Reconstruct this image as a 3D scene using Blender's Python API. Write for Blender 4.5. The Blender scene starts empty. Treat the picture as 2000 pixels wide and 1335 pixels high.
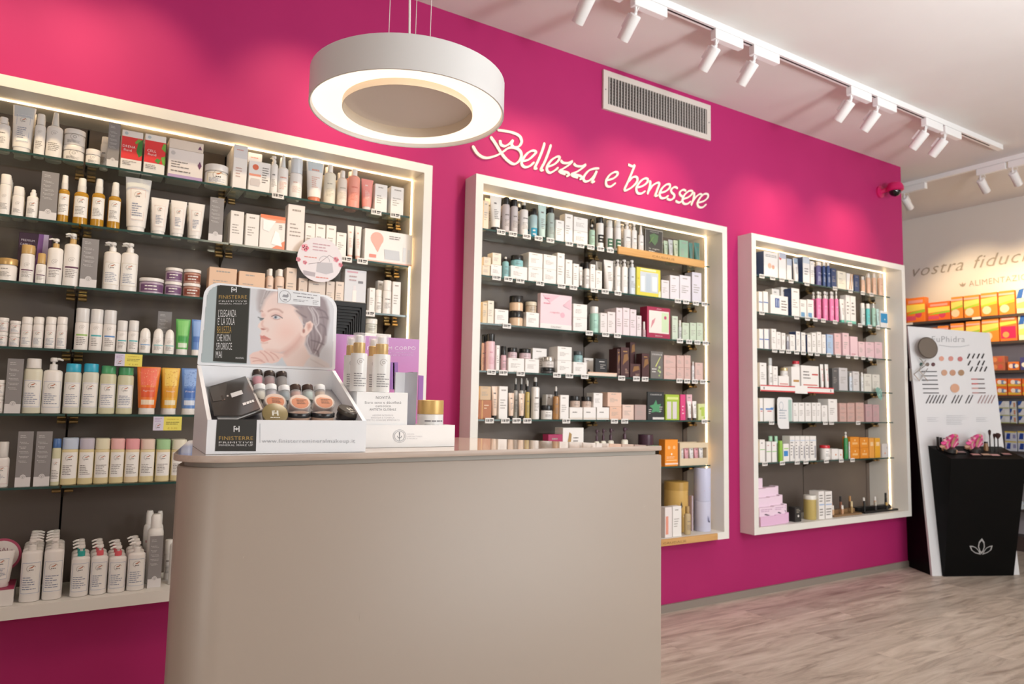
import bpy, math, random
import numpy as np
from mathutils import Vector, Matrix
random.seed(7)
sc = bpy.context.scene
COL = sc.collection

# ---------------------------------------------------------------- camera
CAM = np.array([0.0, -2.95, 1.133])
_y, _p, _r = [math.radians(a) for a in (31.875, 4.9456, 1.1164)]
FPX = 1381.2
FW = np.array([math.sin(_y)*math.cos(_p), math.cos(_y)*math.cos(_p), math.sin(_p)])
_rt = np.array([math.cos(_y), -math.sin(_y), 0.0])
_up = np.cross(_rt, FW)
RT = math.cos(_r)*_rt + math.sin(_r)*_up
UP = -math.sin(_r)*_rt + math.cos(_r)*_up
cd = bpy.data.cameras.new('camera')
cd.sensor_width = 36
cd.lens = FPX*36/2000
cd.clip_start = 0.05
cd.dof.use_dof = True
cd.dof.focus_distance = 1.9
cd.dof.aperture_fstop = 4.5
cam = bpy.data.objects.new('camera', cd)
COL.objects.link(cam)
cam.matrix_world = Matrix(((RT[0], UP[0], -FW[0], CAM[0]), (RT[1], UP[1], -FW[1], CAM[1]), (RT[2], UP[2], -FW[2], CAM[2]), (0, 0, 0, 1)))
sc.camera = cam

# ---------------------------------------------------------------- world, exposure, large lights
w = bpy.data.worlds.new('world'); sc.world = w; w.use_nodes = True
w.node_tree.nodes['Background'].inputs[0].default_value = (1.0, 0.97, 0.95, 1)
w.node_tree.nodes['Background'].inputs[1].default_value = 0.17
sc.view_settings.view_transform = 'Standard'
sc.view_settings.look = 'None'
sc.view_settings.exposure = 0.12
sc.view_settings.gamma = 1.0
sc.view_settings.use_curve_mapping = False

def light(name, kind, loc, power, color, target=None, **kw):
    d = bpy.data.lights.new(name, kind); d.energy = power; d.color = color
    for k, v in kw.items(): setattr(d, k, v)
    o = bpy.data.objects.new(name, d); COL.objects.link(o); o.location = loc
    if target is not None:
        o.rotation_euler = (Vector(target)-Vector(loc)).to_track_quat('-Z', 'Y').to_euler()
    return o
# daylight of the shop window behind the photographer, then two unseen fill lights
light('shop_window_light', 'AREA', (3.2, -5.4, 1.5), 130, (0.94, 0.99, 1.0), (2.0, 0, 1.7), shape='RECTANGLE', size=3.6, size_y=2.2)
light('left_fill_light', 'AREA', (-2.4, -5.2, 1.9), 42, (1.0, 0.98, 0.93), (0.4, 0, 1.6), shape='RECTANGLE', size=2.4, size_y=1.8)  # unseen fill from the left, raised to brighten the left bottles
light('ceiling_fill_light', 'AREA', (2.9, -3.1, 1.9), 46, (0.96, 0.99, 1.0), (3.1, -1.9, 3.0), shape='DISK', size=0.5)  # added up-light that brightens the ceiling, no fitting of the shop

# ---------------------------------------------------------------- pixel <-> place
def ray(px, py): return FW + RT*(px-1000)/FPX - UP*(py-667.5)/FPX
def on(px, py, ax, val):
    d = ray(px, py); return CAM + d*((val-CAM[ax])/d[ax])
def onp(px, py, P0, n):
    d = ray(px, py); P0 = np.array(P0); n = np.array(n)
    return CAM + d*(((P0-CAM) @ n)/(d @ n))
def pj(P):
    v = np.array(P)-CAM; z = v @ FW
    return 1000+FPX*(v @ RT)/z, 667.5-FPX*(v @ UP)/z

# ---------------------------------------------------------------- materials
def lin(c): return c/12.92 if c <= 0.04045 else ((c+0.055)/1.055)**2.4
def rgb(h): return tuple(lin(int(h[i:i+2], 16)/255) for i in (0, 2, 4))
MATS = {}
def M(h, rough=0.42, metal=0.0, alpha=1.0, emit=0.0, coat=0.0):
    k = (h, rough, metal, alpha, emit, coat)
    if k in MATS: return MATS[k]
    m = bpy.data.materials.new('finish_%s_%d' % (h, len(MATS))); m.use_nodes = True
    nt = m.node_tree; b = nt.nodes['Principled BSDF']
    c = rgb(h)+(1,)
    b.inputs['Base Color'].default_value = c
    b.inputs['Roughness'].default_value = rough
    b.inputs['Metallic'].default_value = metal
    b.inputs['Alpha'].default_value = alpha
    b.inputs['Coat Weight'].default_value = coat
    if emit:
        b.inputs['Emission Color'].default_value = c
        b.inputs['Emission Strength'].default_value = emit
    m.diffuse_color = c
    MATS[k] = m; return m
def glass_mat(name, tint, refl=0.08, rough=0.02):
    m = bpy.data.materials.new(name); m.use_nodes = True
    nt = m.node_tree; nt.nodes.clear()
    o = nt.nodes.new('ShaderNodeOutputMaterial'); mx = nt.nodes.new('ShaderNodeMixShader')
    t = nt.nodes.new('ShaderNodeBsdfTransparent'); g = nt.nodes.new('ShaderNodeBsdfGlossy')
    lw = nt.nodes.new('ShaderNodeLayerWeight'); lw.inputs[0].default_value = 0.5
    f = nt.nodes.new('ShaderNodeMath'); f.operation = 'POWER'; f.inputs[1].default_value = 5.0; nt.links.new(lw.outputs['Facing'], f.inputs[0])
    a = nt.nodes.new('ShaderNodeMath'); a.operation = 'ADD'; a.use_clamp = True; a.inputs[1].default_value = refl
    t.inputs[0].default_value = rgb(tint)+(1,); g.inputs[0].default_value = (1, 1, 1, 1); g.inputs['Roughness'].default_value = rough
    nt.links.new(f.outputs[0], a.inputs[0]); nt.links.new(a.outputs[0], mx.inputs[0])
    nt.links.new(t.outputs[0], mx.inputs[1]); nt.links.new(g.outputs[0], mx.inputs[2]); nt.links.new(mx.outputs[0], o.inputs[0])
    return m
GLASS = glass_mat('shelf_glass', 'f3faf7', 0.05)
ACRYL = glass_mat('clear_plastic', 'f4f6f6', 0.05, 0.05)

def noise_mat(name, c1, c2, scale, rough, bump=0.0, stretch=(1, 1, 1), detail=4, metal=0, fac=(0.3, 0.7)):
    m = bpy.data.materials.new(name); m.use_nodes = True
    nt = m.node_tree; b = nt.nodes['Principled BSDF']
    tc = nt.nodes.new('ShaderNodeTexCoord'); mp = nt.nodes.new('ShaderNodeMapping'); mp.inputs['Scale'].default_value = stretch
    n = nt.nodes.new('ShaderNodeTexNoise'); n.inputs['Scale'].default_value = scale; n.inputs['Detail'].default_value = detail
    r = nt.nodes.new('ShaderNodeValToRGB'); r.color_ramp.elements[0].position = fac[0]; r.color_ramp.elements[1].position = fac[1]
    r.color_ramp.elements[0].color = rgb(c1)+(1,); r.color_ramp.elements[1].color = rgb(c2)+(1,)
    nt.links.new(tc.outputs['Object'], mp.inputs[0]); nt.links.new(mp.outputs[0], n.inputs[0])
    nt.links.new(n.outputs[0], r.inputs[0]); nt.links.new(r.outputs[0], b.inputs['Base Color'])
    b.inputs['Roughness'].default_value = rough; b.inputs['Metallic'].default_value = metal
    if bump:
        bp = nt.nodes.new('ShaderNodeBump'); bp.inputs['Strength'].default_value = bump; bp.inputs['Distance'].default_value = 0.002
        nt.links.new(n.outputs[0], bp.inputs['Height']); nt.links.new(bp.outputs[0], b.inputs['Normal'])
    return m
MAGENTA = noise_mat('magenta_wall_paint', 'aa2564', 'ae2867', 3.0, 0.6)
MAGENTA.node_tree.nodes['Principled BSDF'].inputs['Specular IOR Level'].default_value = 0.22
CEIL = noise_mat('white_ceiling_paint', 'd9d4d2', 'dedad8', 2.0, 0.8)
CREAMWALL = noise_mat('pale_wall_paint', 'e2dad4', 'e5ddd7', 2.0, 0.7)
LAMIN = noise_mat('cream_laminate', 'e4e0d9', 'e7e3dc', 5.0, 0.45)
TAUPE = noise_mat('taupe_back_panel', '5c514a', '61564f', 4.0, 0.5)
COUNTER = noise_mat('taupe_counter_lacquer', 'ab9c8f', 'ad9e91', 1.5, 0.38)
TOPMAT = noise_mat('pale_wood_laminate_top', 'bfae9f', 'cbb9aa', 30.0, 0.07, stretch=(0.15, 3, 3))
EDGEWOOD = noise_mat('pale_wood_edge', 'b39f92', 'ccb9ab', 60.0, 0.4, stretch=(0.1, 1, 1))
OAK = noise_mat('light_oak_board', 'c08f52', 'd3a468', 14.0, 0.5, stretch=(0.2, 1, 4))
BASEB = M('8b8077', 0.5)

def floor_mat():
    m = bpy.data.materials.new('greyed_oak_planks'); m.use_nodes = True
    nt = m.node_tree; b = nt.nodes['Principled BSDF']; L = nt.links.new
    tc = nt.nodes.new('ShaderNodeTexCoord')
    br = nt.nodes.new('ShaderNodeTexBrick'); br.offset = 0.37
    br.inputs['Scale'].default_value = 1.0; br.inputs['Brick Width'].default_value = 1.25; br.inputs['Row Height'].default_value = 0.19
    br.inputs['Mortar Size'].default_value = 0.0012; br.inputs['Bias'].default_value = 0.0
    br.inputs['Color1'].default_value = (0, 0, 0, 1); br.inputs['Color2'].default_value = (1, 1, 1, 1); br.inputs['Mortar'].default_value = (0.2, 0.2, 0.2, 1)
    mp = nt.nodes.new('ShaderNodeMapping'); mp.inputs['Scale'].default_value = (0.9, 5.5, 1)
    n = nt.nodes.new('ShaderNodeTexNoise'); n.inputs['Scale'].default_value = 3.0; n.inputs['Detail'].default_value = 7; n.inputs['Roughness'].default_value = 0.62
    n.inputs['Distortion'].default_value = 0.8
    ad = nt.nodes.new('ShaderNodeVectorMath'); ad.operation = 'ADD'
    sc_ = nt.nodes.new('ShaderNodeVectorMath'); sc_.operation = 'SCALE'; sc_.inputs['Scale'].default_value = 6.0
    L(tc.outputs['Object'], br.inputs['Vector']); L(tc.outputs['Object'], mp.inputs[0])
    L(br.outputs['Color'], sc_.inputs[0]); L(mp.outputs[0], ad.inputs[0]); L(sc_.outputs[0], ad.inputs[1]); L(ad.outputs[0], n.inputs[0])
    r = nt.nodes.new('ShaderNodeValToRGB'); cr = r.color_ramp
    cr.elements[0].position = 0.28; cr.elements[0].color = rgb('9a8b7c')+(1,)
    cr.elements[1].position = 0.72; cr.elements[1].color = rgb('e6dacb')+(1,)
    e = cr.elements.new(0.5); e.color = rgb('cec0b0')+(1,)
    mx = nt.nodes.new('ShaderNodeMix'); mx.data_type = 'RGBA'; mx.blend_type = 'MULTIPLY'; mx.inputs[0].default_value = 0.22
    L(n.outputs[0], r.inputs[0]); L(r.outputs[0], mx.inputs[6]); L(br.outputs['Color'], mx.inputs[7]); L(mx.outputs[2], b.inputs['Base Color'])
    b.inputs['Roughness'].default_value = 0.42
    bp = nt.nodes.new('ShaderNodeBump'); bp.inputs['Strength'].default_value = 0.15; bp.inputs['Distance'].default_value = 0.002
    L(n.outputs[0], bp.inputs['Height']); L(bp.outputs[0], b.inputs['Normal'])
    return m
FLOOR = floor_mat()

# ---------------------------------------------------------------- mesh builder
TXT = {}
def textgeo(s, shear=0.0):
    k = (s, shear)
    if k in TXT: return TXT[k]
    c = bpy.data.curves.new('t', 'FONT'); c.body = s; c.size = 1.0; c.resolution_u = 2; c.shear = shear; c.offset = -0.009; c.space_character = 1.07
    o = bpy.data.objects.new('t', c); COL.objects.link(o)
    dg = bpy.context.evaluated_depsgraph_get(); dg.update()
    me = bpy.data.meshes.new_from_object(o.evaluated_get(dg))
    vs = [(v.co.x, v.co.y) for v in me.vertices]; fs = [tuple(p.vertices) for p in me.polygons]
    bpy.data.objects.remove(o); bpy.data.curves.remove(c); bpy.data.meshes.remove(me)
    if vs:
        x0 = min(v[0] for v in vs); x1 = max(v[0] for v in vs); vs = [(v[0]-x0, v[1]) for v in vs]; wdt = x1-x0
    else: wdt = 0
    TXT[k] = (vs, fs, wdt); return TXT[k]

class MB:
    def __init__(s): s.v = []; s.f = []; s.m = []; s.mats = []; s.sm = []
    def mi(s, m):
        if m not in s.mats: s.mats.append(m)
        return s.mats.index(m)
    def face(s, pts, m, smooth=False):
        i = len(s.v); s.v += [tuple(p) for p in pts]; s.f.append(tuple(range(i, i+len(pts)))); s.m.append(s.mi(m)); s.sm.append(smooth)
    def box(s, x0, x1, y0, y1, z0, z1, m, T=None):
        P = [(x0, y0, z0), (x1, y0, z0), (x1, y1, z0), (x0, y1, z0), (x0, y0, z1), (x1, y0, z1), (x1, y1, z1), (x0, y1, z1)]
        if T: P = [tuple(T @ Vector(p)) for p in P]
        i = len(s.v); s.v += P; k = s.mi(m)
        for q in ((0, 1, 5, 4), (1, 2, 6, 5), (2, 3, 7, 6), (3, 0, 4, 7), (4, 5, 6, 7), (3, 2, 1, 0)):
            s.f.append(tuple(i+a for a in q)); s.m.append(k); s.sm.append(False)
        return s
    def bbox(s, x0, x1, y0, y1, z0, z1, m, b=0.002, T=None):
        # box with a small bevel on every edge (rounded-rect rings stacked)
        def ring(o, z):
            a = b-o
            c = [(x0+o, y0+b), (x0+b, y0+o), (x1-b, y0+o), (x1-o, y0+b), (x1-o, y1-b), (x1-b, y1-o), (x0+b, y1-o), (x0+o, y1-b)]
            return [(p[0], p[1], z) for p in c]
        R = [ring(b*0.9, z0), ring(0, z0+b), ring(0, z1-b), ring(b*0.9, z1)]
        s.loft(R, m, T=T, smooth=False); return s
    def loft(s, rings, m, caps=True, smooth=True, T=None, closed=True):
        i = len(s.v); n = len(rings[0])
        for r in rings: s.v += [tuple(T @ Vector(p)) if T else tuple(p) for p in r]
        k = s.mi(m)
        for a in range(len(rings)-1):
            for j in range(n if closed else n-1):
                jj = (j+1) % n
                s.f.append((i+a*n+j, i+a*n+jj, i+(a+1)*n+jj, i+(a+1)*n+j)); s.m.append(k); s.sm.append(smooth)
        if caps:
            s.f.append(tuple(i+j for j in reversed(range(n)))); s.m.append(k); s.sm.append(False)
            a = len(rings)-1
            s.f.append(tuple(i+a*n+j for j in range(n))); s.m.append(k); s.sm.append(False)
        return s
    def lathe(s, prof, m, df=1.0, seg=20, cx=0, cy=0, T=None, smooth=True, caps=True):
        R = []
        for r, z in prof:
            R.append([(cx+r*math.cos(2*math.pi*j/seg), cy+r*df*math.sin(2*math.pi*j/seg), z) for j in range(seg)])
        # doubled rings at hard corners keep the shading crisp
        return s.loft(R, m, caps=caps, smooth=smooth, T=T)
    def tube(s, pts, r, m, seg=8):
        pts = [Vector(p) for p in pts]; R = []
        for i, p in enumerate(pts):
            d = (pts[min(i+1, len(pts)-1)]-pts[max(i-1, 0)]).normalized()
            a = d.cross(Vector((0, 0, 1)));
            if a.length < 1e-3: a = d.cross(Vector((1, 0, 0)))
            a.normalize(); b = d.cross(a)
            R.append([tuple(p+(a*math.cos(2*math.pi*j/seg)+b*math.sin(2*math.pi*j/seg))*(r if not isinstance(r, (list, tuple)) else r[i])) for j in range(seg)])
        return s.loft(R, m)
    def patch(s, S, u0, v0, u1, v1, m, n=1):
        for a in range(n):
            ua = u0+(u1-u0)*a/n; ub = u0+(u1-u0)*(a+1)/n
            s.face([S(ua, v0), S(ub, v0), S(ub, v1), S(ua, v1)], m)
    def text(s, S, u, v, size, st, m, align='l', width=None, shear=0.0):
        vs, fs, wd = textgeo(st, shear)
        sx = size if width is None else width/max(wd, 1e-6)
        off = {'l': 0, 'c': -wd*sx/2, 'r': -wd*sx}[align]
        i = len(s.v); s.v += [tuple(S(u+off+a*sx, v+b*size)) for a, b in vs]; k = s.mi(m)
        for f in fs: s.f.append(tuple(i+a for a in f)); s.m.append(k); s.sm.append(False)
    def disc(s, S, u, v, r, m, n=20, ry=None):
        ry = ry or r
        s.face([S(u+r*math.cos(2*math.pi*j/n), v+ry*math.sin(2*math.pi*j/n)) for j in range(n)], m)
    def ringf(s, S, u, v, r0, r1, m, n=20, a0=0, a1=360):
        for j in range(n):
            t0 = math.radians(a0+(a1-a0)*j/n); t1 = math.radians(a0+(a1-a0)*(j+1)/n)
            s.face([S(u+r0*math.cos(t0), v+r0*math.sin(t0)), S(u+r1*math.cos(t0), v+r1*math.sin(t0)), S(u+r1*math.cos(t1), v+r1*math.sin(t1)), S(u+r0*math.cos(t1), v+r0*math.sin(t1))], m)
    def build(s, name, parent=None, loc=(0, 0, 0)):
        me = bpy.data.meshes.new(name); me.from_pydata(s.v, [], s.f)
        for m in s.mats: me.materials.append(m)
        me.polygons.foreach_set('material_index', s.m)
        me.polygons.foreach_set('use_smooth', s.sm)
        me.update()
        if any(s.sm): me.set_sharp_from_angle(angle=math.radians(38))
        o = bpy.data.objects.new(name, me); COL.objects.link(o); o.location = loc
        if parent is not None: o.parent = parent
        return o
def empty(name, loc=(0, 0, 0)):
    o = bpy.data.objects.new(name, None); COL.objects.link(o); o.location = loc; o.empty_display_size = 0.05; return o
def tag(o, label, cat, group=None):
    o['label'] = label; o['category'] = cat
    if group: o['group'] = group
    return o
def structure(o): o['kind'] = 'structure'; return o
KIDS = {}
def copy_tree(o, loc):
    c = o.copy(); COL.objects.link(c); c.location = loc
    for ch in KIDS.get(o.name, []):
        d = ch.copy(); COL.objects.link(d); d.parent = c
        KIDS.setdefault(c.name, []).append(d)
        for g in KIDS.get(ch.name, []):
            e = g.copy(); COL.objects.link(e); e.parent = d
    return c
def kid(mb, name, par):
    o = mb.build(name, par); KIDS.setdefault(par.name, []).append(o); return o
# ---------------------------------------------------------------- the room
H = 3.009
CASES = {'F1': (-1.15, 1.329, 0.405, 2.195), 'F2': (1.554, 3.262, 0.385, 2.203), 'F3': (3.48, 5.165, 0.385, 2.2)}
YF = -0.105; YB = 0.18; TH = 0.04
SHELF_Z = {'F1': [1.962, 1.736, 1.511, 1.287, 1.062, 0.815], 'F2': [1.966, 1.739, 1.509, 1.281, 1.051, 0.794], 'F3': [1.964, 1.731, 1.501, 1.26, 1.046, 0.793]}
PANES = {'F1': [-1.1, -0.006, 0.497, 1.262], 'F2': [1.602, 2.416, 3.196], 'F3': [3.53, 4.335, 5.095]}
b = MB(); b.box(-3.2, 7.2, -5.6, 1.6, -0.05, 0, FLOOR); structure(b.build('floor'))
b = MB(); b.box(-3.2, 7.2, -5.6, 1.6, H, H+0.05, CEIL); structure(b.build('ceiling'))
b = MB(); WX = 5.34
xs = [-3.2]+[v for k in ('F1', 'F2', 'F3') for v in CASES[k][:2]]+[WX]
for i in range(0, 7, 2): b.box(xs[i], xs[i+1], 0, 0.22, 0, H, MAGENTA)
for k in CASES:
    x0, x1, z0, z1 = CASES[k]
    b.box(x0, x1, 0, 0.22, 0, z0, MAGENTA); b.box(x0, x1, 0, 0.22, z1, H, MAGENTA); b.box(x0, x1, 0.2, 0.22, z0, z1, MAGENTA)
structure(b.build('wall_back'))
b = MB(); b.box(6.909, 7.1, -5.6, 1.6, 0, H, CREAMWALL); structure(b.build('wall_right'))
b = MB(); b.box(WX, 6.909, 1.3, 1.5, 0, H, CREAMWALL); structure(b.build('wall_far'))
b = MB(); b.box(-3.4, -3.2, -5.8, 0.22, 0, H, CREAMWALL); structure(b.build('wall_left'))
b = MB(); b.box(-3.2, 7.1, -5.8, -5.6, 0, H, CREAMWALL); structure(b.build('wall_front'))
b = MB(); b.box(-3.2, WX, -0.012, 0, 0, 0.043, BASEB); structure(b.build('baseboard_back'))
b = MB(); b.box(6.897, 6.909, -5.6, 1.3, 0, 0.043, BASEB); structure(b.build('baseboard_right'))

WARM = M('ffdca8', 0.5, emit=9.0)
LEDH = M('e8e0d0', 0.5)
CASE_WORD = {'F1': 'left', 'F2': 'middle', 'F3': 'right'}
for k, (x0, x1, z0, z1) in CASES.items():
    r = empty('display_case', ((x0+x1)/2, YB, z0))
    def L(o): o.location = (-(x0+x1)/2, -YB, -z0); return o
    b = MB()
    b.box(x0, x0+TH, YF, 0.2, z0, z1, LAMIN); b.box(x1-TH, x1, YF, 0.2, z0, z1, LAMIN)
    b.box(x0+TH, x1-TH, YF, 0.2, z1-TH, z1, LAMIN); b.box(x0+TH, x1-TH, YF, 0.2, z0, z0+TH, LAMIN)
    L(b.build('frame', r))
    cuts = [x0+TH]+{'F1': [-0.62, 0.0, 0.5, 1.236], 'F2': [2.42, 3.185], 'F3': [4.34, 5.085]}[k]+[x1-TH]
    for a, c in zip(cuts[:-1], cuts[1:]):
        if c-a < 0.01: continue
        b = MB(); b.box(a+(0.0035 if a != cuts[0] else 0), c-(0.0035 if c != cuts[-1] else 0), YB, 0.197, z0+TH, z1-TH, TAUPE); L(b.build('back_panel', r))
    b = MB(); b.box(x0+TH, x1-TH, 0.199, 0.2, z0+TH, z1-TH, M('141110', 0.8)); L(b.build('slot_backing', r))
    xi = x1-TH; zt = z1-TH
    b = MB(); b.box(x0+TH+0.005, xi-0.005, 0.021, 0.0275, zt-0.004, zt, WARM)
    b.box(xi-0.004, xi, 0.021, 0.0275, z0+TH+0.02, zt-0.006, WARM); b.box(x0+TH, x0+TH+0.004, 0.021, 0.0275, z0+TH+0.02, zt-0.006, WARM)
    L(b.build('led_strip', r))
    tag(r, {'F1': 'largest cream-framed lit wall display case, at the left behind the counter', 'F2': 'middle cream-framed lit wall display case under the wall lettering', 'F3': 'rightmost cream-framed lit wall display case beside the black makeup stand'}[k], 'display case', 'wall display cases')
ORD = ['top', 'second', 'third', 'fourth', 'fifth', 'sixth', 'bottom']
GE = M('2c4a45', 0.15)
BRASS = M('a58a5e', 0.3, metal=0.9)
for k in CASES:
    for si, z in enumerate(SHELF_Z[k]):
        ps = PANES[k]
        for j in range(len(ps)-1):
            a, c = ps[j]+0.003, ps[j+1]-0.003
            b = MB(); b.box(a, c, -0.0285, 0.16, z-0.004, z+0.004, GLASS)
            o = b.build('glass_shelf')
            e = MB(); e.box(a, c, -0.030, -0.0285, z-0.004, z+0.004, GE); e.build('polished_edge', o)
            pos = {'F1': ['left', 'middle', 'right'], 'F2': ['left', 'right'], 'F3': ['left', 'right']}[k][j]
            tag(o, '%s pane of the %s glass shelf in the %s wall case' % (pos, ORD[si], CASE_WORD[k]), 'glass shelf', 'glass shelves of the %s case' % CASE_WORD[k])
        for xb in {'F1': [0.0, 0.5, 1.236], 'F2': [2.42, 3.185], 'F3': [4.34, 5.085]}[k]:
            if k == 'F1' and si > 2 and xb > 0.4: continue
            zz = z-0.0045; r = empty('shelf_bracket', (xb, YB, zz)); 
            b = MB(); b.loft([[(-0.002, 0, -0.055), (0.002, 0, -0.055), (0.002, 0, 0), (-0.002, 0, 0)], [(-0.002, -0.10, -0.012), (0.002, -0.10, -0.012), (0.002, -0.10, 0), (-0.002, -0.10, 0)]], M('4b4238', 0.4, metal=0.6), smooth=False); b.build('arm', r)
            for sx in (-1, 1):
                for q in (0, 1):
                    T = Matrix.Translation((sx*0.019, -0.07-0.01*q, -0.0075-0.015*q)) @ Matrix.Rotation(math.pi/2, 4, 'Y')
                    b = MB(); b.lathe([(0.0055, -0.014), (0.007, -0.0125), (0.007, 0.0125), (0.0055, 0.014)], BRASS, seg=10, T=T); b.build('clamp', r)
            tag(r, 'brass shelf clamp under the %s glass shelf, %s upright of the %s wall case' % (ORD[si], {0.0: 'left', 0.5: 'middle', 1.236: 'right', 2.42: 'centre', 3.185: 'right', 4.34: 'centre', 5.085: 'right'}[xb], CASE_WORD[k]), 'shelf bracket', 'brass shelf brackets')

# ---------------------------------------------------------------- ventilation grille
r = empty('air_vent', (2.805, 0, 1.84))
gx0, gx1, gz0, gz1 = 2.385, 3.228, 2.752, 2.975
P0 = on(1176, 137, 1, 0); P1 = on(1385, 276, 1, 0)
gx0, gx1, gz1, gz0 = P0[0], P1[0], P0[2]+0.0, P1[2]
r.location = ((gx0+gx1)/2, 0, gz0)
VG = M('cfc6bf', 0.4)
def vb(name, f):
    b = MB(); f(b); o = b.build(name, r); o.location = (-(gx0+gx1)/2, 0, -gz0); return o
fw = 0.033
vb('frame', lambda b: (b.box(gx0, gx1, -0.014, -0.0005, gz0, gz0+fw, VG), b.box(gx0, gx1, -0.014, -0.0005, gz1-fw, gz1, VG), b.box(gx0, gx0+fw, -0.014, -0.0005, gz0+fw, gz1-fw, VG), b.box(gx1-fw, gx1, -0.014, -0.0005, gz0+fw, gz1-fw, VG)))
vb('backing', lambda b: b.box(gx0+fw, gx1-fw, -0.003, -0.001, gz0+fw, gz1-fw, M('2a2624', 0.8)))
nb_ = 36
for i in range(nb_):
    x = gx0+fw+(gx1-gx0-2*fw)*(i+0.5)/nb_
    vb('slat', lambda b: b.box(x-0.0042, x+0.0042, -0.0135, -0.006, gz0+fw, gz1-fw, M('a8a39f', 0.4)))
vb('crossbars', lambda b: [b.box(gx0+fw, gx1-fw, -0.006, -0.004, gz0+fw+(gz1-gz0-2*fw)*(j+0.5)/9-0.0015, gz0+fw+(gz1-gz0-2*fw)*(j+0.5)/9+0.0015, M('8f8a86', 0.4)) for j in range(9)])
vb('screw', lambda b: (b.lathe([(0.004, 0), (0.003, 0.002)], M('777777', 0.3, 1.0), seg=8, T=Matrix.Translation((gx0+0.015, -0.014, (gz0+gz1)/2)) @ Matrix.Rotation(math.pi/2, 4, 'X')), b.lathe([(0.004, 0), (0.003, 0.002)], M('777777', 0.3, 1.0), seg=8, T=Matrix.Translation((gx1-0.015, -0.014, (gz0+gz1)/2)) @ Matrix.Rotation(math.pi/2, 4, 'X'))))
tag(r, 'long cream ventilation grille high on the magenta wall near the ceiling', 'air vent')

# ---------------------------------------------------------------- wall lettering
def catmull(P, n=6):
    P = [np.array(p, float) for p in P]; Q = [2*P[0]-P[1]]+P+[2*P[-1]-P[-2]]; out = []
    for i in range(1, len(Q)-2):
        for t in np.linspace(0, 1, n, endpoint=False):
            a, b_, c, d = Q[i-1:i+3]
            out.append(0.5*((2*b_)+(c-a)*t+(2*a-5*b_+4*c-d)*t*t+(3*b_-a-3*c+d)*t**3))
    out.append(Q[-2]); return out
LET = [
 ('capital_letter', [[(395, 445), (440, 450), (500, 463), (548, 487), (562, 525), (545, 557), (512, 565), (492, 545), (503, 513)], [(503, 513), (478, 540), (445, 557), (418, 545), (412, 515)], [(345, 490), (380, 540), (420, 605), (462, 655), (508, 682), (545, 660), (560, 620), (545, 585), (505, 568), (465, 573), (430, 598), (380, 625), (310, 640), (255, 612), (218, 555)]]),
 ('letter', [[(572, 662), (612, 650), (645, 622), (662, 598), (640, 588), (605, 605), (575, 642), (562, 680), (585, 703), (620, 695), (650, 668)]]),
 ('letter', [[(724, 532), (708, 585), (682, 650), (655, 708), (672, 712)]]),
 ('letter', [[(768, 545), (750, 600), (724, 665), (697, 720), (716, 724)]]),
 ('letter', [[(748, 700), (792, 682), (820, 655), (826, 632), (805, 632), (770, 655), (742, 695), (740, 728), (762, 742), (795, 725), (818, 705)]]),
 ('letter', [[(835, 655), (852, 672), (885, 674), (914, 662), (895, 685), (855, 712), (822, 730), (852, 733), (885, 744), (890, 760), (872, 768)], [(822, 730), (840, 742), (868, 752)]]),
 ('letter', [[(925, 677), (945, 694), (980, 697), (1008, 685), (990, 706), (950, 734), (905, 753), (940, 756), (972, 766), (985, 780), (965, 790)], [(905, 753), (925, 766), (955, 776)]]),
 ('letter', [[(1104, 711), (1065, 714), (1030, 728), (1002, 760), (994, 788), (1010, 803), (1040, 792), (1068, 762), (1085, 730), (1068, 770), (1052, 808), (1072, 802)]]),
 ('letter', [[(1158, 795), (1200, 782), (1226, 762), (1232, 742), (1210, 738), (1176, 758), (1152, 795), (1154, 830), (1182, 838), (1218, 812)]]),
 ('letter', [[(1305, 684), (1335, 697), (1350, 690), (1335, 730), (1308, 795), (1279, 862), (1310, 856), (1345, 830), (1368, 798), (1362, 772), (1335, 775), (1306, 805)]]),
 ('letter', [[(1372, 845), (1410, 832), (1438, 808), (1440, 785), (1415, 784), (1382, 812), (1362, 850), (1370, 882), (1398, 886), (1425, 868)]]),
 ('letter', [[(1460, 795), (1458, 830), (1440, 892)], [(1448, 870), (1475, 832), (1508, 812), (1522, 820), (1508, 860), (1494, 902), (1514, 898)]]),
 ('letter', [[(1530, 882), (1568, 870), (1594, 846), (1595, 824), (1572, 824), (1540, 852), (1524, 890), (1534, 916), (1560, 918), (1586, 900)]]),
 ('letter', [[(1652, 850), (1630, 841), (1608, 856), (1607, 876), (1626, 896), (1622, 918), (1600, 931), (1573, 922)]]),
 ('letter', [[(1710, 868), (1690, 860), (1668, 874), (1667, 894), (1686, 913), (1682, 936), (1660, 949), (1634, 938)]]),
 ('letter', [[(1690, 925), (1725, 912), (1750, 890), (1752, 870), (1730, 869), (1700, 893), (1683, 930), (1692, 956), (1718, 958), (1742, 940)]]),
 ('letter', [[(1768, 876), (1762, 920), (1744, 970)], [(1752, 945), (1780, 908), (1806, 890), (1822, 898)]]),
 ('letter', [[(1796, 950), (1834, 938), (1860, 914), (1860, 892), (1836, 890), (1806, 916), (1788, 955), (1798, 980), (1824, 982), (1850, 960)]]),
]
LM = M('e9dcd0', 0.5)
r = empty('wall_lettering', (2.4, 0, 2.3))
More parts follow.
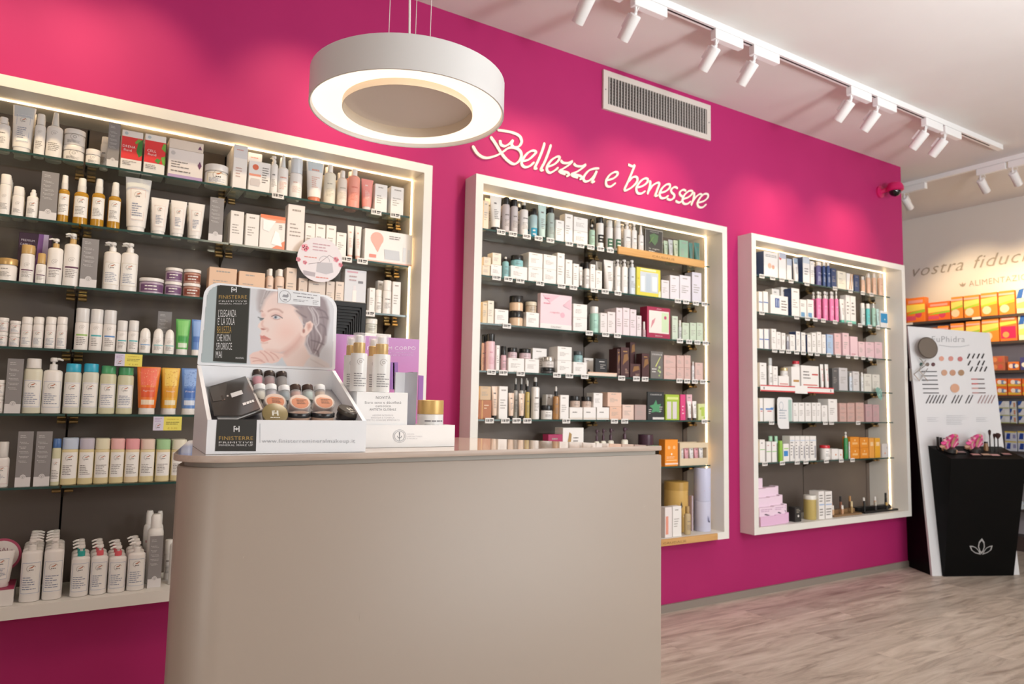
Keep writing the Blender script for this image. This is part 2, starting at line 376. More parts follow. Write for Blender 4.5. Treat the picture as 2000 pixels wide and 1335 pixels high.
for nm, strokes in LET:
    b = MB()
    for si_, st in enumerate(strokes):
        pts = [on(860+.28*x, 130+.28*y, 1, 0) for x, y in catmull(st)]
        dz = si_*0.0006
        A = []; B = []
        for i, p in enumerate(pts):
            d = pts[min(i+1, len(pts)-1)]-pts[max(i-1, 0)]; d = d/np.linalg.norm(d)
            n = np.array([-d[2], 0, d[0]]); ang = math.atan2(d[2], d[0])
            w_ = 0.0063*(0.66+0.7*abs(math.sin(ang-math.radians(35))))
            if i in (0, len(pts)-1): w_ *= 0.6
            A.append(p+n*w_); B.append(p-n*w_)
        y0, y1 = -0.0005, -0.006-dz
        for i in range(len(pts)-1):
            y1 = -0.006-dz-0.00004*i
            f = lambda p, y: (p[0], y, p[2])
            b.face([f(A[i], y1), f(A[i+1], y1), f(B[i+1], y1), f(B[i], y1)], LM)
            b.face([f(A[i], y0), f(A[i+1], y0), f(A[i+1], y1), f(A[i], y1)], LM)
            b.face([f(B[i], y0), f(B[i], y1), f(B[i+1], y1), f(B[i+1], y0)], LM)
    o = b.build(nm, r); o.location = (-2.4, 0, -2.3)
tag(r, 'cream cut-out script lettering on the magenta wall above the middle display case', 'wall lettering')
# lettering on the far right wall
def SR(u, v): return (6.906, u, v)
tm = M('a79a8d', 0.5); r = empty('wall_slogan', (6.905, 0.3, 2.4))
b = MB(); y_s = on(1771.6, 540, 0, 6.909)[1]+0.115
yy = y_s
for wd_, ww in (('la', .09), ('vostra', .46), ('fiducia', .50)):
    b = MB(); b.text(lambda u, v: (6.905, yy-u, 2.435+v), 0, 0, 0.165, wd_, tm, width=ww, shear=0.35); o = b.build('slogan_word', r); o.location = (-6.905, -0.3, -2.4); yy -= ww+.085
b = MB(); y_a = on(1893, 558, 0, 6.909)[1]
b.text(lambda u, v: (6.905, y_a-u, 2.275+v), 0, 0, 0.075, 'ALIMENTAZIONE', tm, width=0.56)
SQ = lambda u, v: (6.905, y_a+0.055-u, 2.30+v)
for a in (-40, 0, 40):
    ca, sa = math.cos(math.radians(90+a)), math.sin(math.radians(90+a))
    b.face([SQ(0, -0.02), SQ(0.02*ca-0.008*sa, -0.02+0.02*sa+0.008*ca), SQ(0.045*ca, -0.02+0.045*sa), SQ(0.02*ca+0.008*sa, -0.02+0.02*sa-0.008*ca)], tm)
o = b.build('caption_line', r); o.location = (-6.905, -0.3, -2.4)
tag(r, 'grey italic slogan with a small caption line on the pale right wall', 'wall lettering')

# ---------------------------------------------------------------- pendant lamp
PT = 2.05
pc = CAM+ray(797, 222)*PT
PR = 0.278
r = empty('pendant_lamp', tuple(pc))
WL = M('e3e2e1', 0.35)
b = MB(); S_ = 64; ht = 0.096
b.lathe([(PR-0.004, 0.0), (PR, 0.0005), (PR, ht-0.002), (PR-0.003, ht), (0.02, ht+0.001), (0.0195, ht-0.004), (PR-0.007, ht-0.005), (PR-0.007, 0.004), (PR-0.004, 0.0)], WL, seg=S_, caps=False); b.build('outer_ring', r)
b = MB(); GL = M('ffead2', 0.5, emit=1.15)
b.lathe([(PR-0.0075, 0.012), (0.1865, 0.020)], GL, seg=S_, caps=False); b.build('diffuser', r)
b = MB(); b.lathe([(0.185, 0.001), (0.1865, 0.001), (0.1865, 0.045), (0.185, 0.045), (0.185, 0.001)], M('f2e2cb', 0.5), seg=S_, caps=False); b.build('inner_ring', r)
b = MB(); b.lathe([(0.0, 0.030), (0.185, 0.030), (0.185, 0.036), (0.0, 0.036)], M('f0e8e3', 0.6), seg=S_, caps=False); b.build('centre_disc', r)
for (px, py) in ((760, 92), (812, 93), (841, 98)):
    ang = {760: 150, 812: 30, 841: -90}[px]
    a = math.radians(ang); rr = 0.11
    P = pc+np.array([rr*math.cos(a), rr*math.sin(a), ht])
    # place the wire where the photograph shows it leaving the top
    d = ray(px, 40); P = CAM+d*(PT+{760: 0.0, 812: 0.10, 841: -0.05}[px]); x, y = P[0], P[1]
    b = MB(); b.tube([(x-pc[0], y-pc[1], ht-0.001), (x-pc[0]+0.004, y-pc[1], H-pc[2]-0.001)], 0.0011, M('e8e2dd', 0.3), seg=6); b.build('suspension_wire', r)
d = ray(800, 40); P = CAM+d*(PT+0.02); x, y = P[0]-pc[0], P[1]-pc[1]
b = MB(); b.tube([(x+0.004, y, ht-0.001), (x+0.002, y, ht+0.1), (x-0.003, y, ht+0.3), (x-0.003, y, H-pc[2]-0.02)], 0.0034, M('f0ebe6', 0.4)); b.build('power_cord', r)
b = MB(); b.lathe([(0.06, H-pc[2]-0.03), (0.065, H-pc[2]-0.001)], WL, seg=24, cx=x, cy=y); b.build('ceiling_rose', r)
tag(r, 'round white ring pendant lamp glowing above the counter', 'pendant lamp')
light('pendant_glow', 'AREA', (pc[0], pc[1], pc[2]-0.002), 8, (1.0, 0.84, 0.66), (pc[0], pc[1], 0), shape='DISK', size=0.5)

# ---------------------------------------------------------------- ceiling tracks with spotlights
WT = M('e9e8e8', 0.4)
def spot(x, y, lit, label, dirv, power, first=[]):
    r = empty('track_spotlight', (x, y, H-0.035))
    ax = Vector((1, 0, 0)) if abs(dirv[1]) > abs(dirv[0]) else Vector((0, 1, 0))
    b = MB()
    if ax.x: b.bbox(-0.02, 0.18, -0.018, 0.018, -0.05, 0, WT, 0.003)
    else: b.bbox(-0.018, 0.018, -0.18, 0.02, -0.05, 0, WT, 0.003)
    b.build('adapter', r)
    b = MB(); b.tube([(0, 0, -0.05), (0, 0, -0.075)], 0.006, WT); b.tube([(0, 0, -0.075), (0.02*dirv[0], 0.02*dirv[1], -0.10)], 0.008, WT); b.build('swivel_arm', r)
    D = Vector(dirv).normalized(); T = Matrix.Translation(Vector((0, 0, -0.085))+D*0.0) @ D.to_track_quat('-Z', 'Y').to_matrix().to_4x4()
    b = MB(); b.lathe([(0.024, 0.0), (0.028, -0.004), (0.028, -0.118), (0.0265, -0.12), (0.0255, -0.118), (0.0255, -0.105), (0.0, -0.105)], WT, seg=24, T=T); b.build('lamp_head', r)
    b = MB(); b.lathe([(0.0, -0.1045), (0.0245, -0.1045), (0.0245, -0.1055), (0, -0.1055)], M('fff0d8', 0.4, emit=6.0) if lit else M('efe6da', 0.3, emit=2.0), seg=20, T=T, caps=False); b.build('lens', r)
    b = MB(); b.bbox(-0.012, 0.012, 0.026, 0.045, -0.075, -0.01, WT, 0.003, T=T); b.build('heat_sink', r)
    b = MB(); P = [T @ Vector(q) for q in ((0, 0.0, 0), (0.012, 0.02, 0.03), (0.025, 0.035, 0.01), (0.02, 0.04, -0.02))]; b.tube(catmull(P, 4), 0.0018, WT, 6); b.build('cable', r)
    tag(r, label, 'spotlight', 'white track spotlights')
    p = Vector((x, y, H-0.12))+D*0.13
    light('spot_beam', 'SPOT', tuple(p), power, (1.0, 0.76, 0.43), tuple(p+D), spot_size=math.radians(66), spot_blend=0.9, shadow_soft_size=0.03)
b = MB(); b.box(-3.0, 5.46, -0.6575, -0.6225, H-0.034, H, WT); b.box(-3.0, 5.3, -0.645, -0.635, H-0.0345, H-0.034, M('2b2b2b', 0.6)); r = b.build('ceiling_track'); tag(r, 'long white ceiling track running parallel to the magenta wall', 'light track')
ordw = ['first', 'second', 'third', 'fourth', 'fifth', 'sixth', 'seventh', 'eighth']
heads = [1.80, 2.06, 2.58, 2.86, 3.69, 3.95, 4.48, 4.71]
for i, x in enumerate(heads):
    spot(x, -0.64, i > 5, 'white track spotlight above the magenta wall, %s from the left on the long track' % ordw[i], (-0.05, 0.70, -0.72), 12.5)
for x in (-0.55, -0.2, 0.1, 0.75, 1.05):   # the same track carries on above the frame
    p = Vector((x, -0.64+0.06, H-0.2)); D = Vector((0, 0.70, -0.72))
    light('spot_beam', 'SPOT', tuple(p), 17, (1.0, 0.76, 0.43), tuple(p+D), spot_size=math.radians(66), spot_blend=0.9, shadow_soft_size=0.03)
b = MB(); b.box(5.745, 5.78, -3.0, 0.24, H-0.034, H, WT); r = b.build('ceiling_track'); tag(r, 'short white ceiling track at the right, crossing towards the pale wall', 'light track')
for i, (px, py) in enumerate(((1766, 400), (1915, 372), (1978, 360))):
    P = on(px, py, 0, 5.76)
    spot(5.762, P[1], False, ['white track spotlight half hidden behind the magenta wall end', 'white spotlight in front of the slogan wall, left of a pair', 'white spotlight nearest the right picture edge on the short track'][i], (0.78, 0.0, -0.62), 62)

for y in (-1.2, -1.6):   # unseen spots added further along the short track to brighten the pale wall
    p = Vector((5.83, y, H-0.2)); D = Vector((0.78, 0, -0.62)); light('spot_beam', 'SPOT', tuple(p), 62, (1.0, 0.80, 0.62), tuple(p+D), spot_size=math.radians(66), spot_blend=0.9, shadow_soft_size=0.03)
# ---------------------------------------------------------------- dome camera
P = on(1748, 370, 1, -0.1)
r = empty('dome_camera', (P[0], 0, P[2]))
PK = M('c21a5f', 0.35)
b = MB(); b.lathe([(0.045, 0), (0.045, 0.012), (0.02, 0.018)], PK, seg=24, T=Matrix.Translation((-0.03, 0, 0.0)) @ Matrix.Rotation(math.pi/2, 4, 'X')); b.tube([(-0.03, -0.01, 0.0), (-0.015, -0.05, 0.01), (0, -0.09, 0.02)], 0.018, PK, 12); b.build('wall_arm', r)
b = MB(); b.lathe([(0.02, 0.055), (0.045, 0.045), (0.058, 0.02), (0.06, -0.005), (0.05, -0.012)], PK, seg=28, cy=-0.1); b.build('housing', r)
b = MB(); b.lathe([(0.04, -0.012), (0.038, -0.028), (0.026, -0.043), (0.01, -0.05), (0, -0.051)], M('0c0c0e', 0.08), seg=24, cy=-0.1); b.build('lens_dome', r)
tag(r, 'magenta dome security camera with black lens near the top right wall end', 'security camera')
# ---------------------------------------------------------------- products
WH = 'ece7e3'
INK = '77706c'
def flat(w, h, y, x0=None, z0=0.0):
    x0 = -w/2 if x0 is None else x0
    return lambda u, v: (x0+u*w, y, z0+v*h)
def cyl(rx, ry, z0, z1, a0=-62, a1=62, off=0.0004):
    def S(u, v):
        a = math.radians(-90+a0+(a1-a0)*u); return ((rx+off)*math.cos(a), (ry+off)*math.sin(a), z0+(z1-z0)*v)
    return S
def lines(b, S, u0, u1, v0, v1, n, col=INK, n_u=3, th=0.34, seed=0):
    rr = random.Random(seed); m = M(col, 0.6); dv = (v1-v0)/n
    for i in range(n):
        v = v1-dv*(i+0.5); L = u0+(u1-u0)*(0.45+0.55*rr.random()); u = u0
        while u < L:
            e = min(L, u+(u1-u0)*(0.12+0.2*rr.random())); b.patch(S, u, v-dv*th/2, e, v+dv*th/2, m, n_u); u = e+(u1-u0)*0.035
def emblem(b, S, u, v, r, asp, k='c'):
    # little house-and-arc seal of the pharmacy range: thin ring, rust roof, dark dots
    g = M('b9b2ad', 0.6)
    S2 = lambda a, c: S(u+a*r, v+c*r*asp)
    b.ringf(S2, 0, 0, 0.88, 1.0, g, 14, 20, 250)
    if k == 'c':
        b.face([S2(-.5, 0.05), S2(.1, .1), S2(.55, .5), S2(.6, .85), S2(.2, .5), S2(-.3, .25)], M('b9683e', 0.6))
        for a in (-.35, 0, .35): b.patch(S2, a-.12, -.55, a+.12, -.28, M('4c4a48', 0.6))
    else: b.ringf(S2, 0, 0, 0.3, 0.45, g, 8)
def label_print(b, S, st, w, h, seed, n_u=14):
    asp = w/h if h else 1
    if st is None: return
    if st[0] == 'frame':      # framed label: (frame colour)
        c = M(st[1], 0.5); t = 0.02; ta = t*asp
        b.patch(lambda u, v: S(u, v), 0, 0, 1, 1, M('efece8', 0.45), n_u)
        S2 = lambda u, v: tuple(np.array(S(u, v))+np.array((0, -0.0005, 0)))
        b.patch(S2, 0.03, 0.02, 0.97, 0.02+ta, c, n_u); b.patch(S2, 0.03, 0.98-ta, 0.97, 0.98, c, n_u)
        b.patch(S2, 0.03, 0.02, 0.03+t, 0.98, c); b.patch(S2, 0.97-t, 0.02, 0.97, 0.98, c)
        emblem(b, S2, 0.5, 0.80, 0.22, asp); lines(b, S2, 0.12, 0.86, 0.12, 0.55, 6, '7d86a0', seed=seed)
    elif st[0] == 'plain':
        b.patch(S, 0, 0, 1, 1, M('efece8', 0.45), n_u)
        S2 = lambda u, v: tuple(np.array(S(u, v))+np.array((0, -0.0005, 0)))
        emblem(b, S2, 0.5, 0.78, 0.24, asp); lines(b, S2, 0.12, 0.86, 0.12, 0.52, 6, seed=seed)
    elif st[0] == 'logo':     # print straight on the body, optional colour band
        emblem(b, S, 0.5, 0.82, 0.2, asp, 'r'); lines(b, S, 0.15, 0.85, 0.12, 0.46, 5, seed=seed)
        if len(st) > 1: b.patch(S, 0.1, 0.50, 0.95, 0.56, M(st[1], 0.5), n_u)
    elif st[0] == 'txt':
        c = st[1] if len(st) > 1 else INK
        lines(b, S, 0.2, 0.8, 0.80, 0.90, 1, c, seed=seed, th=0.6); lines(b, S, 0.15, 0.85, 0.2, 0.62, 6, c, seed=seed)
    elif st[0] == 'band':
        b.patch(S, 0, st[2], 1, st[3], M(st[1], 0.5), n_u)
        S2 = lambda u, v: tuple(np.array(S(u, v))+np.array((0, -0.0005, 0)))
        lines(b, S2, 0.2, 0.8, st[2]+0.04, st[3]-0.04, 2, 'f0ece8', seed=seed)
def SEED(*a): return hash(tuple(round(float(x), 3) for x in a)) & 0xffff

def k_carton(nm, w, h, a):
    d = a.get('d', min(0.055, max(0.03, w))); col = a.get('col', WH); b = MB()
    b.bbox(-w/2, w/2, 0, d, 0, h, M(col, 0.45), min(0.0012, w*0.05))
    if a.get('side'):
        b.box(-w/2-0.0004, -w/2, 0.001, d-0.001, 0.001, h-0.001, M(a['side'], 0.45))
    S = lambda u, v: (-w/2+u*w, -0.0005, v*h)
    for ei, e in enumerate(a.get('pr', ())):
        S = lambda u, v, q=-0.0005-0.00018*ei: (-w/2+u*w, q, v*h)
        if e[0] == 'r': b.patch(S, *e[1:5], M(e[5], 0.45))
        elif e[0] == 'o': b.disc(lambda u, v: S(u, v), e[1], e[2], e[3]/w, M(e[4], 0.45), 16, e[3]/h)
        elif e[0] == 't':
            b.text(lambda u, v: (-w/2+u, -0.0014-0.00018*ei, v), e[1]*w, e[2]*h, e[3]*h, e[4], M(e[5], 0.5), 'c', width=e[6]*w if len(e) > 6 else None)
        elif e[0] == 'p': b.face([tuple(np.array(S(u, v))+np.array((0, -0.0005, 0))) for u, v in e[1]], M(e[2], 0.45))
        elif e[0] == 'l': lines(b, lambda u, v: tuple(np.array(S(u, v))+np.array((0, -0.0005, 0))), *e[1:5], e[5], e[6] if len(e) > 6 else INK, seed=SEED(w, h))
    if 'pr' not in a:
        ink = a.get('ink', 'a39b95')
        lines(b, S, 0.25, 0.8, 0.84, 0.92, 1, ink, seed=SEED(w, h), th=0.5); lines(b, S, 0.15, 0.8, 0.3, 0.62, 4, ink, seed=SEED(w, h)+1)
    return b, [], d, 0.0
def shoulder(r, h0, h1, rn, n=4):
    return [(rn+(r-rn)*math.cos(math.pi/2*i/n), h0+(h1-h0)*math.sin(math.pi/2*i/n)) for i in range(n+1)]
def body_mb(w, h, df, mat, rn, hs, base=0.003):
    r = w/2; b = MB(); P = [(r*0.9, 0), (r*0.985, base*0.5), (r, base*1.2)]+shoulder(r, h-hs, h, rn)
    b.lathe(P, mat, df=df, seg=24); return b
def k_bottle(nm, w, h, a):
    df = a.get('df', 0.8); r = w/2; ch = h*a.get('ch', 0.2); cw = a.get('cw', 0.62); bh = h-ch
    m = M(a.get('col', WH), a.get('rough', 0.35), alpha=a.get('alpha', 1.0))
    b = body_mb(w, bh, df, m, r*min(cw, 0.97)*0.92, a.get('hs', min(0.012, bh*0.12)))
    kids = []
    if a.get('liq'):   # liquid seen through the bottle
        q = MB(); q.lathe([(r*0.86, 0.004), (r*0.92, 0.008), (r*0.92, bh*a.get('lev', 0.85))], M(a['liq'], 0.2), df=df, seg=20); kids.append(('liquid', q))
    l0, l1 = a.get('lz', (0.1, 0.72)); S = cyl(r, r*df, bh*l0, bh*l1)
    label_print(b, S, a.get('lab', ('txt',)), 2*r*0.9, bh*(l1-l0), SEED(w, h))
    c = MB(); rc = r*cw; cm = M(a.get('cap', WH), 0.3, alpha=a.get('calpha', 1.0))
    dfc = df if cw > 0.8 else 1.0
    c.lathe([(rc*0.98, bh+0.0005), (rc, bh+0.002), (rc*a.get('ct', 0.95), h-0.002), (rc*a.get('ct', 0.95)*0.9, h)], cm, df=dfc, seg=20)
    if a.get('cap2'): c.lathe([(rc*1.01, bh+ch*0.05), (rc*1.01, bh+ch*0.45)], M(a['cap2'], 0.3, metal=a.get('cm', 0)), df=dfc, seg=20)
    kids.append(('cap', c)); return b, kids, 2*r*df, r*df
def k_pump(nm, w, h, a):
    df = a.get('df', 0.75); r = w/2; ph = a.get('ph', 0.2)*h; bh = h-ph
    b = body_mb(w, bh, df, M(a.get('col', WH), 0.35, alpha=a.get('alpha', 1)), r*0.45, min(0.01, bh*0.1))
    l0, l1 = a.get('lz', (0.12, 0.72)); label_print(b, cyl(r, r*df, bh*l0, bh*l1), a.get('lab', ('txt',)), 2*r*0.9, bh*(l1-l0), SEED(w, h))
    m = M(a.get('cap', WH), 0.3); mc = M(a.get('collar', a.get('cap', WH)), 0.3, metal=a.get('cm', 0)); c = MB(); rc = r*0.42
    c.lathe([(rc, bh), (rc, bh+ph*0.42), (rc*0.85, bh+ph*0.46)], mc, seg=16)
    c.lathe([(rc*0.4, bh+ph*0.44), (rc*0.4, bh+ph*0.7)], m, seg=10)
    c.lathe([(rc*0.8, bh+ph*0.66), (rc*0.95, bh+ph*0.72), (rc*0.9, bh+ph*0.95), (rc*0.6, h)], m, seg=16)
    sx = a.get('nz', -1); z = bh+ph*0.86; nl = r*0.95
    c.tube([(0, 0, z), (sx*nl*0.6, -r*0.25, z+0.001), (sx*nl, -r*0.35, z-ph*0.08)], [rc*0.42, rc*0.34, rc*0.26], m, 8)
    return b, [('pump', c)], 2*r*df, r*df
def k_tube(nm, w, h, a):
    r = w/2; ch = h*a.get('ch', 0.12); m = M(a.get('col', WH), 0.35); rb = r*a.get('bw', 0.72); b = MB(); n = 24; R = []
    for i in range(9):
        t = i/8; z = ch+(h-ch)*t; rx = rb+(r-rb)*t; ry = rb*0.85*math.cos(min(t, 0.985)*math.pi/2)**0.8+0.0008
        R.append([(rx*math.cos(2*math.pi*j/n), ry*math.sin(2*math.pi*j/n), z) for j in range(n)])
    b.loft(R, m)
    def S(u, v):
        t = v; z = ch+(h-ch)*t; rx = rb+(r-rb)*t; ry = rb*0.85*math.cos(min(t, 0.985)*math.pi/2)**0.8+0.0008
        an = math.radians(-90-58+116*u); return ((rx+.0004)*math.cos(an), (ry+.0005)*math.sin(an)-0.0003, z)
    if a.get('tip'):
        for q in range(3): b.patch(S, 0.0, 0.72+q*0.09, 1, 0.81+q*0.09, M(a['tip'], 0.4), 6)
    st = a.get('lab', ('txt',))
    if st and st[0] == 'frame': S1 = lambda u, v: S(0.15+0.7*u, 0.12+0.66*v)
    else: S1 = lambda u, v: S(0.12+0.76*u, 0.08+0.8*v)
    if a.get('pan'):      # printed panels: (v0, v1, colour)
        for v0, v1, c in a['pan']:
            for q in range(3): b.patch(S, 0.12, v0+(v1-v0)*q/3, 0.88, v0+(v1-v0)*(q+1)/3, M(c, 0.4), 5)
    if a.get('word'):
        b.text(lambda u, v: tuple(np.array(S(u, v))+np.array((0, -0.0006, 0))), 0.5, 0.40, 0.055, a['word'], M('fbf0e4', 0.5), 'c', width=0.55)
    if a.get('speck'):
        rr = random.Random(3)
        for q in range(40):
            u, v = 0.08+0.84*rr.random(), 0.5+0.42*rr.random(); b.patch(lambda x, y: tuple(np.array(S(x, y))+np.array((0, -0.0004, 0))), u, v, u+0.035, v+0.018, M(a['speck'], 0.4))
    label_print(b, S1, st, w*0.7, h*0.6, SEED(w, h))
    c = MB(); rc = rb*0.93; c.lathe([(rc*0.97, 0), (rc, 0.001), (rc*0.98, ch)], M(a.get('cap', WH), 0.3), df=0.9, seg=20)
    return b, [('cap', c)], 2*rb, rb
def k_jar(nm, w, h, a):
    r = w/2; lh = h*a.get('lh', 0.36); bh = h-lh; m = M(a.get('col', WH), 0.3, alpha=a.get('alpha', 1)); b = MB()
    b.lathe([(r*0.9, 0), (r*0.97, 0.0015), (r*0.98, bh*0.9), (r*0.86, bh)], m, seg=26)
    if a.get('fill'): b.lathe([(r*0.82, 0.003), (r*0.86, bh*0.8)], M(a['fill'], 0.5), seg=20)
    label_print(b, cyl(r*0.98, r*0.98, bh*0.1, bh*0.85), a.get('lab', ('txt',)), 2*r*0.9, bh*0.75, SEED(w, h))
    c = MB(); c.lathe([(r*0.99, bh+0.0003), (r, bh+0.0015), (r, h-0.0015), (r*0.97, h)], M(a.get('cap', WH), 0.3, metal=a.get('cm', 0)), seg=26)
    return b, [('lid', c)], 2*r, r
def k_dropper(nm, w, h, a):
    r = w/2; ch = h*a.get('ch', 0.24); bh = h-ch
    b = body_mb(w, bh, 1.0, M(a.get('col', WH), 0.2, alpha=a.get('alpha', 1)), r*0.5, min(0.008, bh*0.12))
    label_print(b, cyl(r, r, bh*0.12, bh*0.75), a.get('lab', ('txt',)), 2*r*0.9, bh*0.6, SEED(w, h))
    c = MB(); c.lathe([(r*0.55, bh), (r*0.55, bh+ch*0.5)], M(a.get('cap', '1c1b1b'), 0.3), seg=16)
    c.lathe([(r*0.36, bh+ch*0.5), (r*0.38, bh+ch*0.8), (r*0.25, h-0.001), (0.0008, h)], M(a.get('bulb', 'dcd8d4'), 0.5), seg=14)
    return b, [('dropper_cap', c)], 2*r, r
def k_rollon(nm, w, h, a):
    r = w/2; bh = h*0.62; b = MB(); b.lathe([(r*0.8, 0), (r*0.95, 0.002), (r, bh*0.5), (r*0.9, bh)], M(WH, 0.35), df=0.8, seg=22)
    label_print(b, cyl(r, r*0.8, bh*0.12, bh*0.9), a.get('lab'), 2*r*0.9, bh*0.7, SEED(w, h))
    c = MB(); c.lathe([(r*0.9, bh+0.0003)]+[(r*0.88*math.cos(t), bh+(h-bh)*(0.35+0.65*math.sin(t))) for t in (0, .4, .8, 1.15, 1.4, 1.55)], M('efebe7', 0.25), df=0.8, seg=22)
    return b, [('cap', c)], 2*r*0.8, r*0.8
def k_can(nm, w, h, a):
    r = w/2; b = MB(); bh = h*0.80; hs = h*0.08
    b.lathe([(r*0.93, 0), (r, 0.003), (r, bh-hs)]+shoulder(r, bh-hs, bh, r*0.6), M(a.get('col', WH), 0.3), seg=24)
    label_print(b, cyl(r, r, bh*0.1, bh*0.8), a.get('lab', ('txt', 'b0a8a8')), 2*r*0.9, bh*0.7, SEED(w, h))
    c = MB(); c.lathe([(r*0.66, bh), (r*0.66, h-0.01), (r*0.5, h)], M(a.get('cap', WH), 0.3), seg=20)
    return b, [('cap', c)], 2*r, r
def k_card(nm, w, h, a):
    # grey product information card with pale foot and round seal, in a clear stand
    b = MB(); g = M(a.get('col', '8d8989'), 0.45); b.box(-w/2, w/2, 0, 0.0015, 0, h, g)
    S = lambda u, v: (-w/2+u*w, -0.0004, v*h); S2 = lambda u, v: (-w/2+u*w, -0.0008, v*h); S3 = lambda u, v: (-w/2+u*w, -0.0012, v*h)
    b.patch(S, 0, 0, 1, 0.17, M('dcd8d8', 0.45)); b.disc(S2, 0.5, 0.175, 0.19, M('dcd8d8', 0.45), 20, 0.19*w/h)
    b.ringf(lambda u, v: S3(0.5+u, 0.175+v*w/h), 0, 0, 0.11, 0.13, M('9a9596', 0.5), 14)
    b.face([S3(0.5, 0.15), S3(0.44, 0.19), S3(0.47, 0.19), S3(0.5, 0.17), S3(0.53, 0.19), S3(0.56, 0.19)], M('9a9596', 0.5))
    lines(b, S2, 0.15, 0.8, 0.88, 0.94, 2, 'c9c5c5', seed=1)
    n = a.get('n', 5)
    for i in range(n):
        v = 0.80-i*0.085; b.patch(S2, 0.15, v, 0.19, v+0.012, M('e6e2e2', 0.5)); lines(b, S2, 0.22, 0.85, v-0.035, v+0.015, 2, 'c9c5c5', seed=i+3)
    c = MB(); c.box(-w/2, w/2, 0.002, 0.0035, 0, h*0.5, ACRYL); c.box(-w/2, w/2, 0.0035, 0.035, 0, 0.0015, ACRYL)
    return b, [('clear_stand', c)], 0.035, 0.0
def k_tin(nm, w, h, a):
    r = w/2; b = MB(); b.lathe([(r*0.98, 0), (r, 0.002), (r, h*0.84)], M(a['col'], 0.35), seg=32)
    c = MB(); c.lathe([(r*1.02, h*0.83), (r*1.02, h-0.002), (r*0.98, h)], M(a.get('cap', a['col']), 0.3, metal=a.get('cm', 0)), seg=32)
    S = cyl(r, r, 0, h, -80, 80, 0.0006)
    for e in a.get('pr', ()):
        if e[0] == 'p': b.face([S(u, v) for u, v in e[1]], M(e[2], 0.5))
        elif e[0] == 'o': b.disc(S, e[1], e[2], e[3], M(e[4], 0.5), 16, e[3]*2.8*r/h)
    return b, [('lid', c)], 2*r, r
KIND = {'carton': k_carton, 'bottle': k_bottle, 'pump_bottle': k_pump, 'tube': k_tube, 'jar': k_jar, 'dropper_bottle': k_dropper, 'roll_on': k_rollon, 'spray_can': k_can, 'info_card': k_card, 'tin': k_tin}
CATS = {'carton': 'box', 'bottle': 'bottle', 'pump_bottle': 'pump bottle', 'tube': 'tube', 'jar': 'jar', 'dropper_bottle': 'dropper bottle', 'roll_on': 'roll-on', 'spray_can': 'spray can', 'info_card': 'sign', 'tin': 'tin'}
NTH = ['', 'first', 'second', 'third', 'fourth', 'fifth', 'sixth', 'seventh', 'eighth', 'ninth', 'tenth', 'eleventh', 'twelfth', 'thirteenth', 'fourteenth', 'fifteenth', 'sixteenth', 'seventeenth', 'eighteenth', 'nineteenth', 'twentieth', 'twenty-first', 'twenty-second']
REG = []       # (object, unit, shelf, desc, x, row, level, cat)
class Sh: pass
CUR = Sh()
def shelf(u, s):
    CUR.u = u; CUR.s = s; CUR.items = []
    x0, x1, z0, z1 = CASES[u]
    if s == 6: CUR.z = z0+TH+0.0006; CUR.yf = -0.07
    else: CUR.z = SHELF_Z[u][s]+0.0045; CUR.yf = -0.016
    CUR.last = {}; CUR.ceil = (z1-TH-0.007 if s == 0 else SHELF_Z[u][s-1]-0.004)-0.004
    CUR.xmin = x0+TH+0.002; CUR.xmax = x1-TH-0.004
    if s < 6: CUR.xmax = min(CUR.xmax, PANES[u][-1]+0.02)
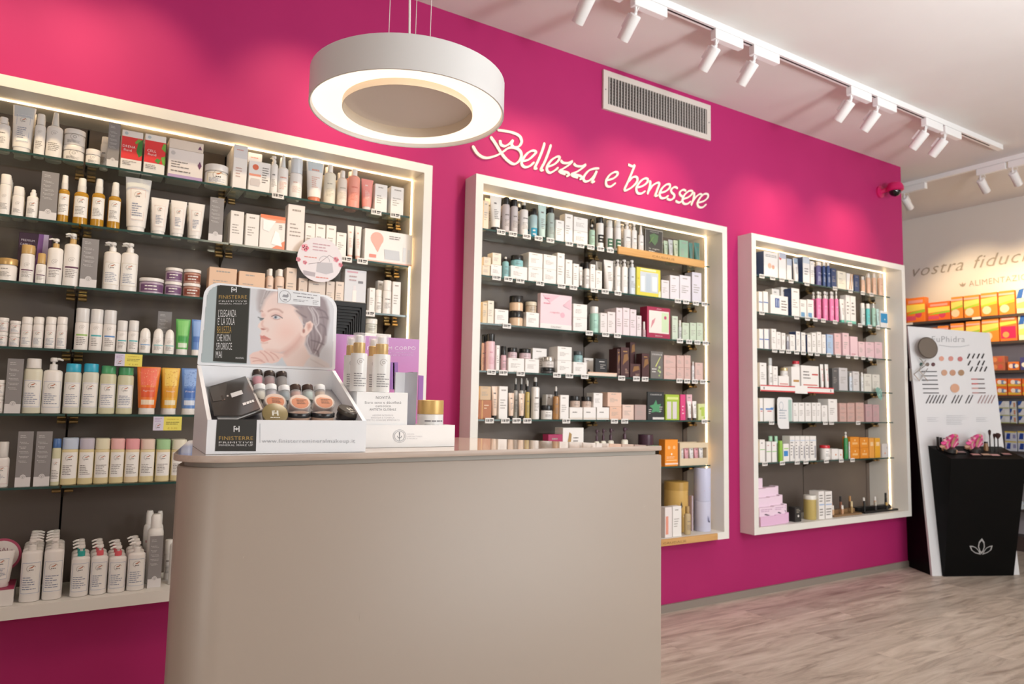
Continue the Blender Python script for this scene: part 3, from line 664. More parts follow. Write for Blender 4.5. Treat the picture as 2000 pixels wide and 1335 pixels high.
def put(kind, x0, x1, top, desc, n=1, rows=1, bk=0, up=None, lift=0, yo=None, name=None, **a):
    """bk: how many rows behind the front; up: stands on the item with this key; n: stack of n"""
    yf = CUR.yf+0.062*bk if yo is None else CUR.yf+yo
    zb = CUR.z
    if up is not None:
        p = CUR.last[up]; zb = p[0]+0.0006; yf = max(yf, p[1])
    rnd = kind not in ('carton', 'info_card')
    yc = yf
    for it in range(3):
        xa = on(x0, top+5, 1, yc)[0]; xb = on(x1, top+5, 1, yc)[0]; w = abs(xb-xa)
        if rnd:
            dfk = a.get('df', {'bottle': .8, 'pump_bottle': .75, 'tube': .6, 'roll_on': .8}.get(kind, 1.0))
            dr = ray((x0+x1)/2, top); th = math.atan2(dr[0], dr[1]); phi = math.atan(((x0+x1)/2-1000)/FPX)
            dep = (on((x0+x1)/2, top+5, 1, yc)-CAM) @ FW; perp = (x1-x0)/FPX*dep*math.cos(phi)
            w = perp/math.sqrt(math.cos(th)**2+(dfk*math.sin(th))**2)
            yc = yf+w/2*dfk
    zt = on((x0+x1)/2, top, 1, yc)[2]
    h = (zt-zb)/n; zt = min(zt, CUR.ceil)
    if n == 1: h = min(h, CUR.ceil-zb)
    else: h = min(h, (CUR.ceil-zb)/n-0.0006)
    if h < 0.008: h = 0.012
    xc = on((x0+x1)/2, top+5, 1, yc)[0] if rnd else (xa+xb)/2; lo, hi = xc-w/2, xc+w/2
    # keep neighbours of the same row apart
    for (l2, h2, y2, y3, z2, z3) in CUR.items:
        if y2 < yf+0.02 and y3 > yf+0.002 and z2 < zb+h*n-0.001 and z3 > zb+0.001:
            if lo < h2+0.0012 and xc > (l2+h2)/2: lo = h2+0.0012
            if hi > l2-0.0012 and xc < (l2+h2)/2: hi = l2-0.0012
    lo = max(lo, CUR.xmin); hi = min(hi, CUR.xmax)
    if hi-lo < 0.008:
        c_ = min(max((lo+hi)/2, CUR.xmin+0.006), CUR.xmax-0.006); lo, hi = c_-0.005, c_+0.005
    w = hi-lo; xc = (lo+hi)/2
    b, kids, d, oy = KIND[kind](kind, w, h, a)
    if a.get('side_only'): pass
    name = name or kind
    yfc = yf+oy
    ymax = 0.176
    o = b.build(name, None, (xc, yfc, zb))
    for kn, kb in kids: kid(kb, kn, o)
    pitch = a.get('pitch', d+0.004)
    key = a.get('key', None)
    reg = []
    for r_ in range(rows):
        if yf+r_*pitch+d > ymax+0.004 and r_ > 0: break
        for lv in range(n):
            if r_ == 0 and lv == 0: q = o
            else:
                q = copy_tree(o, (xc, yfc+r_*pitch, zb+lv*(h+0.0006)))
            REG.append([q, CUR.u, CUR.s, desc, xc, r_+bk, lv, CATS[kind]])
    dd = d+(rows-1)*pitch
    CUR.items.append((lo, hi, yf, yf+dd, zb, zb+n*h))
    CUR.last['p'] = (zb+n*(h+0.0006)-0.0006, yf)
    if key: CUR.last[key] = CUR.last['p']
    return o
C_ = lambda *a, **k: put('carton', *a, **k)
B_ = lambda *a, **k: put('bottle', *a, **k)
P_ = lambda *a, **k: put('pump_bottle', *a, **k)
T_ = lambda *a, **k: put('tube', *a, **k)
J_ = lambda *a, **k: put('jar', *a, **k)
D_ = lambda *a, **k: put('dropper_bottle', *a, **k)
K_ = lambda *a, **k: put('info_card', *a, **k)

def price_tag(u, s, px, word='white price tag'):
    yf = -0.0335; z = SHELF_Z[u][s]
    x, y0 = px, 0
    P = None
    for py in (600,):
        # the tag's centre lies on the shelf edge line at this picture column
        lo_, hi_ = CASES[u][0], CASES[u][1]
        for _ in range(30):
            m_ = (lo_+hi_)/2
            if pj((m_, yf, z))[0] < px: lo_ = m_
            else: hi_ = m_
    x = (lo_+hi_)/2; x = min(x, CASES[u][1]-TH-0.03)
    if u in LASTTAG and LASTTAG[u][0] == s and x-LASTTAG[u][1] < 0.05: x = LASTTAG[u][1]+0.05
    if x > CASES[u][1]-TH-0.024: return
    LASTTAG[u] = (s, x)
    b = MB(); w, h = 0.047, 0.025
    b.box(-w/2, w/2, -0.0008, 0.0008, -h/2-0.002, h/2-0.002, M('e9e4df', 0.5))
    S = lambda a, c: (-w/2+a*w, -0.0012, -h/2-0.002+c*h); bk = M('34302e', 0.6)
    for q, (a, c) in enumerate(((.07, .10), (.13, .15), (.18, .24), (.27, .30), (.34, .46))): b.patch(S, a, .28, c, .76, bk)
    b.patch(S, .54, .5, .92, .74, bk); b.patch(S, .54, .26, .84, .38, bk)
    c = MB(); c.box(-w/2, w/2, 0.0008, 0.0030, -0.002, 0.004, ACRYL)
    o = b.build('price_tag', None, (x, yf, z)); c.build('clip', o)
    TAGS.append([o, u, s, x])
LASTTAG = {}; TAGS = []
def tags(u, s, xs):
    for x in sorted(xs): price_tag(u, s, x)
# ================================================================ left case
BLU = '8f9cc0'
shelf('F1', 0)
B_(-6, 22, 230, 'white round-capped bottle at picture edge', rows=2)
T_(22, 71, 207, 'large white tube with pale top', tip='c9cdd2', lab=('frame', BLU), rows=2, bw=.8)
B_(61, 92, 224, 'white bottle with frosted cap', cw=.75, ch=.26, lab=('logo',), rows=2, lz=(.1, .9))
B_(94, 126, 221, 'white spray bottle with clear tapered cap', lab=('logo',), ch=.3, cw=.5, ct=.6, cap='d9d6d3', rows=2, lz=(.1, .9), name='spray_bottle')
J_(126, 168, 257, 'white screw jar', n=2, lab=('logo',), lh=.3)
J_(168, 197, 294, 'small white jar', lab=('logo',))
B_(198, 214, 268, 'slim white bottle behind grey card', cw=.9, yo=.05)
K_(213, 236, 241, 'grey information card beside red boxes', n_=5)
C_(239, 280, 256, 'red and white box reading DRENA fluid', d=.1, pr=[('r', 0, .28, 1, .84, 'e0383a'), ('o', .2, .92, .006, 'b9c6cc'), ('p', [(.72, .5), (.8, .76), (1, .82), (1, .42), (.85, .36)], '3f7d35'), ('p', [(.62, .72), (.78, .82), (.95, .8), (.7, .68)], '74a844'), ('t', .36, .56, .09, 'DRENA', 'ffffff', .6), ('t', .3, .47, .09, 'fluid', 'ffffff', .38), ('l', .08, .8, .12, .24, 3)])
C_(284, 325, 264, 'red and white box reading CELL fluid', d=.1, pr=[('r', 0, .28, 1, .84, 'e0383a'), ('o', .2, .92, .006, 'b9c6cc'), ('p', [(.8, .68), (.9, .82), (1, .8), (1, .6)], '74a844'), ('p', [(.5, .34), (.62, .42), (.8, .38), (.7, .28)], '4f8f3a'), ('p', [(.8, .45), (1, .5), (1, .25), (.88, .3)], '74a844'), ('t', .34, .55, .09, 'CELL', 'ffffff', .42), ('t', .36, .46, .09, 'fluid', 'ffffff', .4), ('l', .08, .8, .12, .24, 3)])
C_(330, 398, 294, 'white box with lilac foot and flower', d=.1, pr=[('r', 0, 0, 1, .13, 'b99fc6'), ('p', [(.84, .55), (.9, .7), (.96, .55), (.9, .42)], '6d4060'), ('o', .12, .85, .008, 'c9c2c0'), ('l', .08, .6, .35, .6, 3), ('l', .08, .7, .2, .3, 1)], key='a', col='e6ddd9')
C_(331, 398, 275, 'cream box with flower lying atop lilac-footed box', up='a', d=.09, col='e0d2c6', pr=[('p', [(.84, .3), (.9, .7), (.96, .3)], '6d4060')])
J_(400, 447, 326, 'wide white jar with framed label', lab=('frame', 'c9b27a'), lh=.3)
C_(458, 485, 276, 'tall white carton with side stripes', rows=3, d=.05, pr=[('r', 0, .7, 1, 1, 'd9d7da'), ('l', .2, .8, .86, .92, 1, 'd08a80'), ('l', .2, .75, .25, .5, 4, 'c9a49c')])
C_(487, 529, 316, 'white carton with orange round seal', d=.05, key='o', pr=[('o', .3, .8, .012, 'e0704f'), ('r', .02, .5, .56, .57, 'ec9a80'), ('p', [(.05, .3), (.1, .42), (.5, .42), (.55, .3), (.5, .18), (.1, .18)], 'cfc6c4'), ('l', .62, .95, .3, .85, 7)])
C_(486, 513, 281, 'tall white carton behind orange-seal carton', bk=1, pr=[('r', 0, .7, 1, 1, 'd2d2d8'), ('l', .2, .8, .86, .92, 1, 'd08a80')])
P_(530, 544, 305, 'white pump bottle', rows=2)
B_(544, 565, 296, 'white cone-topped spray bottle', ch=.3, cw=.45, ct=.55, cap='d5d8dc', lab=('txt', 'd99a88'), rows=2, name='spray_bottle')
B_(568, 592, 310, 'tall white silver-collared bottle', ch=.38, cw=.98, ct=1, cap='d0d4da', rows=2, lab=('txt', 'd9b0a4'))
T_(599, 634, 316, 'white tube standing on orange cap', cap='e0825f', tip='c6cfd6', lab=('txt', 'd99a88'))
B_(634, 657, 322, 'clear bottle with white cap', ch=.2, cw=.45, col='e4dccb', lab=('txt', 'b9b0a0'), rows=2)
B_(660, 679, 334, 'shorter clear bottle with white cap', ch=.2, cw=.5, col='e6d9cd', lab=('txt', 'b9b0a0'), rows=2)
B_(681, 704, 330, 'pink bottle with white cap', ch=.17, cw=.5, col='efa292', lab=('txt', 'd9786a'), rows=2)
T_(706, 730, 350, 'small pink tube', col='ef9f97', lab=('txt', 'f6dcd6'))
C_(733, 757, 360, 'slim white carton', d=.05, rows=2)
C_(764, 789, 365, 'slim white carton', d=.05, rows=2)
tags('F1', 0, [543, 735, 772])
shelf('F1', 1)
B_(1, 24, 341, 'white bottle with beige print', rows=4, ch=.25, cw=.92, lab=('logo',))
B_(26, 49, 365, 'short white capped bottle', rows=3, ch=.3, cw=.92, lab=('logo',))
D_(54, 78, 370, 'white dropper bottle', cap='efebe7', bulb='efebe7', lab=('plain',), rows=2)
K_(82, 116, 336, 'grey information card left of amber bottles', n=6) if False else K_(82, 116, 336, 'grey information card left of amber bottles')
for i, (a_, b_, t_) in enumerate(((112, 139, 343), (147, 176, 349), (182, 208, 350), (214, 239, 357))):
    B_(a_, b_, t_, 'amber oil bottle with white label', df=1, ch=.3, cw=.6, ct=.85, cap='ece8e4', cap2='e2ded9', col='c8952c', rough=.12, alpha=.8, liq='a8701a', lev=.9, lab=('plain',), lz=(.22, .85), rows=2, name='oil_bottle')
T_(246, 297, 348, 'largest white tube with framed label', lab=('frame', 'd8a8a0'), ch=.1)
for a_, b_, t_ in ((295, 331, 387), (334, 366, 392), (368, 401, 397)):
    T_(a_, b_, t_, 'medium white tube with pink-framed label', lab=('frame', 'e0b8b0'), ch=.1, rows=2)
K_(411, 438, 386, 'grey information card right of white tubes')
C_(451, 477, 412, 'plain white carton', d=.07, rows=2)
C_(481, 507, 418, 'plain white carton', d=.07, rows=2)
C_(509, 558, 421, 'orange and silver gift box', d=.07, pr=[('r', 0, .9, 1, 1, 'ec8158'), ('p', [(.05, .9), (1, .9), (1, .82), (.5, .8), (.25, .86)], 'f1a383'), ('p', [(.45, 0), (1, .28), (1, 0)], 'e98a68'), ('p', [(.12, .55), (.35, .5), (.62, .85), (.1, .85)], 'f7f5f4'), ('p', [(.45, .15), (.9, .1), (.75, .5), (.6, .55)], 'faf9f8'), ('l', .75, .9, .6, .75, 3)])
C_(563, 596, 400, 'tall white carton above the others', d=.05, col='e9dfdb')
for a_, b_, t_ in ((597, 616, 436), (617, 636, 438), (638, 657, 440), (658, 677, 454)):
    C_(a_, b_, t_, 'small white carton in the row behind the round sign', rows=2, d=.05)
T_(679, 692, 440, 'slim white tube beside gift box', cap='e8b8a6', lab=('txt', 'e2a898'))
T_(694, 707, 442, 'slim white tube beside gift box', cap='e8b8a6', lab=('txt', 'e2a898'))
C_(713, 806, 452, 'wide white gift box with pink balloon and pouch', d=.10, yo=-.011, pr=[('r', 0, 0, 1, .04, 'e6b7a6'), ('o', .25, .72, .03, 'f0aa9c'), ('p', [(.15, .6), (.35, .6), (.27, .3)], 'f0aa9c'), ('p', [(.42, .12), (.40, .42), (.72, .42), (.74, .12)], 'c4c6cb'), ('r', .8, .1, .86, .55, 'd9dadd'), ('r', .9, .1, .95, .5, 'd9dadd'), ('l', .5, .95, .75, .88, 2), ('r', .1, .12, .24, .22, 'ea8878')])
tags('F1', 1, [677, 708])
shelf('F1', 2)
J_(-4, 36, 506, 'wide white jar with gold lid', cap='c9a468', cm=.4, lh=.28)
C_(37, 102, 456, 'dark purple box reading PREMIUM CAPELLI', bk=1, d=.03, col='3f2438', pr=[('p', [(.5, 0), (.6, 1), (.75, 1), (.7, 0)], '8a5a9a'), ('p', [(.7, 0), (.75, 1), (.9, 1), (.9, 0)], 'cbb8d2'), ('t', .28, .83, .06, 'PREMIUM', 'e9dfe9', .4), ('t', .22, .75, .06, 'CAPELLI', 'e9dfe9', .32)])
B_(42, 70, 479, 'white bottle with gold cap and plum band', cap='c9a468', ch=.24, cw=.95, ct=1, lab=('logo', '5e2a4c'), rows=2)
B_(72, 92, 495, 'small white bottle with gold cap', cap='c9a468', ch=.35, cw=.8, lab=('logo', '5e2a4c'))
P_(94, 126, 466, 'white pump bottle with gold collar', collar='c9a468', lab=('logo', '5e2a4c'), rows=1)
P_(128, 160, 456, 'taller white pump bottle with gold collar', collar='c9a468', lab=('logo', '5e2a4c'), rows=2)
K_(161, 194, 466, 'grey information card between pump bottles', n=5) if False else K_(161, 194, 466, 'grey information card between pump bottles')
P_(205, 238, 473, 'cream pump bottle with framed label', lab=('frame', 'c8b79a'), rows=2)
P_(239, 272, 475, 'cream pump bottle with framed label', lab=('frame', 'c8b79a'), rows=2)
J_(272, 321, 545, 'wide purple-printed jar', col='b6a3b4', cap='ece8e4', lh=.22, lab=('band', '6f4b72', .1, .9))
J_(323, 357, 525, 'purple-printed jar', n=2, col='b6a3b4', lh=.22, lab=('band', '6f4b72', .1, .9))
J_(359, 393, 528, 'brown-printed jar', n=2, col='bd8f7d', lh=.22, lab=('band', '8c4d3c', .1, .9))
C_(409, 463, 523, 'peach carton with flap', d=.06, col='d9b79c')
C_(467, 518, 531, 'peach carton with flap', d=.06, col='d9b79c')
B_(521, 535, 525, 'small beige bottle', col='e0c6b6', rows=2)
B_(538, 556, 526, 'small beige bottle', col='e0c6b6', rows=2)
C_(560, 580, 523, 'cream carton', col='dcc8b8', rows=2)
C_(584, 601, 543, 'cream carton', col='dcc8b8', rows=2)
C_(603, 636, 549, 'cream carton', col='dfcfc2', rows=2)
C_(638, 654, 549, 'short cream carton', col='dfcfc2')
C_(656, 672, 550, 'short cream carton', col='dfcfc2')
C_(674, 716, 527, 'pale grey gift box with small bottle pictured', d=.06, col='cfd0d6', pr=[('r', .1, .92, .6, .96, 'c89aa8'), ('r', .38, .15, .55, .5, 'efe4e0'), ('r', .40, .5, .53, .62, 'dad4d8'), ('r', .62, .68, .85, .74, '77757d'), ('l', .2, .7, .7, .88, 2, 'b59aa0')])
C_(722, 733, 562, 'slim white carton')
B_(733, 746, 566, 'slim white capped bottle', ch=.3, cw=.95, ct=1)
B_(748, 765, 548, 'taller slim white capped bottle', ch=.3, cw=.95, ct=1, yo=.0)
C_(766, 783, 550, 'taller slim white carton', key='z')
C_(738, 750, 548, 'slim white carton standing at the back', bk=1)
tags('F1', 2, [722])
shelf('F1', 3)
J_(-6, 18, 621, 'white jar with pink-framed label', n=2, lab=('frame', 'd89aa6'), lh=.25)
J_(20, 41, 627, 'smaller white jar with pink-framed label', n=2, lab=('frame', 'd89aa6'), lh=.25)
for a_, b_ in ((43, 65), (66, 87), (90, 111), (112, 133)):
    B_(a_, b_, 619, 'white cylinder bottle with pink-framed label', ch=.24, cw=.96, ct=1, df=1, lab=('frame', 'd89aa6'), lz=(.05, .75), rows=2)
for a_, b_, t_, c_ in ((149, 176, 602, '9ac06a'), (178, 203, 604, '58b6bc'), (204, 229, 606, '5f8fc8')):
    B_(a_, b_, t_, 'tall white bottle with %s band' % {'9ac06a': 'green', '58b6bc': 'teal', '5f8fc8': 'blue'}[c_], ch=.34, cw=.97, ct=1, cap='e0dedd', lab=('logo', c_), lz=(.05, .98), hs=.004)
for a_, b_ in ((230, 250), (252, 272)):
    B_(a_, b_, 626, 'short white bottle with teal band', ch=.34, cw=.97, ct=1, cap='e0dedd', lab=('logo', '58b6bc'), lz=(.05, .98), hs=.004)
for a_, b_, t_, c_ in ((273, 296, 640, '6f9fd0'), (299, 321, 641, '58b6bc'), (322, 342, 643, '58b6bc')):
    put('roll_on', a_, b_, t_, 'white dome-capped roll-on', lab=('logo', c_))
K_(309, 336, 608, 'small grey card behind roll-ons', bk=1, yo=.09)
T_(342, 373, 623, 'green tube with leaf print', col='5fae58', pan=[(.45, .95, '7cc46e'), (.25, .42, '3f9c48'), (.05, .2, 'd4e2cc')], lab=None, ch=.16, bw=.8)
T_(375, 396, 624, 'blue tube with leaf print', col='5f86c4', pan=[(.45, .95, '86a6da'), (.25, .42, '466fb4')], lab=None, ch=.16, bw=.8)
C_(712, 764, 651, 'flat white carton under glass jar', d=.08, key='j')
J_(713, 737, 623, 'small glass jar with white lid', up='j', cap='efece8', col='d8d8cf', lab=('txt',))
shelf('F1', 4)
J_(-12, 12, 742, 'white jar with red-framed label', n=2, lab=('frame', 'c88a92'), lh=.2)
K_(15, 47, 700, 'grey information card left of shampoo bottles')
B_(48, 86, 700, 'cream shampoo bottle with white cap', col='dcd8c4', ch=.18, cw=.8, df=.7, lab=('frame', BLU), lz=(.13, .74), rows=1)
P_(87, 125, 698, 'white pump bottle with framed label', nz=1, lab=('frame', BLU), lz=(.13, .74), ph=.22)
for a_, b_, t_, c_, w_ in ((128, 161, 710, '35a9c9', 'blue'), (163, 195, 710, '35a9c9', 'blue'), (197, 229, 714, '4f9f6a', 'green'), (231, 263, 717, '4f9f6a', 'green')):
    B_(a_, b_, t_, 'cream shampoo bottle with %s cap' % w_, col='d8d6c6' if w_ == 'blue' else 'd3cfae', ch=.17, cw=.9, ct=.98, df=.7, cap=c_, lab=('frame', BLU), lz=(.15, .75), rows=2)
T_(268, 315, 716, 'orange tube reading Agrumi', col='e8792c', word='Agrumi', pan=[(.55, .97, 'ea6a50'), (.26, .5, 'd9521f'), (.08, .2, 'e9d2b8')], speck='f3a27e', lab=None, ch=.13, bw=.72)
T_(317, 353, 718, 'yellow tube reading Vaniglia', col='e3aa35', word='Vaniglia', pan=[(.55, .97, 'ecc65c'), (.26, .5, 'dc9a22'), (.08, .2, 'e9dcb8')], speck='c98a2a', lab=None, ch=.13, bw=.78, rows=2)
T_(355, 390, 719, 'blue tube reading Fiori', col='5f86c4', word='Fiori', pan=[(.55, .97, '86a6da'), (.26, .5, '3f68b0'), (.08, .2, 'd2d8e6')], speck='3f68b0', lab=None, ch=.13, bw=.8)
shelf('F1', 5)
B_(-8, 22, 862, 'white bottle with clear cap at picture edge', ch=.34, cw=.75, cap='d9d6d2', ct=1, lab=('frame', 'c88a92'))
K_(36, 66, 842, 'grey information card, left of a pair')
K_(72, 103, 842, 'grey information card, right of a pair')
B_(103, 121, 856, 'cream bottle with dark blue cap', col='d2cfae', cap='4a6ea6', ch=.2, cw=.95, df=.8, lab=('plain',), bk=0)
for i, (a_, b_, c_, w_) in enumerate(((122, 155, 'c4cfe2', 'pale blue'), (156, 186, 'c6bfcb', 'mauve'), (187, 216, 'e6dfc2', 'straw'), (217, 245, 'ecb9b6', 'pink'), (246, 274, 'eaa5aa', 'rose'), (275, 304, 'ead0c2', 'peach'), (306, 334, 'a8cf9c', 'green'), (336, 366, 'e6e0cc', 'ivory'))):
    B_(a_, b_, 855+i*.4, 'straw-coloured bath bottle with %s cap' % w_, col=('e0d0a2' if i != 4 else 'e6d2ae'), cap=c_, ch=.24, cw=.97, ct=1, df=.75, hs=.004, lab=('plain',), lz=(.18, .92), rows=2)
shelf('F1', 6)
# gift tray with the round sign
def tray_sign():
    P = on(5, 1125, 1, -0.07); x = P[0]; z = CUR.z
    r = empty('gift_display', (x, -0.07, z))
    b = MB(); xb = on(27, 1150, 1, -.085)[0]-x; b.bbox(-0.2, xb, -0.015, 0.13, 0, 0.052, M('e9e4e0', .45), .001); b.box(-0.2, xb+.0, -0.0152, 0.13, 0.0522, 0.0535, M('a8325a', .45)); b.build('tray', r)
    Pc = on(3, 1084, 1, 0.02)-np.array(r.location); rr = abs(on(42, 1084, 1, 0.02)[0]-on(3, 1084, 1, 0.02)[0])
    b = MB(); T = Matrix.Translation(Vector(Pc)) @ Matrix.Rotation(math.pi/2, 4, 'X'); b.lathe([(rr, -0.002), (rr, 0)], M('b04a68', .45), seg=40, T=T); S = lambda u, v: (Pc[0]+u, Pc[1]-0.0006, Pc[2]+v)
    b.disc(S, 0, 0, rr*.86, M('e6dfdc', .45), 40); b.text(lambda u, v: (Pc[0]+u, Pc[1]-0.0012, Pc[2]+v+rr*.25-0.5*(u*u)/rr*1.2), 0, 0, rr*.3, 'REGALO', M('7c4452', .5), 'c', width=rr*1.35)
    b.box(Pc[0]-0.01, Pc[0]+0.01, Pc[1]+0.001, Pc[1]+0.004, 0.0536, Pc[2], ACRYL); b.build('round_sign', r)
    tag(r, 'white and magenta gift tray with a round REGALO sign, bottom left', 'display stand')
tray_sign()
CUR.z0 = CUR.z; CUR.z = CUR.z+0.0542
T_(-20, 30, 1076, 'white tube standing on the gift tray', lab=('frame', BLU), bw=.7, yo=.01)
CUR.z = CUR.z0; CUR.items.clear()
for a_, b_, t_ in ((45, 86, 1051), (89, 128, 1049)):
    P_(a_, b_, t_, 'large white pump bottle with blue-framed label', lab=('frame', BLU), lz=(.16, .78), ph=.18, rows=4, df=.8, pitch=.056, nz=1 if a_ == 45 else -1)
for a_, b_, t_, c_, w_ in ((142, 178, 1063, '2fa39c', 'teal'), (180, 213, 1062, 'e0606a', 'coral'), (215, 249, 1064, 'e0606a', 'coral'), (252, 286, 1056, 'ece8e4', 'white')):
    P_(a_, b_, t_, 'small white pump bottle with %s collar' % w_, collar=c_, lab=('frame', BLU), lz=(.12, .85), ph=.22, rows=3, df=.8, pitch=.06)
put('spray_can', 290, 322, 1003, 'tall white spray can, front of a trio', yo=.075, lab=('txt', 'd0a0a0'))
put('spray_can', 281, 304, 996, 'tall white spray can, back left of a trio', yo=.155, lab=('txt', 'd0a0a0'))
put('spray_can', 303, 321, 997, 'tall white spray can, back right of a trio', yo=.158, lab=('txt', 'd0a0a0'))
K_(293, 319, 1046, 'grey information card before the spray cans', yo=.02)
J_(323, 338, 1053, 'white jar with gold rim beside counter', yo=.12)
B_(333, 360, 1038, 'clear white bottle beside counter', yo=.03, col='e4e0dc', cw=.5)
# special-offer tickets hanging on the shelf edge
def ticket(px0, px1, py0, py1, s, ds):
    z = SHELF_Z['F1'][s]; P0 = on(px0, py0, 1, -0.036); P1 = on(px1, py1, 1, -0.036); w, h = P1[0]-P0[0], P0[2]-P1[2]
    b = MB(); b.box(0, w, -0.0006, 0.0006, -h, 0, M('efe04f' if False else 'e6d964', .5)); S = lambda u, v: (u*w, -0.0011, -h+v*h); S2 = lambda u, v: (u*w, -0.0015, -h+v*h)
    b.patch(S, 0, 0, .36, 1, M('d3cde0', .5)); emblem(b, S2, .18, .3, .11, w/h); lines(b, S2, .05, .32, .6, .92, 3, 'a98fb4')
    b.text(lambda u, v: (u*w, -0.0015, -h+v*h), .68, .76, .13, 'OFFERTA', M('b99a30', .5), 'c', width=.42); lines(b, S2, .44, .92, .4, .66, 2, '857a3c', seed=2); b.text(lambda u, v: (u*w, -0.0015, -h+v*h), .68, .1, .17, '€ 5,90', M('b99a30', .5), 'c', width=.34)
    c = MB(); c.box(w*.4, w*.6, 0.0006, 0.0055, -0.004, max(0.002, z+0.003-P0[2]), ACRYL)
    o = b.build('offer_ticket', None, (P0[0], -0.036, P0[2])); c.build('clip', o); tag(o, ds, 'sign')
ticket(225, 277, 690, 716, 3, 'yellow and lilac offer ticket on the left case fourth shelf edge')
ticket(300, 354, 813, 840, 4, 'yellow and lilac offer ticket hanging below the orange and yellow tubes')
# round promotional card on shelf two edge
def round_card():
    P = on(625, 507, 1, -0.045); rr = (on(669, 507, 1, -.045)[0]-on(581, 507, 1, -.045)[0])/2
    r = MB(); T = Matrix.Translation((0, 0, 0)) @ Matrix.Rotation(math.pi/2, 4, 'X'); r.lathe([(rr, -0.0007), (rr, 0.0007)], M('d8d2d8', .4), seg=48, T=T)
    S = lambda u, v: (u*rr, -0.0012, v*rr); S2 = lambda u, v: (u*rr, -0.0016, v*rr)
    for (u, v, q) in ((-.68, .45, .16), (-.95, -.1, .1), (-.66, -.2, .09), (.72, .1, .12), (.93, -.12, .1)):
        for j in range(5):
            a = j*1.2566; r.disc(S2, u+q*.6*math.cos(a), v+q*.6*math.sin(a), q*.5, M('e9a3ae' if j % 2 else 'd9788c', .5), 8)
    r.face([S(-.15, -.55), S(-.12, -.12), S(.55, -.08), S(.62, -.5), S(.3, -.62)], M('b4b2ba', .5)); r.ringf(S, .2, -.05, .22, .25, M('b4b2ba', .5), 10, 0, 180)
    r.face([S(-.72, -.55), S(-.7, -.75), S(-.2, -.78), S(-.18, -.6)], M('a9a2aa', .5))
    lines(r, S2, -.35, .5, .35, .75, 3, 'c09aa6'); lines(r, S2, -.7, -.1, .0, .12, 1, 'd08078'); lines(r, S2, -.15, .45, -.86, -.72, 1, 'd08078')
    r.tube([S(-.5, -.25), S(0, -.12), S(.4, .25), S(.7, .1)], .0007, M('6d5a66', .5), 5)
    c = MB(); c.box(-.01, .01, 0.0008, 0.0145, SHELF_Z['F1'][1]-P[2]-0.003, SHELF_Z['F1'][1]-P[2]+0.004, ACRYL)
    o = r.build('promotional_card', None, tuple(P)); c.build('clip', o)
    tag(o, 'round pale card with cherry blossom and pouch on the second shelf edge', 'sign')
round_card()
# ================================================================ middle case
BK = '1d1c1c'
shelf('F2', 0)
C_(945, 955, 392, 'cream carton in the left corner', rows=3, col='e6d3bb', d=.05)
T_(957, 981, 383, 'white tube with black foot cap', cap=BK, rows=2, lab=('txt',))
B_(981, 996, 385, 'clear bottle with black cap', cap=BK, ch=.2, cw=.9, ct=1, df=1, col='c9bfc0', rows=2)
B_(997, 1012, 390, 'clear bottle with black cap', cap=BK, ch=.2, cw=.9, ct=1, df=1, col='cbc3c3', rows=2)
D_(1015, 1032, 388, 'white dropper bottle with black collar', rows=2)
B_(1034, 1050, 408, 'two-tone blue bottle with black cap', cap=BK, ch=.22, cw=.8, df=1, col='a9c3c6', rows=2, lab=('band', '2f93b4', .0, .45), lz=(.03, .9))
T_(1051, 1068, 400, 'pale teal tube', col='c3d9d4', cap=BK, ch=.06)
B_(1068, 1083, 405, 'clear green bottle with black cap', cap=BK, ch=.18, cw=.9, ct=1, df=1, col='aab8b2', rows=2)
C_(1086, 1102, 430, 'white carton', rows=2, d=.07)
C_(1104, 1119, 418, 'tall white carton', d=.05)
C_(1121, 1148, 425, 'white carton', n=2, d=.06)
D_(1150, 1162, 438, 'small mint dropper bottle', col='b3d2bd', rows=1)
B_(1151, 1162, 428, 'black capped bottle at back', bk=1, cap=BK, col='cfc9c6', ch=.3, cw=.9)
B_(1164, 1179, 424, 'white bottle with black cap and black band', cap=BK, ch=.2, cw=.96, ct=1, df=1, lab=('band', BK, .2, .55), lz=(.05, .95), hs=.003)
for a_, b_ in ((1183, 1197), (1199, 1213)):
    B_(a_, b_, 431, 'white bottle with dark green label', ch=.22, cw=.9, ct=.9, cap='dedcd8', lab=('band', '3f6b50', .1, .5), lz=(.05, .95), df=1)
P_(1217, 1232, 435, 'cream pump bottle behind the wooden plank', rows=2)
P_(1233, 1244, 437, 'cream pump bottle behind the wooden plank', rows=2)
B_(1246, 1257, 441, 'slim white spray bottle', ch=.3, cw=.5, ct=.6, name='spray_bottle')
C_(1260, 1294, 449, 'dark framed card with vine leaf reading CAUDALIE', d=.012, col='4a4641', yo=.012, pr=[('r', 0, 0, 1, .015, 'b8b2aa'), ('r', 0, .98, 1, 1, 'b8b2aa'), ('r', 0, 0, .02, 1, 'b8b2aa'), ('r', .98, 0, 1, 1, 'b8b2aa'), ('p', [(.3, .6), (.25, .8), (.5, .88), (.75, .82), (.7, .6), (.55, .45)], '5f7a55'), ('p', [(.2, .5), (.25, .5), (.5, .75), (.46, .77)], '6f8a50'), ('t', .5, .9, .06, 'CAUDALIE', 'e0dcd4', .5), ('t', .5, .3, .08, 'la vigne', 'e9e4da', .6), ('l', .2, .8, .08, .26, 3, 'e9e4da')])
T_(1296, 1305, 470, 'small pale green tube', col='b9c9b0', rows=2)
T_(1305, 1315, 468, 'silver tube', col='c2c4c4', cap='dddddd')
T_(1315, 1325, 469, 'pale green tube with silver shoulder', col='c4cfb2')
C_(1327, 1344, 469, 'green carton', col='8fb098', rows=2)
T_(1345, 1354, 474, 'dark teal tube', col='4f8078', cap='7fa39c')
T_(1355, 1368, 474, 'dark teal tube', col='4f8078', cap='7fa39c')
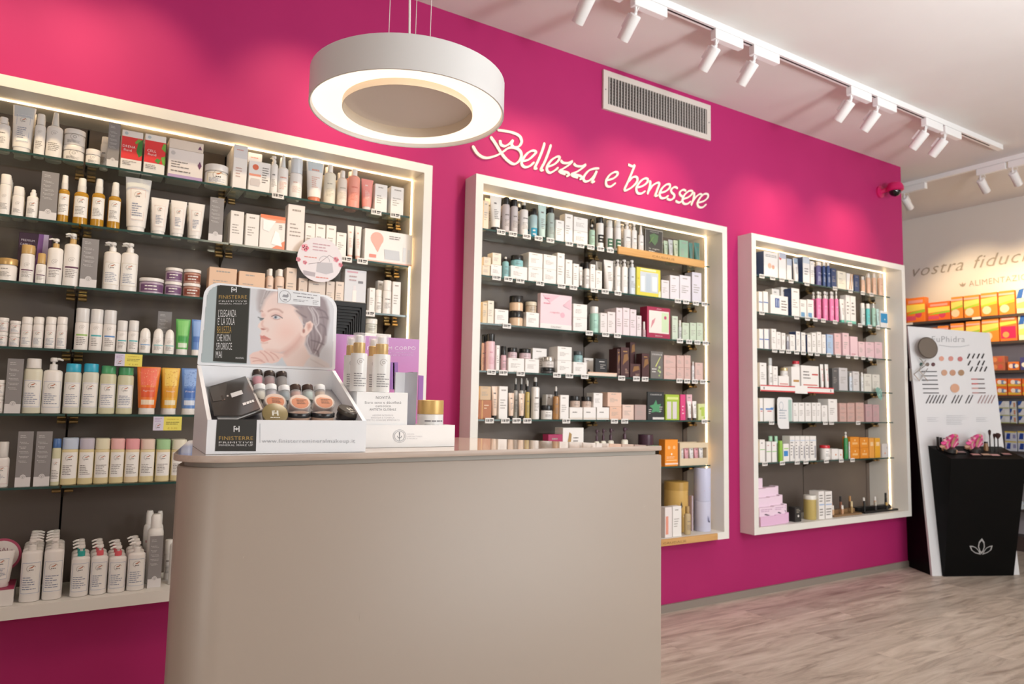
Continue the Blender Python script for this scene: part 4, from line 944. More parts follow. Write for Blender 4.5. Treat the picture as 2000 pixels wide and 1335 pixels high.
def plank(x0, x1, s, hpx, ds, z=None, yy=-0.034, wd=.0, uu='F2'):
    zz = SHELF_Z['F2'][s] if z is None else z
    A = on(x0, pj((2.6, yy, zz))[1], 1, yy)
    def xat(px):
        lo, hi = 1.5, 3.4
        for _ in range(30):
            m = (lo+hi)/2
            if pj((m, yy, zz))[0] < px: lo = m
            else: hi = m
        return lo
    a, c = xat(x0), xat(x1); b = MB(); b.bbox(a, c, -0.012, 0, 0, hpx, OAK, .0015)
    b.text(lambda u, v: (a+u, -0.0126, v), (c-a)*(.5 if s < 6 else .06), hpx*.28, hpx*.42, 'CAUDALIE', M('6b4a2a', .6), 'c' if s < 6 else 'l', width=.17)
    o = b.build('wooden_plank', None, (0, yy, zz-hpx*(.35 if s < 6 else 0))); tag(o, ds, 'plank'); return o
plank(1205, 1374, 0, .042, 'light oak plank reading CAUDALIE along the top shelf edge of middle case')
tags('F2', 0, [979, 1002, 1029, 1052, 1075, 1112, 1134, 1154, 1173, 1192])
shelf('F2', 1)
C_(942, 957, 518, 'low cream carton', col='e6d3bb', rows=2, key='a')
C_(959, 980, 517, 'low white carton', rows=2, key='b', d=.06)
C_(945, 960, 502, 'cream carton', up='a', col='e6d3bb', d=.05)
C_(962, 979, 494, 'cream carton', up='b', col='e9dccb', d=.05)
D_(981, 994, 501, 'small teal dropper bottle', col='8fc0c4', ch=.22)
C_(998, 1030, 520, 'white carton below teal jar', d=.07, key='c')
J_(997, 1022, 500, 'teal jar with black lid', up='c', cap=BK, col='8fc6cc', lh=.4)
C_(1033, 1060, 494, 'square white carton', n=2, rows=2, d=.06)
C_(1062, 1087, 498, 'square white carton', n=2, d=.06)
C_(1089, 1103, 494, 'tall white carton', d=.05)
C_(1105, 1118, 507, 'mid-height white carton', d=.05)
C_(1120, 1131, 515, 'white carton', d=.05, rows=2)
T_(1131, 1138, 521, 'small white tube', cap=BK)
B_(1140, 1151, 512, 'white bottle with black cap', cap=BK, ch=.25, cw=.9, df=1, rows=2)
C_(1153, 1163, 516, 'narrow white carton', d=.04, rows=2)
C_(1164, 1176, 528, 'short white carton', d=.04, key='d')
T_(1164, 1177, 511, 'white tube at back', bk=1, cap=BK)
T_(1179, 1200, 508, 'wide white tube')
for i, (a_, b_) in enumerate(((1201, 1212), (1213, 1226))): P_(a_, b_, 507, 'white pump bottle with pale print', lab=('txt', '9fb0b0'), rows=2)
P_(1228, 1241, 508, 'pale blue pump bottle', col='c9d2dc', rows=2)
C_(1244, 1290, 524, 'yellow gift box with clear window of bottles', d=.06, col='d9cc4f', pr=[('r', .14, .14, .90, .86, 'c3cad2'), ('r', .18, .18, .32, .7, 'e3e8ea'), ('r', .38, .16, .58, .8, 'b4c0cc'), ('r', .64, .2, .84, .72, 'dfe4e8'), ('r', .15, .9, .8, .97, 'eee8b0'), ('p', [(.9, 0), (1, 0), (1, .25), (.92, .2)], 'f0eebc'), ('o', .07, .3, .006, 'e9e6a8'), ('o', .06, .6, .005, 'c2b23a')])
C_(1292, 1307, 547, 'pale lilac carton', col='ddd6da', d=.05)
C_(1309, 1327, 538, 'lilac-white carton', col='ded8de', d=.07)
C_(1328, 1349, 538, 'lilac-white carton', col='ded8de', d=.07)
C_(1352, 1370, 532, 'taller lilac-white carton', col='d9d4de', d=.06)
tags('F2', 1, [970, 993, 1016, 1055, 1097, 1120, 1161, 1182, 1207, 1324, 1340, 1359, 1376])
shelf('F2', 2)
C_(943, 952, 590, 'tall cream carton', col='e3cba8', rows=2)
C_(953, 965, 587, 'tall cream carton', col='e9dccb', rows=2)
C_(967, 993, 604, 'squat white carton', d=.07)
J_(995, 1022, 579, 'powder jar with black lid', n=2, cap=BK, col='e3c3a4', lh=.42, lab=None)
C_(1028, 1053, 610, 'white carton below small jar', d=.07, key='a')
J_(1026, 1048, 590, 'small glass jar with cream lid', up='a', cap='d9cfba', col='c9b8a2', lh=.35)
C_(1056, 1117, 575, 'pink sales card reading GALENIC in a white holder', d=.03, yo=-.006, col='e6ccd3', pr=[('r', 0, 0, 1, .14, 'e6e1df'), ('t', .5, .035, .07, 'GALENIC', '77706c', .34), ('o', .7, .42, .014, 'e0aebd'), ('p', [(.05, .95), (.6, .98), (.3, .75)], 'e2b9c4'), ('l', .12, .45, .82, .9, 1, 'c9607c'), ('l', .1, .5, .68, .76, 1, 'd98498'), ('t', .45, .46, .06, 'regalo', 'd0607c', .3), ('p', [(.7, .7), (.95, .9), (.97, .6)], 'e2b9c4')])
C_(1120, 1147, 594, 'square white carton', n=2, d=.06, rows=2)
B_(1152, 1169, 599, 'mint bottle with white cap', ch=.26, cw=.95, ct=1, df=1, cap='ece8e4', col='a8d2c2', lab=('txt', '7fa79a'))
C_(1173, 1186, 611, 'pink-white carton', col='e4dad9', d=.05, rows=2)
C_(1187, 1202, 609, 'pink-white carton', col='e4dad9', d=.05, rows=2)
C_(1204, 1216, 601, 'tall pale pink carton', col='e6d6da', d=.05, rows=2)
C_(1217, 1230, 601, 'tall pale pink carton', col='e6d6da', d=.05)
C_(1231, 1243, 604, 'tall pale pink carton', col='e2d2d8', d=.05)
C_(1244, 1253, 616, 'short pale pink carton', col='e4d6da', d=.04)
B_(1254, 1261, 628, 'tiny nail bottle', cap='d9d4d0', col='c9a8b0', ch=.5, cw=.7, df=1)
C_(1264, 1309, 600, 'crimson gift box with pale window', d=.06, col='a3274c', pr=[('r', .08, .16, .94, .88, 'e4dcd6'), ('r', .62, .2, .92, .84, 'c6d8b4'), ('o', .78, .68, .010, 'c04a74'), ('p', [(.15, .3), (.2, .55), (.35, .65), (.3, .5)], 'cf8a94'), ('t', .5, .05, .06, 'ROSA', 'f2dfe2', .3), ('t', .5, .92, .05, 'IDEA', 'f2dfe2', .2)])
C_(1313, 1324, 617, 'tall pale green carton', col='c9d4c2', d=.05)
B_(1324, 1331, 625, 'silver bottle', col='c6c6c4', ch=.3, cw=.6)
for a_, b_ in ((1333, 1346), (1348, 1360), (1361, 1373)): C_(a_, b_, 630, 'pale green carton', col='c6d2bc', d=.05, rows=2)
tags('F2', 2, [990, 1151, 1183, 1206, 1328, 1346, 1362, 1378])
shelf('F2', 3)
B_(941, 947, 656, 'slim salmon bottle with black cap', cap=BK, col='e3b9a6', ch=.2, cw=.9, df=1, yo=.04)
B_(950, 967, 652, 'tall pink bottle with black cap', cap=BK, col='e6c3cb', ch=.2, cw=.96, ct=1, df=1, rows=2, lab=('txt', 'd590a4'))
C_(969, 976, 674, 'narrow white carton')
B_(978, 989, 676, 'short pink bottle with black cap', cap=BK, col='dfb4bd', ch=.35, cw=.96, ct=1, df=1)
C_(993, 1024, 699, 'white carton below pink jar', d=.08, key='a')
C_(1026, 1053, 701, 'white carton below pink jar', d=.08, key='b')
J_(991, 1010, 679, 'pale pink jar with black lid', up='a', cap=BK, col='dcc3ca', lh=.42)
J_(1014, 1037, 681, 'pale pink jar with black lid', up='a', cap=BK, col='dcc3ca', lh=.42)
C_(1040, 1068, 680, 'tall white carton at back', bk=1, d=.05)
J_(1056, 1083, 718, 'flat black jar', cap=BK, col='3a3838', lh=.5, key='c')
J_(1059, 1082, 697, 'silver-lidded jar', up='c', cap='c2bcb4', cm=.8, col='ddd6d2', lh=.4)
C_(1087, 1117, 677, 'white carton', n=2, d=.08)
C_(1120, 1146, 707, 'small white carton below teal jar', d=.07, key='d')
J_(1120, 1138, 686, 'teal jar with grey lid', up='d', cap='3f4648', col='8fb8ba', lh=.35)
C_(1141, 1159, 699, 'white card with drop symbol', bk=1, d=.01, pr=[('o', .5, .3, .008, '4a4848'), ('l', .2, .8, .8, .9, 1)])
b = MB(); P = on(1178, 731, 1, -.02)
C_(1149, 1205, 727, 'low pale tray with peach swatches', d=.07, col='e2d2c4', pr=[('r', 0, .7, 1, 1, 'e6bfa6')], key='t')
C_(1163, 1186, 700, 'small black showcard', up='t', d=.01, col='1c1b1d', pr=[('l', .3, .8, .7, .85, 1, 'd8d4d0'), ('l', .4, .9, .25, .6, 3, 'b9b4b0')])
for a_, b_, t_, k_ in ((1190, 1211, 680, ''), (1213, 1229, 678, ''),):
    C_(a_, b_, t_, 'tall plum-brown carton with gold leaf', d=.07, col='4a2b2c', pr=[('p', [(.2, .4), (.35, .75), (.8, .8), (.9, .6), (.5, .5)], '8a6238'), ('r', .25, .84, .75, .88, 'a87f4a'), ('l', .5, .9, .12, .3, 3, 'c9a890')])
C_(1231, 1251, 710, 'short plum-brown carton with gold leaf', d=.05, key='e', col='4a2b2c', pr=[('p', [(.2, .4), (.35, .8), (.8, .85), (.9, .6)], '8a6238'), ('l', .5, .9, .12, .3, 3, 'c9a890')])
C_(1231, 1241, 668, 'small plum-brown carton on top', bk=1, d=.04, col='4a2b2c', pr=[('p', [(.2, .7), (.35, .92), (.8, .95), (.9, .75)], '8a6238')])
C_(1254, 1268, 690, 'tall plum-brown carton with gold leaf', d=.05, col='4a2b2c', pr=[('p', [(.2, .4), (.35, .75), (.8, .8), (.9, .6), (.5, .5)], '8a6238'), ('r', .25, .84, .75, .88, 'a87f4a')])
C_(1271, 1295, 686, 'grey card with grapes reading CAUDALIE', d=.008, col='6f6a66', pr=[('t', .5, .86, .08, 'CAUDALIE', 'efece8', .8), ('p', [(.35, .45), (.42, .43), (.8, .8), (.76, .82)], 'c9cc7a'), ('o', .7, .42, .008, 'b4c08a'), ('o', .62, .3, .007, 'a2b470'), ('o', .75, .25, .007, 'b4c08a'), ('o', .68, .12, .006, 'a2b470'), ('l', .08, .5, .2, .4, 2, 'dcd8d2')])
C_(1297, 1320, 694, 'dusty pink carton', n=2, col='d3b0a8', d=.06, rows=1, key='f')
C_(1322, 1336, 694, 'dusty pink carton', n=2, col='d3b0a8', d=.06)
C_(1337, 1349, 694, 'dusty pink carton', n=2, col='d3b0a8', d=.06)
B_(1350, 1356, 706, 'slim silver-white bottle', cap='c9c5c2', col='dcd8d8', ch=.2)
C_(1358, 1373, 708, 'dusty pink carton', col='d6b6ae', d=.06)
tags('F2', 3, [960, 983, 1017, 1088, 1112, 1142, 1214, 1243, 1260, 1327, 1342, 1357, 1373])
shelf('F2', 4)
C_(936, 960, 781, 'copper carton in corner', col='b06a40', d=.06, key='a', pr=[('r', .2, 0, .3, 1, 'd09a58'), ('l', .4, .8, .5, .8, 2, 'e9cdb0')])
C_(938, 959, 754, 'beige carton', up='a', col='cfb08c', d=.06)
T_(960, 973, 754, 'peach tube with black foot cap', col='e6cbb6', cap=BK, ch=.11)
C_(975, 992, 754, 'tall white carton', d=.06)
T_(993, 1005, 767, 'short peach tube with black foot cap', col='e6cbb6', cap=BK, ch=.13)
T_(1013, 1025, 768, 'short peach tube with black foot cap', col='e6cbb6', cap=BK, ch=.13)
for i, (a_, b_) in enumerate(((1003, 1012), (1014, 1023), (1024, 1033))): D_(a_, b_, 738, 'slim dropper bottle with black cap', bk=1, col='cfc9c2', ch=.3)
D_(1026, 1035, 742, 'yellow oil dropper bottle', col='b9a25a', ch=.3)
D_(1038, 1054, 736, 'tall white dropper bottle', ch=.23)
J_(1056, 1079, 791, 'white jar with black lid', cap=BK, lh=.35)
C_(1067, 1079, 770, 'grey-white carton at back', bk=1)
D_(1080, 1092, 754, 'amber dropper bottle', col='b07f4c', ch=.3)
C_(1094, 1111, 771, 'tall white carton', d=.06, rows=2)
C_(1113, 1138, 795, 'low white carton with gold line', d=.08, pr=[('r', 0, .1, 1, .13, 'c9a880'), ('l', .2, .7, .5, .7, 1)], key='b')
C_(1140, 1164, 795, 'low white carton with gold line', d=.08, pr=[('r', 0, .1, 1, .13, 'c9a880'), ('l', .2, .7, .5, .7, 1)], key='c')
J_(1113, 1133, 773, 'peach jar with black lid', up='b', cap=BK, col='d3bcae', lh=.42)
J_(1135, 1155, 774, 'peach jar with black lid', up='b', cap=BK, col='d3bcae', lh=.42)
C_(1157, 1177, 767, 'white carton', up='c', d=.06)
C_(1166, 1190, 795, 'low white carton with gold line', d=.08, pr=[('r', 0, .1, 1, .13, 'c9a880'), ('l', .2, .7, .5, .7, 1)])
C_(1191, 1214, 794, 'low peach carton', d=.07, col='e2b9a2', key='d')
C_(1187, 1214, 766, 'peach carton on top', up='d', d=.06, col='e4c0ac')
C_(1216, 1238, 790, 'blush carton', d=.06, col='e2c6b8')
C_(1240, 1262, 790, 'dusty mauve carton', d=.06, col='b39a94')
C_(1265, 1297, 765, 'dark card with green leaf reading CAUDALIE', d=.01, col='2b2d2e', pr=[('t', .5, .88, .07, 'CAUDALIE', 'efece8', .7), ('p', [(.5, .72), (.58, .55), (.8, .58), (.7, .4), (.78, .26), (.5, .3), (.22, .26), (.3, .4), (.1, .5), (.35, .55)], '4f9468'), ('l', .06, .3, .2, .4, 3, 'd8d4ce'), ('l', .72, .96, .28, .5, 3, 'd8d4ce'), ('r', .3, .02, 1, .1, 'd8d4ce')])
C_(1300, 1327, 770, 'lime green gift box with white tubes', d=.05, col='a6bf3f', pr=[('r', .1, .05, .4, .72, 'd8cfd0'), ('r', .5, .05, .8, .72, 'd8cfd0'), ('r', .1, .8, .9, .9, 'd5df8a')])
C_(1329, 1339, 770, 'narrow pink carton', d=.04, col='d8467e', pr=[('l', .3, .7, .2, .6, 3, 'f4d2de')])
C_(1341, 1352, 770, 'pale pink carton at back', bk=1, col='e0b4bf')
T_(1342, 1351, 783, 'small white tube with dark foot', cap='3a3636')
T_(1352, 1361, 783, 'small white tube with dark foot', cap='3a3636')
C_(1364, 1378, 788, 'lime and white carton', d=.05, col='d5da9e', pr=[('o', .3, .7, .007, 'a6bf3f'), ('r', .4, .25, .8, .8, 'b4c85a'), ('o', .8, .15, .006, 'a6bf3f')])
tags('F2', 4, [956, 987, 1009, 1030, 1106, 1200, 1220, 1376])
shelf('F2', 5)
C_(1071, 1099, 848, 'small crimson box', d=.05, col='a8285a')
C_(1088, 1140, 835, 'white showcard display with gold flask picture', d=.07, pr=[('p', [(.12, .3), (.3, .9), (.42, .85), (.3, .25)], 'a9854a'), ('l', .5, .9, .5, .8, 4)])
for i, (a_, b_, t_) in enumerate(((1160, 1171, 838), (1173, 1184, 837), (1187, 1199, 836), (1213, 1227, 834))):
    P_(a_, b_, t_, 'cream bottle with plum pump', cap='4a2c3c', col='e4dfd0', ph=.3, rows=1, nz=1)
J_(1246, 1276, 848, 'wide plum-lidded jar', cap='452c3a', col='b39aa0', lh=.45)
C_(1299, 1324, 858, 'orange sun-care pack', d=.05, yo=-.004, col='f0932a', pr=[('o', .3, .7, .010, 'f6bd82'), ('o', .7, .7, .010, 'f6bd82'), ('o', .5, .45, .006, 'f8e6d2'), ('r', .1, .2, .9, .24, 'f8c48a'), ('r', 0, .06, 1, .12, 'f2d2c0'), ('l', .1, .9, .28, .38, 2, 'f8dcb8')])
def crate():
    yf = -.02; A = on(1328, 900, 1, yf)[0]; B2 = min(on(1383, 900, 1, yf)[0], CASES['F2'][1]-TH-0.006); z0 = CUR.z; z1 = on(1350, 864, 1, yf)[2]; wd = M('d9c6a8', .55)
    r = empty('wooden_crate', ((A+B2)/2, yf, z0)); h = z1-z0; w = (B2-A)/2
    b = MB(); b.box(-w, w, 0, .09, 0, .008, wd); b.box(-w, -w+.012, 0, .09, .008, h, wd); b.box(w-.012, w, 0, .09, .008, h, wd); b.box(-w+.012, w-.012, .078, .09, .008, h, wd); b.box(-w+.012, w-.012, 0, .008, .008, .04, wd); b.box(-w+.012, w-.012, 0, .008, h-.03, h, wd); b.build('frame', r)
    tag(r, 'pale wooden crate holding small tubes, right end of middle case', 'crate')
    n = 5; iw = (2*w-.03)/n
    for i in range(n):
        bb, ks, d, oy = k_tube('tube', iw*.9, h*.78, dict(cap=['efece8', 'e3a0ac'][i % 2], col=['e6e2e0', 'e0a0aa'][i % 2], lab=('txt',)))
        o = bb.build('tube', None, ((A+B2)/2-w+.015+iw*(i+.5), yf+.012+oy, z0+.0086)); [kid(kb, kn, o) for kn, kb in ks]
        tag(o, '%s small tube, %s from left inside the wooden crate' % (['white', 'pink'][i % 2], NTH[i+1]), 'tube', 'small tubes in the crate')
crate()
shelf('F2', 6)
put('tin', 1297, 1344, 939, 'large round gold tin with dark flower', yo=.05, col='cfa85f', cap='b9924a', pr=[('p', [(.2, .3), (.28, .3), (.42, .52), (.38, .62), (.3, .42)], '4a3a2c'), ('o', .48, .32, .03, 'e9e2d2'), ('o', .48, .32, .012, 'd9a24a'), ('p', [(.6, .75), (.75, .8), (.74, .72)], '6b5236')])
C_(1299, 1313, 990, 'white and coral carton before gold tin', yo=-.02, d=.04, col='e9dfdc', pr=[('r', .1, .1, .45, .7, 'e69a86')])
C_(1314, 1331, 988, 'white carton before gold tin', yo=-.02, d=.04)
B_(1336, 1349, 988, 'small golden perfume bottle', col='cdb58a', cap='b08f5a', cw=.6, ch=.25, yo=-.015, alpha=.8)
C_(1345, 1354, 968, 'slim patterned carton beside lilac tins', col='b9a6b0', bk=1)
put('tin', 1355, 1388, 977, 'lower lilac cylinder box with sketch print', col='cbcbe0', key='q', yo=.01, pr=[('p', [(.42, .3), (.45, .55), (.5, .3), (.55, .55), (.6, .3), (.52, .38)], 'a7a7c8'), ('o', .4, .42, .012, 'b3b3d2')])
put('tin', 1355, 1388, 913, 'upper lilac cylinder box with round tag', col='cbcde6', up='q', pr=[('o', .56, .42, .022, 'e9dcd4'), ('o', .56, .36, .006, 'c23a56'), ('o', .3, .32, .010, 'c8506c'), ('r', .5, .6, .53, .9, '8f8aa0')])
o = plank(1285, 1399, 6, .036, 'light oak plank reading CAUDALIE on the bottom rim of middle case', z=CASES['F2'][2]+.003, yy=-.1056)

# ================================================================ right case
NV = '33446b'
shelf('F3', 0)
C_(1492, 1519, 492, 'large white box with navy side and peach picture', side=NV, d=.11, pr=[('o', .4, .45, .018, 'e9bda4'), ('o', .65, .42, .014, 'dfa890'), ('l', .1, .9, .78, .9, 2)])
C_(1521, 1535, 493, 'white carton with red round sticker', d=.07, pr=[('o', .2, .78, .012, 'd8504f'), ('r', .1, .78, 1, 1, 'b9bccb')])
C_(1537, 1546, 505, 'blue-grey topped carton', d=.06, pr=[('r', 0, .7, 1, 1, 'b4bccb')])
T_(1548, 1560, 504, 'white tube with blue-grey top', tip='9fb0c4')
C_(1568, 1581, 499, 'tall white carton with navy side', side=NV, d=.11, pr=[('r', 0, .75, 1, 1, 'c9cfd8'), ('l', .2, .8, .3, .6, 3)])
C_(1583, 1590, 510, 'slim white carton beside purple bottle', d=.06)
for a_, b_, c_, w_ in ((1592, 1603, '66618f', 'purple'), (1605, 1612, '3a4f7f', 'navy'), (1613, 1621, '3a4f7f', 'navy')): B_(a_, b_, 511, '%s bottle with white cap' % w_, col=c_, ch=.16, cw=.6, lab=('txt', 'c9cfe0'), rows=2)
C_(1624, 1633, 524, 'navy carton', col='33446b', d=.06)
C_(1636, 1652, 530, 'cream carton', d=.07, col='e4dccb')
C_(1654, 1666, 534, 'white and brown striped carton', d=.07, pr=[('p', [(.3, 0), (.6, 1), (.75, 1), (.45, 0)], 'c08a4c'), ('p', [(.6, 0), (.9, 1), (1, 1), (.75, 0)], 'b57f46')])
C_(1669, 1678, 537, 'navy carton', col='33446b', d=.06)
for a_, b_ in ((1680, 1689), (1691, 1700), (1702, 1711), (1713, 1724)): B_(a_, b_, 534 if a_ > 1690 else 540, 'clear peach bottle', col='e6bda2', cap='e4dcd6', ch=.2, cw=.6, lab=('txt', 'd09a80'))
tags('F3', 0, [1488, 1509, 1527, 1545, 1576, 1631, 1661, 1685, 1702])
shelf('F3', 1)
C_(1482, 1489, 569, 'white carton with blue cross band', d=.06, pr=[('r', 0, .46, 1, .52, '6f86b4')])
C_(1491, 1500, 569, 'white carton with blue cross band', d=.06, pr=[('r', 0, .46, 1, .52, '6f86b4')])
C_(1505, 1539, 577, 'wide white box with blue figure picture', d=.05, pr=[('r', .25, .35, .5, .85, '4a5f96'), ('r', .32, .4, .36, .8, 'b9c4dc'), ('r', .42, .4, .45, .75, 'b9c4dc'), ('l', .6, .95, .2, .8, 4)])
C_(1508, 1522, 564, 'white carton behind wide white box', bk=1)
C_(1526, 1538, 561, 'white carton behind wide white box', bk=1)
C_(1546, 1561, 563, 'tall white carton with navy side', side=NV, d=.058)
C_(1563, 1575, 585, 'white carton with blue square', d=.06, pr=[('r', .1, .05, .7, .3, '6f9cc0'), ('l', .1, .8, .6, .8, 2)])
C_(1577, 1589, 585, 'white carton with blue square', d=.06, pr=[('r', .1, .05, .7, .3, '6f9cc0'), ('l', .1, .8, .6, .8, 2)])
for a_, b_ in ((1592, 1603), (1605, 1616), (1618, 1628), (1629, 1637)): P_(a_, b_, 569, 'bright pink pump bottle', col='ec7fae', lab=('txt', 'f6bcd4'), ph=.24, rows=2)
T_(1639, 1650, 584, 'white tube with aqua foot', cap='5fbfa6', rows=2)
C_(1651, 1660, 576, 'white and aqua carton', pr=[('r', 0, 0, 1, .1, '7fc9b4'), ('l', .2, .8, .3, .8, 4)])
C_(1661, 1671, 578, 'white and aqua carton', pr=[('r', 0, 0, 1, .1, '7fc9b4'), ('l', .2, .8, .3, .8, 4)])
B_(1679, 1689, 592, 'clear bottle with white cap', col='ccd3cf', ch=.22, cw=.9)
B_(1690, 1699, 593, 'aqua bottle with white cap', col='5fc4c2', ch=.22, cw=.9)
P_(1701, 1710, 592, 'green-tinted pump bottle', col='a3c9b8')
T_(1711, 1718, 603, 'small pale teal tube', col='bcd8d4')
C_(1720, 1733, 607, 'blue and white carton', pr=[('r', 0, .3, 1, .85, '2f8fc4'), ('o', .6, .5, .006, 'd5e6ee')])
tags('F3', 1, [1488, 1556, 1577, 1592, 1608, 1631, 1660, 1680, 1699, 1715])
shelf('F3', 2)
X = [(1483, 1491, 642, 'x'), (1493, 1502, 642, 'x'), (1507, 1516, 642, ''), (1517, 1525, 648, ''), (1527, 1534, 650, ''), (1543, 1553, 653, ''), (1555, 1563, 647, 'n'), (1565, 1573, 649, 'n'), (1577, 1584, 653, 'n'), (1586, 1594, 650, ''), (1596, 1604, 648, ''), (1606, 1613, 653, '')]
for a_, b_, t_, k_ in X:
    C_(a_, b_, t_, {'x': 'white carton with blue cross band', '': 'small white carton', 'n': 'white carton with navy side'}[k_], d=.055, **({'pr': [('r', 0, .45, 1, .5, '5f7fc0'), ('r', .9, 0, 1, 1, '44558a')]} if k_ == 'x' else {'side': NV} if k_ == 'n' else {}))
B_(1535, 1541, 657, 'small silver bottle', col='9a98a4', cap='dcdce0', ch=.3)
C_(1615, 1627, 653, 'sky blue carton', col='a9c0dc', side='4f74b4', d=.06)
C_(1630, 1642, 651, 'rose pink carton', col='e3bcbc', d=.06)
C_(1646, 1658, 650, 'tall rose pink carton', col='e6c4c8', d=.08)
C_(1661, 1675, 657, 'rose pink carton with dark red print', col='e8c6cc', d=.07, pr=[('l', .1, .7, .08, .16, 1, 'b03a52')])
C_(1677, 1689, 667, 'short rose pink carton', col='e6c4c8', d=.07)
C_(1691, 1707, 668, 'short rose pink carton', col='e4c0c6', d=.07)
C_(1709, 1723, 668, 'short rose pink carton', col='e2bec4', d=.07)
tags('F3', 2, [1513, 1527, 1540, 1556, 1569, 1583, 1596, 1619, 1637, 1656, 1672, 1686, 1700])
shelf('F3', 3)
C_(1484, 1497, 708, 'white carton in left corner', d=.06)
B_(1499, 1508, 699, 'white bottle with silver cap', cap='c2c2c2', cm=.6, ch=.25, cw=.9)
C_(1509, 1519, 715, 'white carton', d=.05)
C_(1521, 1541, 734, 'low white carton with red line', d=.06, pr=[('r', .1, .3, .9, .38, 'd07a72')], key='a')
J_(1523, 1539, 718, 'small jar with gold lid', up='a', cap='c9b48a', cm=.5)
C_(1546, 1562, 716, 'white carton with red and gold print', d=.06, pr=[('r', .2, .3, .9, .4, 'b98a4a')], key='b')
J_(1547, 1561, 705, 'white jar with red lid', up='b', cap='c22a3c', lh=.5)
C_(1565, 1599, 714, 'wide white gift box with red stripes', d=.06, pr=[('r', .1, .15, .9, .2, 'd06a5c'), ('r', .6, .6, .95, .66, 'c8403c'), ('l', .1, .6, .4, .8, 3)])
T_(1601, 1609, 711, 'slim white tube with red print', lab=('txt', 'd05a5a'))
T_(1610, 1619, 711, 'slim white tube with red print', lab=('txt', 'd05a5a'))
C_(1626, 1637, 719, 'dark grey carton', col='5a5858', d=.05)
C_(1639, 1655, 718, 'clear plastic pack of samples', d=.04, col='c9c5c6')
B_(1657, 1664, 728, 'blue-white bottle with cap', col='ccd4de')
C_(1666, 1678, 725, 'pale grey carton', d=.05, col='d2cecd')
B_(1680, 1686, 727, 'slim white bottle', col='dcdcdc')
C_(1688, 1702, 730, 'off-white carton', d=.05, col='dad6cc')
C_(1704, 1718, 731, 'off-white carton', d=.05, col='dad6cc')
def strip(x0, x1, ds):
    yy = -.0345; z = SHELF_Z['F3'][3]
    A = on(x0, 757, 1, yy)[0]; B2 = on(x1, 757, 1, yy)[0]; w = B2-A; b = MB(); b.box(0, w, -.001, .001, -.022, .018, M('eae5e1', .5)); S = lambda u, v: (u*w, -.0014, -.022+v*.04)
    b.patch(S, 0, .82, 1, 1, M('cc3d42', .5)); b.patch(S, 0, 0, 1, .2, M('cc3d42', .5)); b.patch(lambda u, v: (u*w, -.0018, -.022+v*.04), .45, -.15, .62, 1.1, M('ece8e4', .5)); b.patch(S, .04, .3, .05, .7, M('4a4646', .5)); b.patch(S, .95, .3, .96, .7, M('4a4646', .5))
    c = MB(); c.box(.02, w-.02, .001, .0042, -.003, .003, ACRYL)
    o = b.build('shelf_strip', None, (A, yy, z)); c.build('clip', o); tag(o, ds, 'shelf strip')
strip(1485, 1628, 'white and red advertising strip along the fourth shelf edge of right case')
def leafcard():
    P = on(1717, 768, 1, -.045); b = MB(); rr = random.Random(5)
    b.face([(-.045, 0, .03), (-.02, 0, .045), (.035, 0, .03), (.04, 0, -.03), (.02, 0, -.05), (-.01, 0, -.03)], M('7fa89c', .5))
    for i in range(7):
        u, v = rr.uniform(-.03, .03), rr.uniform(-.03, .03); b.face([(u, -.001, v), (u+.012, -.001, v+.004), (u+.004, -.001, v+.014)], M(['cfe0d6', '3f5f5a'][i % 2], .5))
    c = MB(); c.box(-.004, .004, .0, .0145, .03, .034, ACRYL); o = b.build('leaf_card', None, tuple(P)); c.build('clip', o); tag(o, 'small teal leaf-shaped card hanging at the right of the fourth shelf, right case', 'sign')
leafcard()
shelf('F3', 4)
C_(1484, 1490, 777, 'white carton with blue and red print', d=.06, pr=[('r', .1, .5, .9, .56, '4a7fc0'), ('r', .2, .42, .8, .46, 'd06a6a')])
C_(1492, 1513, 777, 'white carton with blue and red print', d=.06, pr=[('r', .15, .5, .85, .56, '4a7fc0'), ('r', .3, .42, .7, .46, 'd06a6a'), ('r', .6, .56, .9, .6, '7fa9d8')])
for a_, b_ in ((1549, 1559), (1560, 1571), (1573, 1584), (1586, 1594), (1595, 1603)): C_(a_, b_, 786, 'plain white carton in the tight row', d=.06, rows=2)
C_(1605, 1616, 791, 'short white carton', d=.05)
C_(1618, 1635, 779, 'tall white carton', d=.08)
for a_, b_ in ((1640, 1653), (1655, 1669)): C_(a_, b_, 787, 'dusty pink carton', n=2, col='c9a39a', d=.06)
C_(1672, 1687, 786, 'dusty pink carton', n=2, col='cba69c', d=.06)
C_(1691, 1703, 789, 'mauve-pink carton', col='bf9a9c', d=.05)
C_(1705, 1717, 790, 'mauve-pink carton', col='bf9a9c', d=.05)
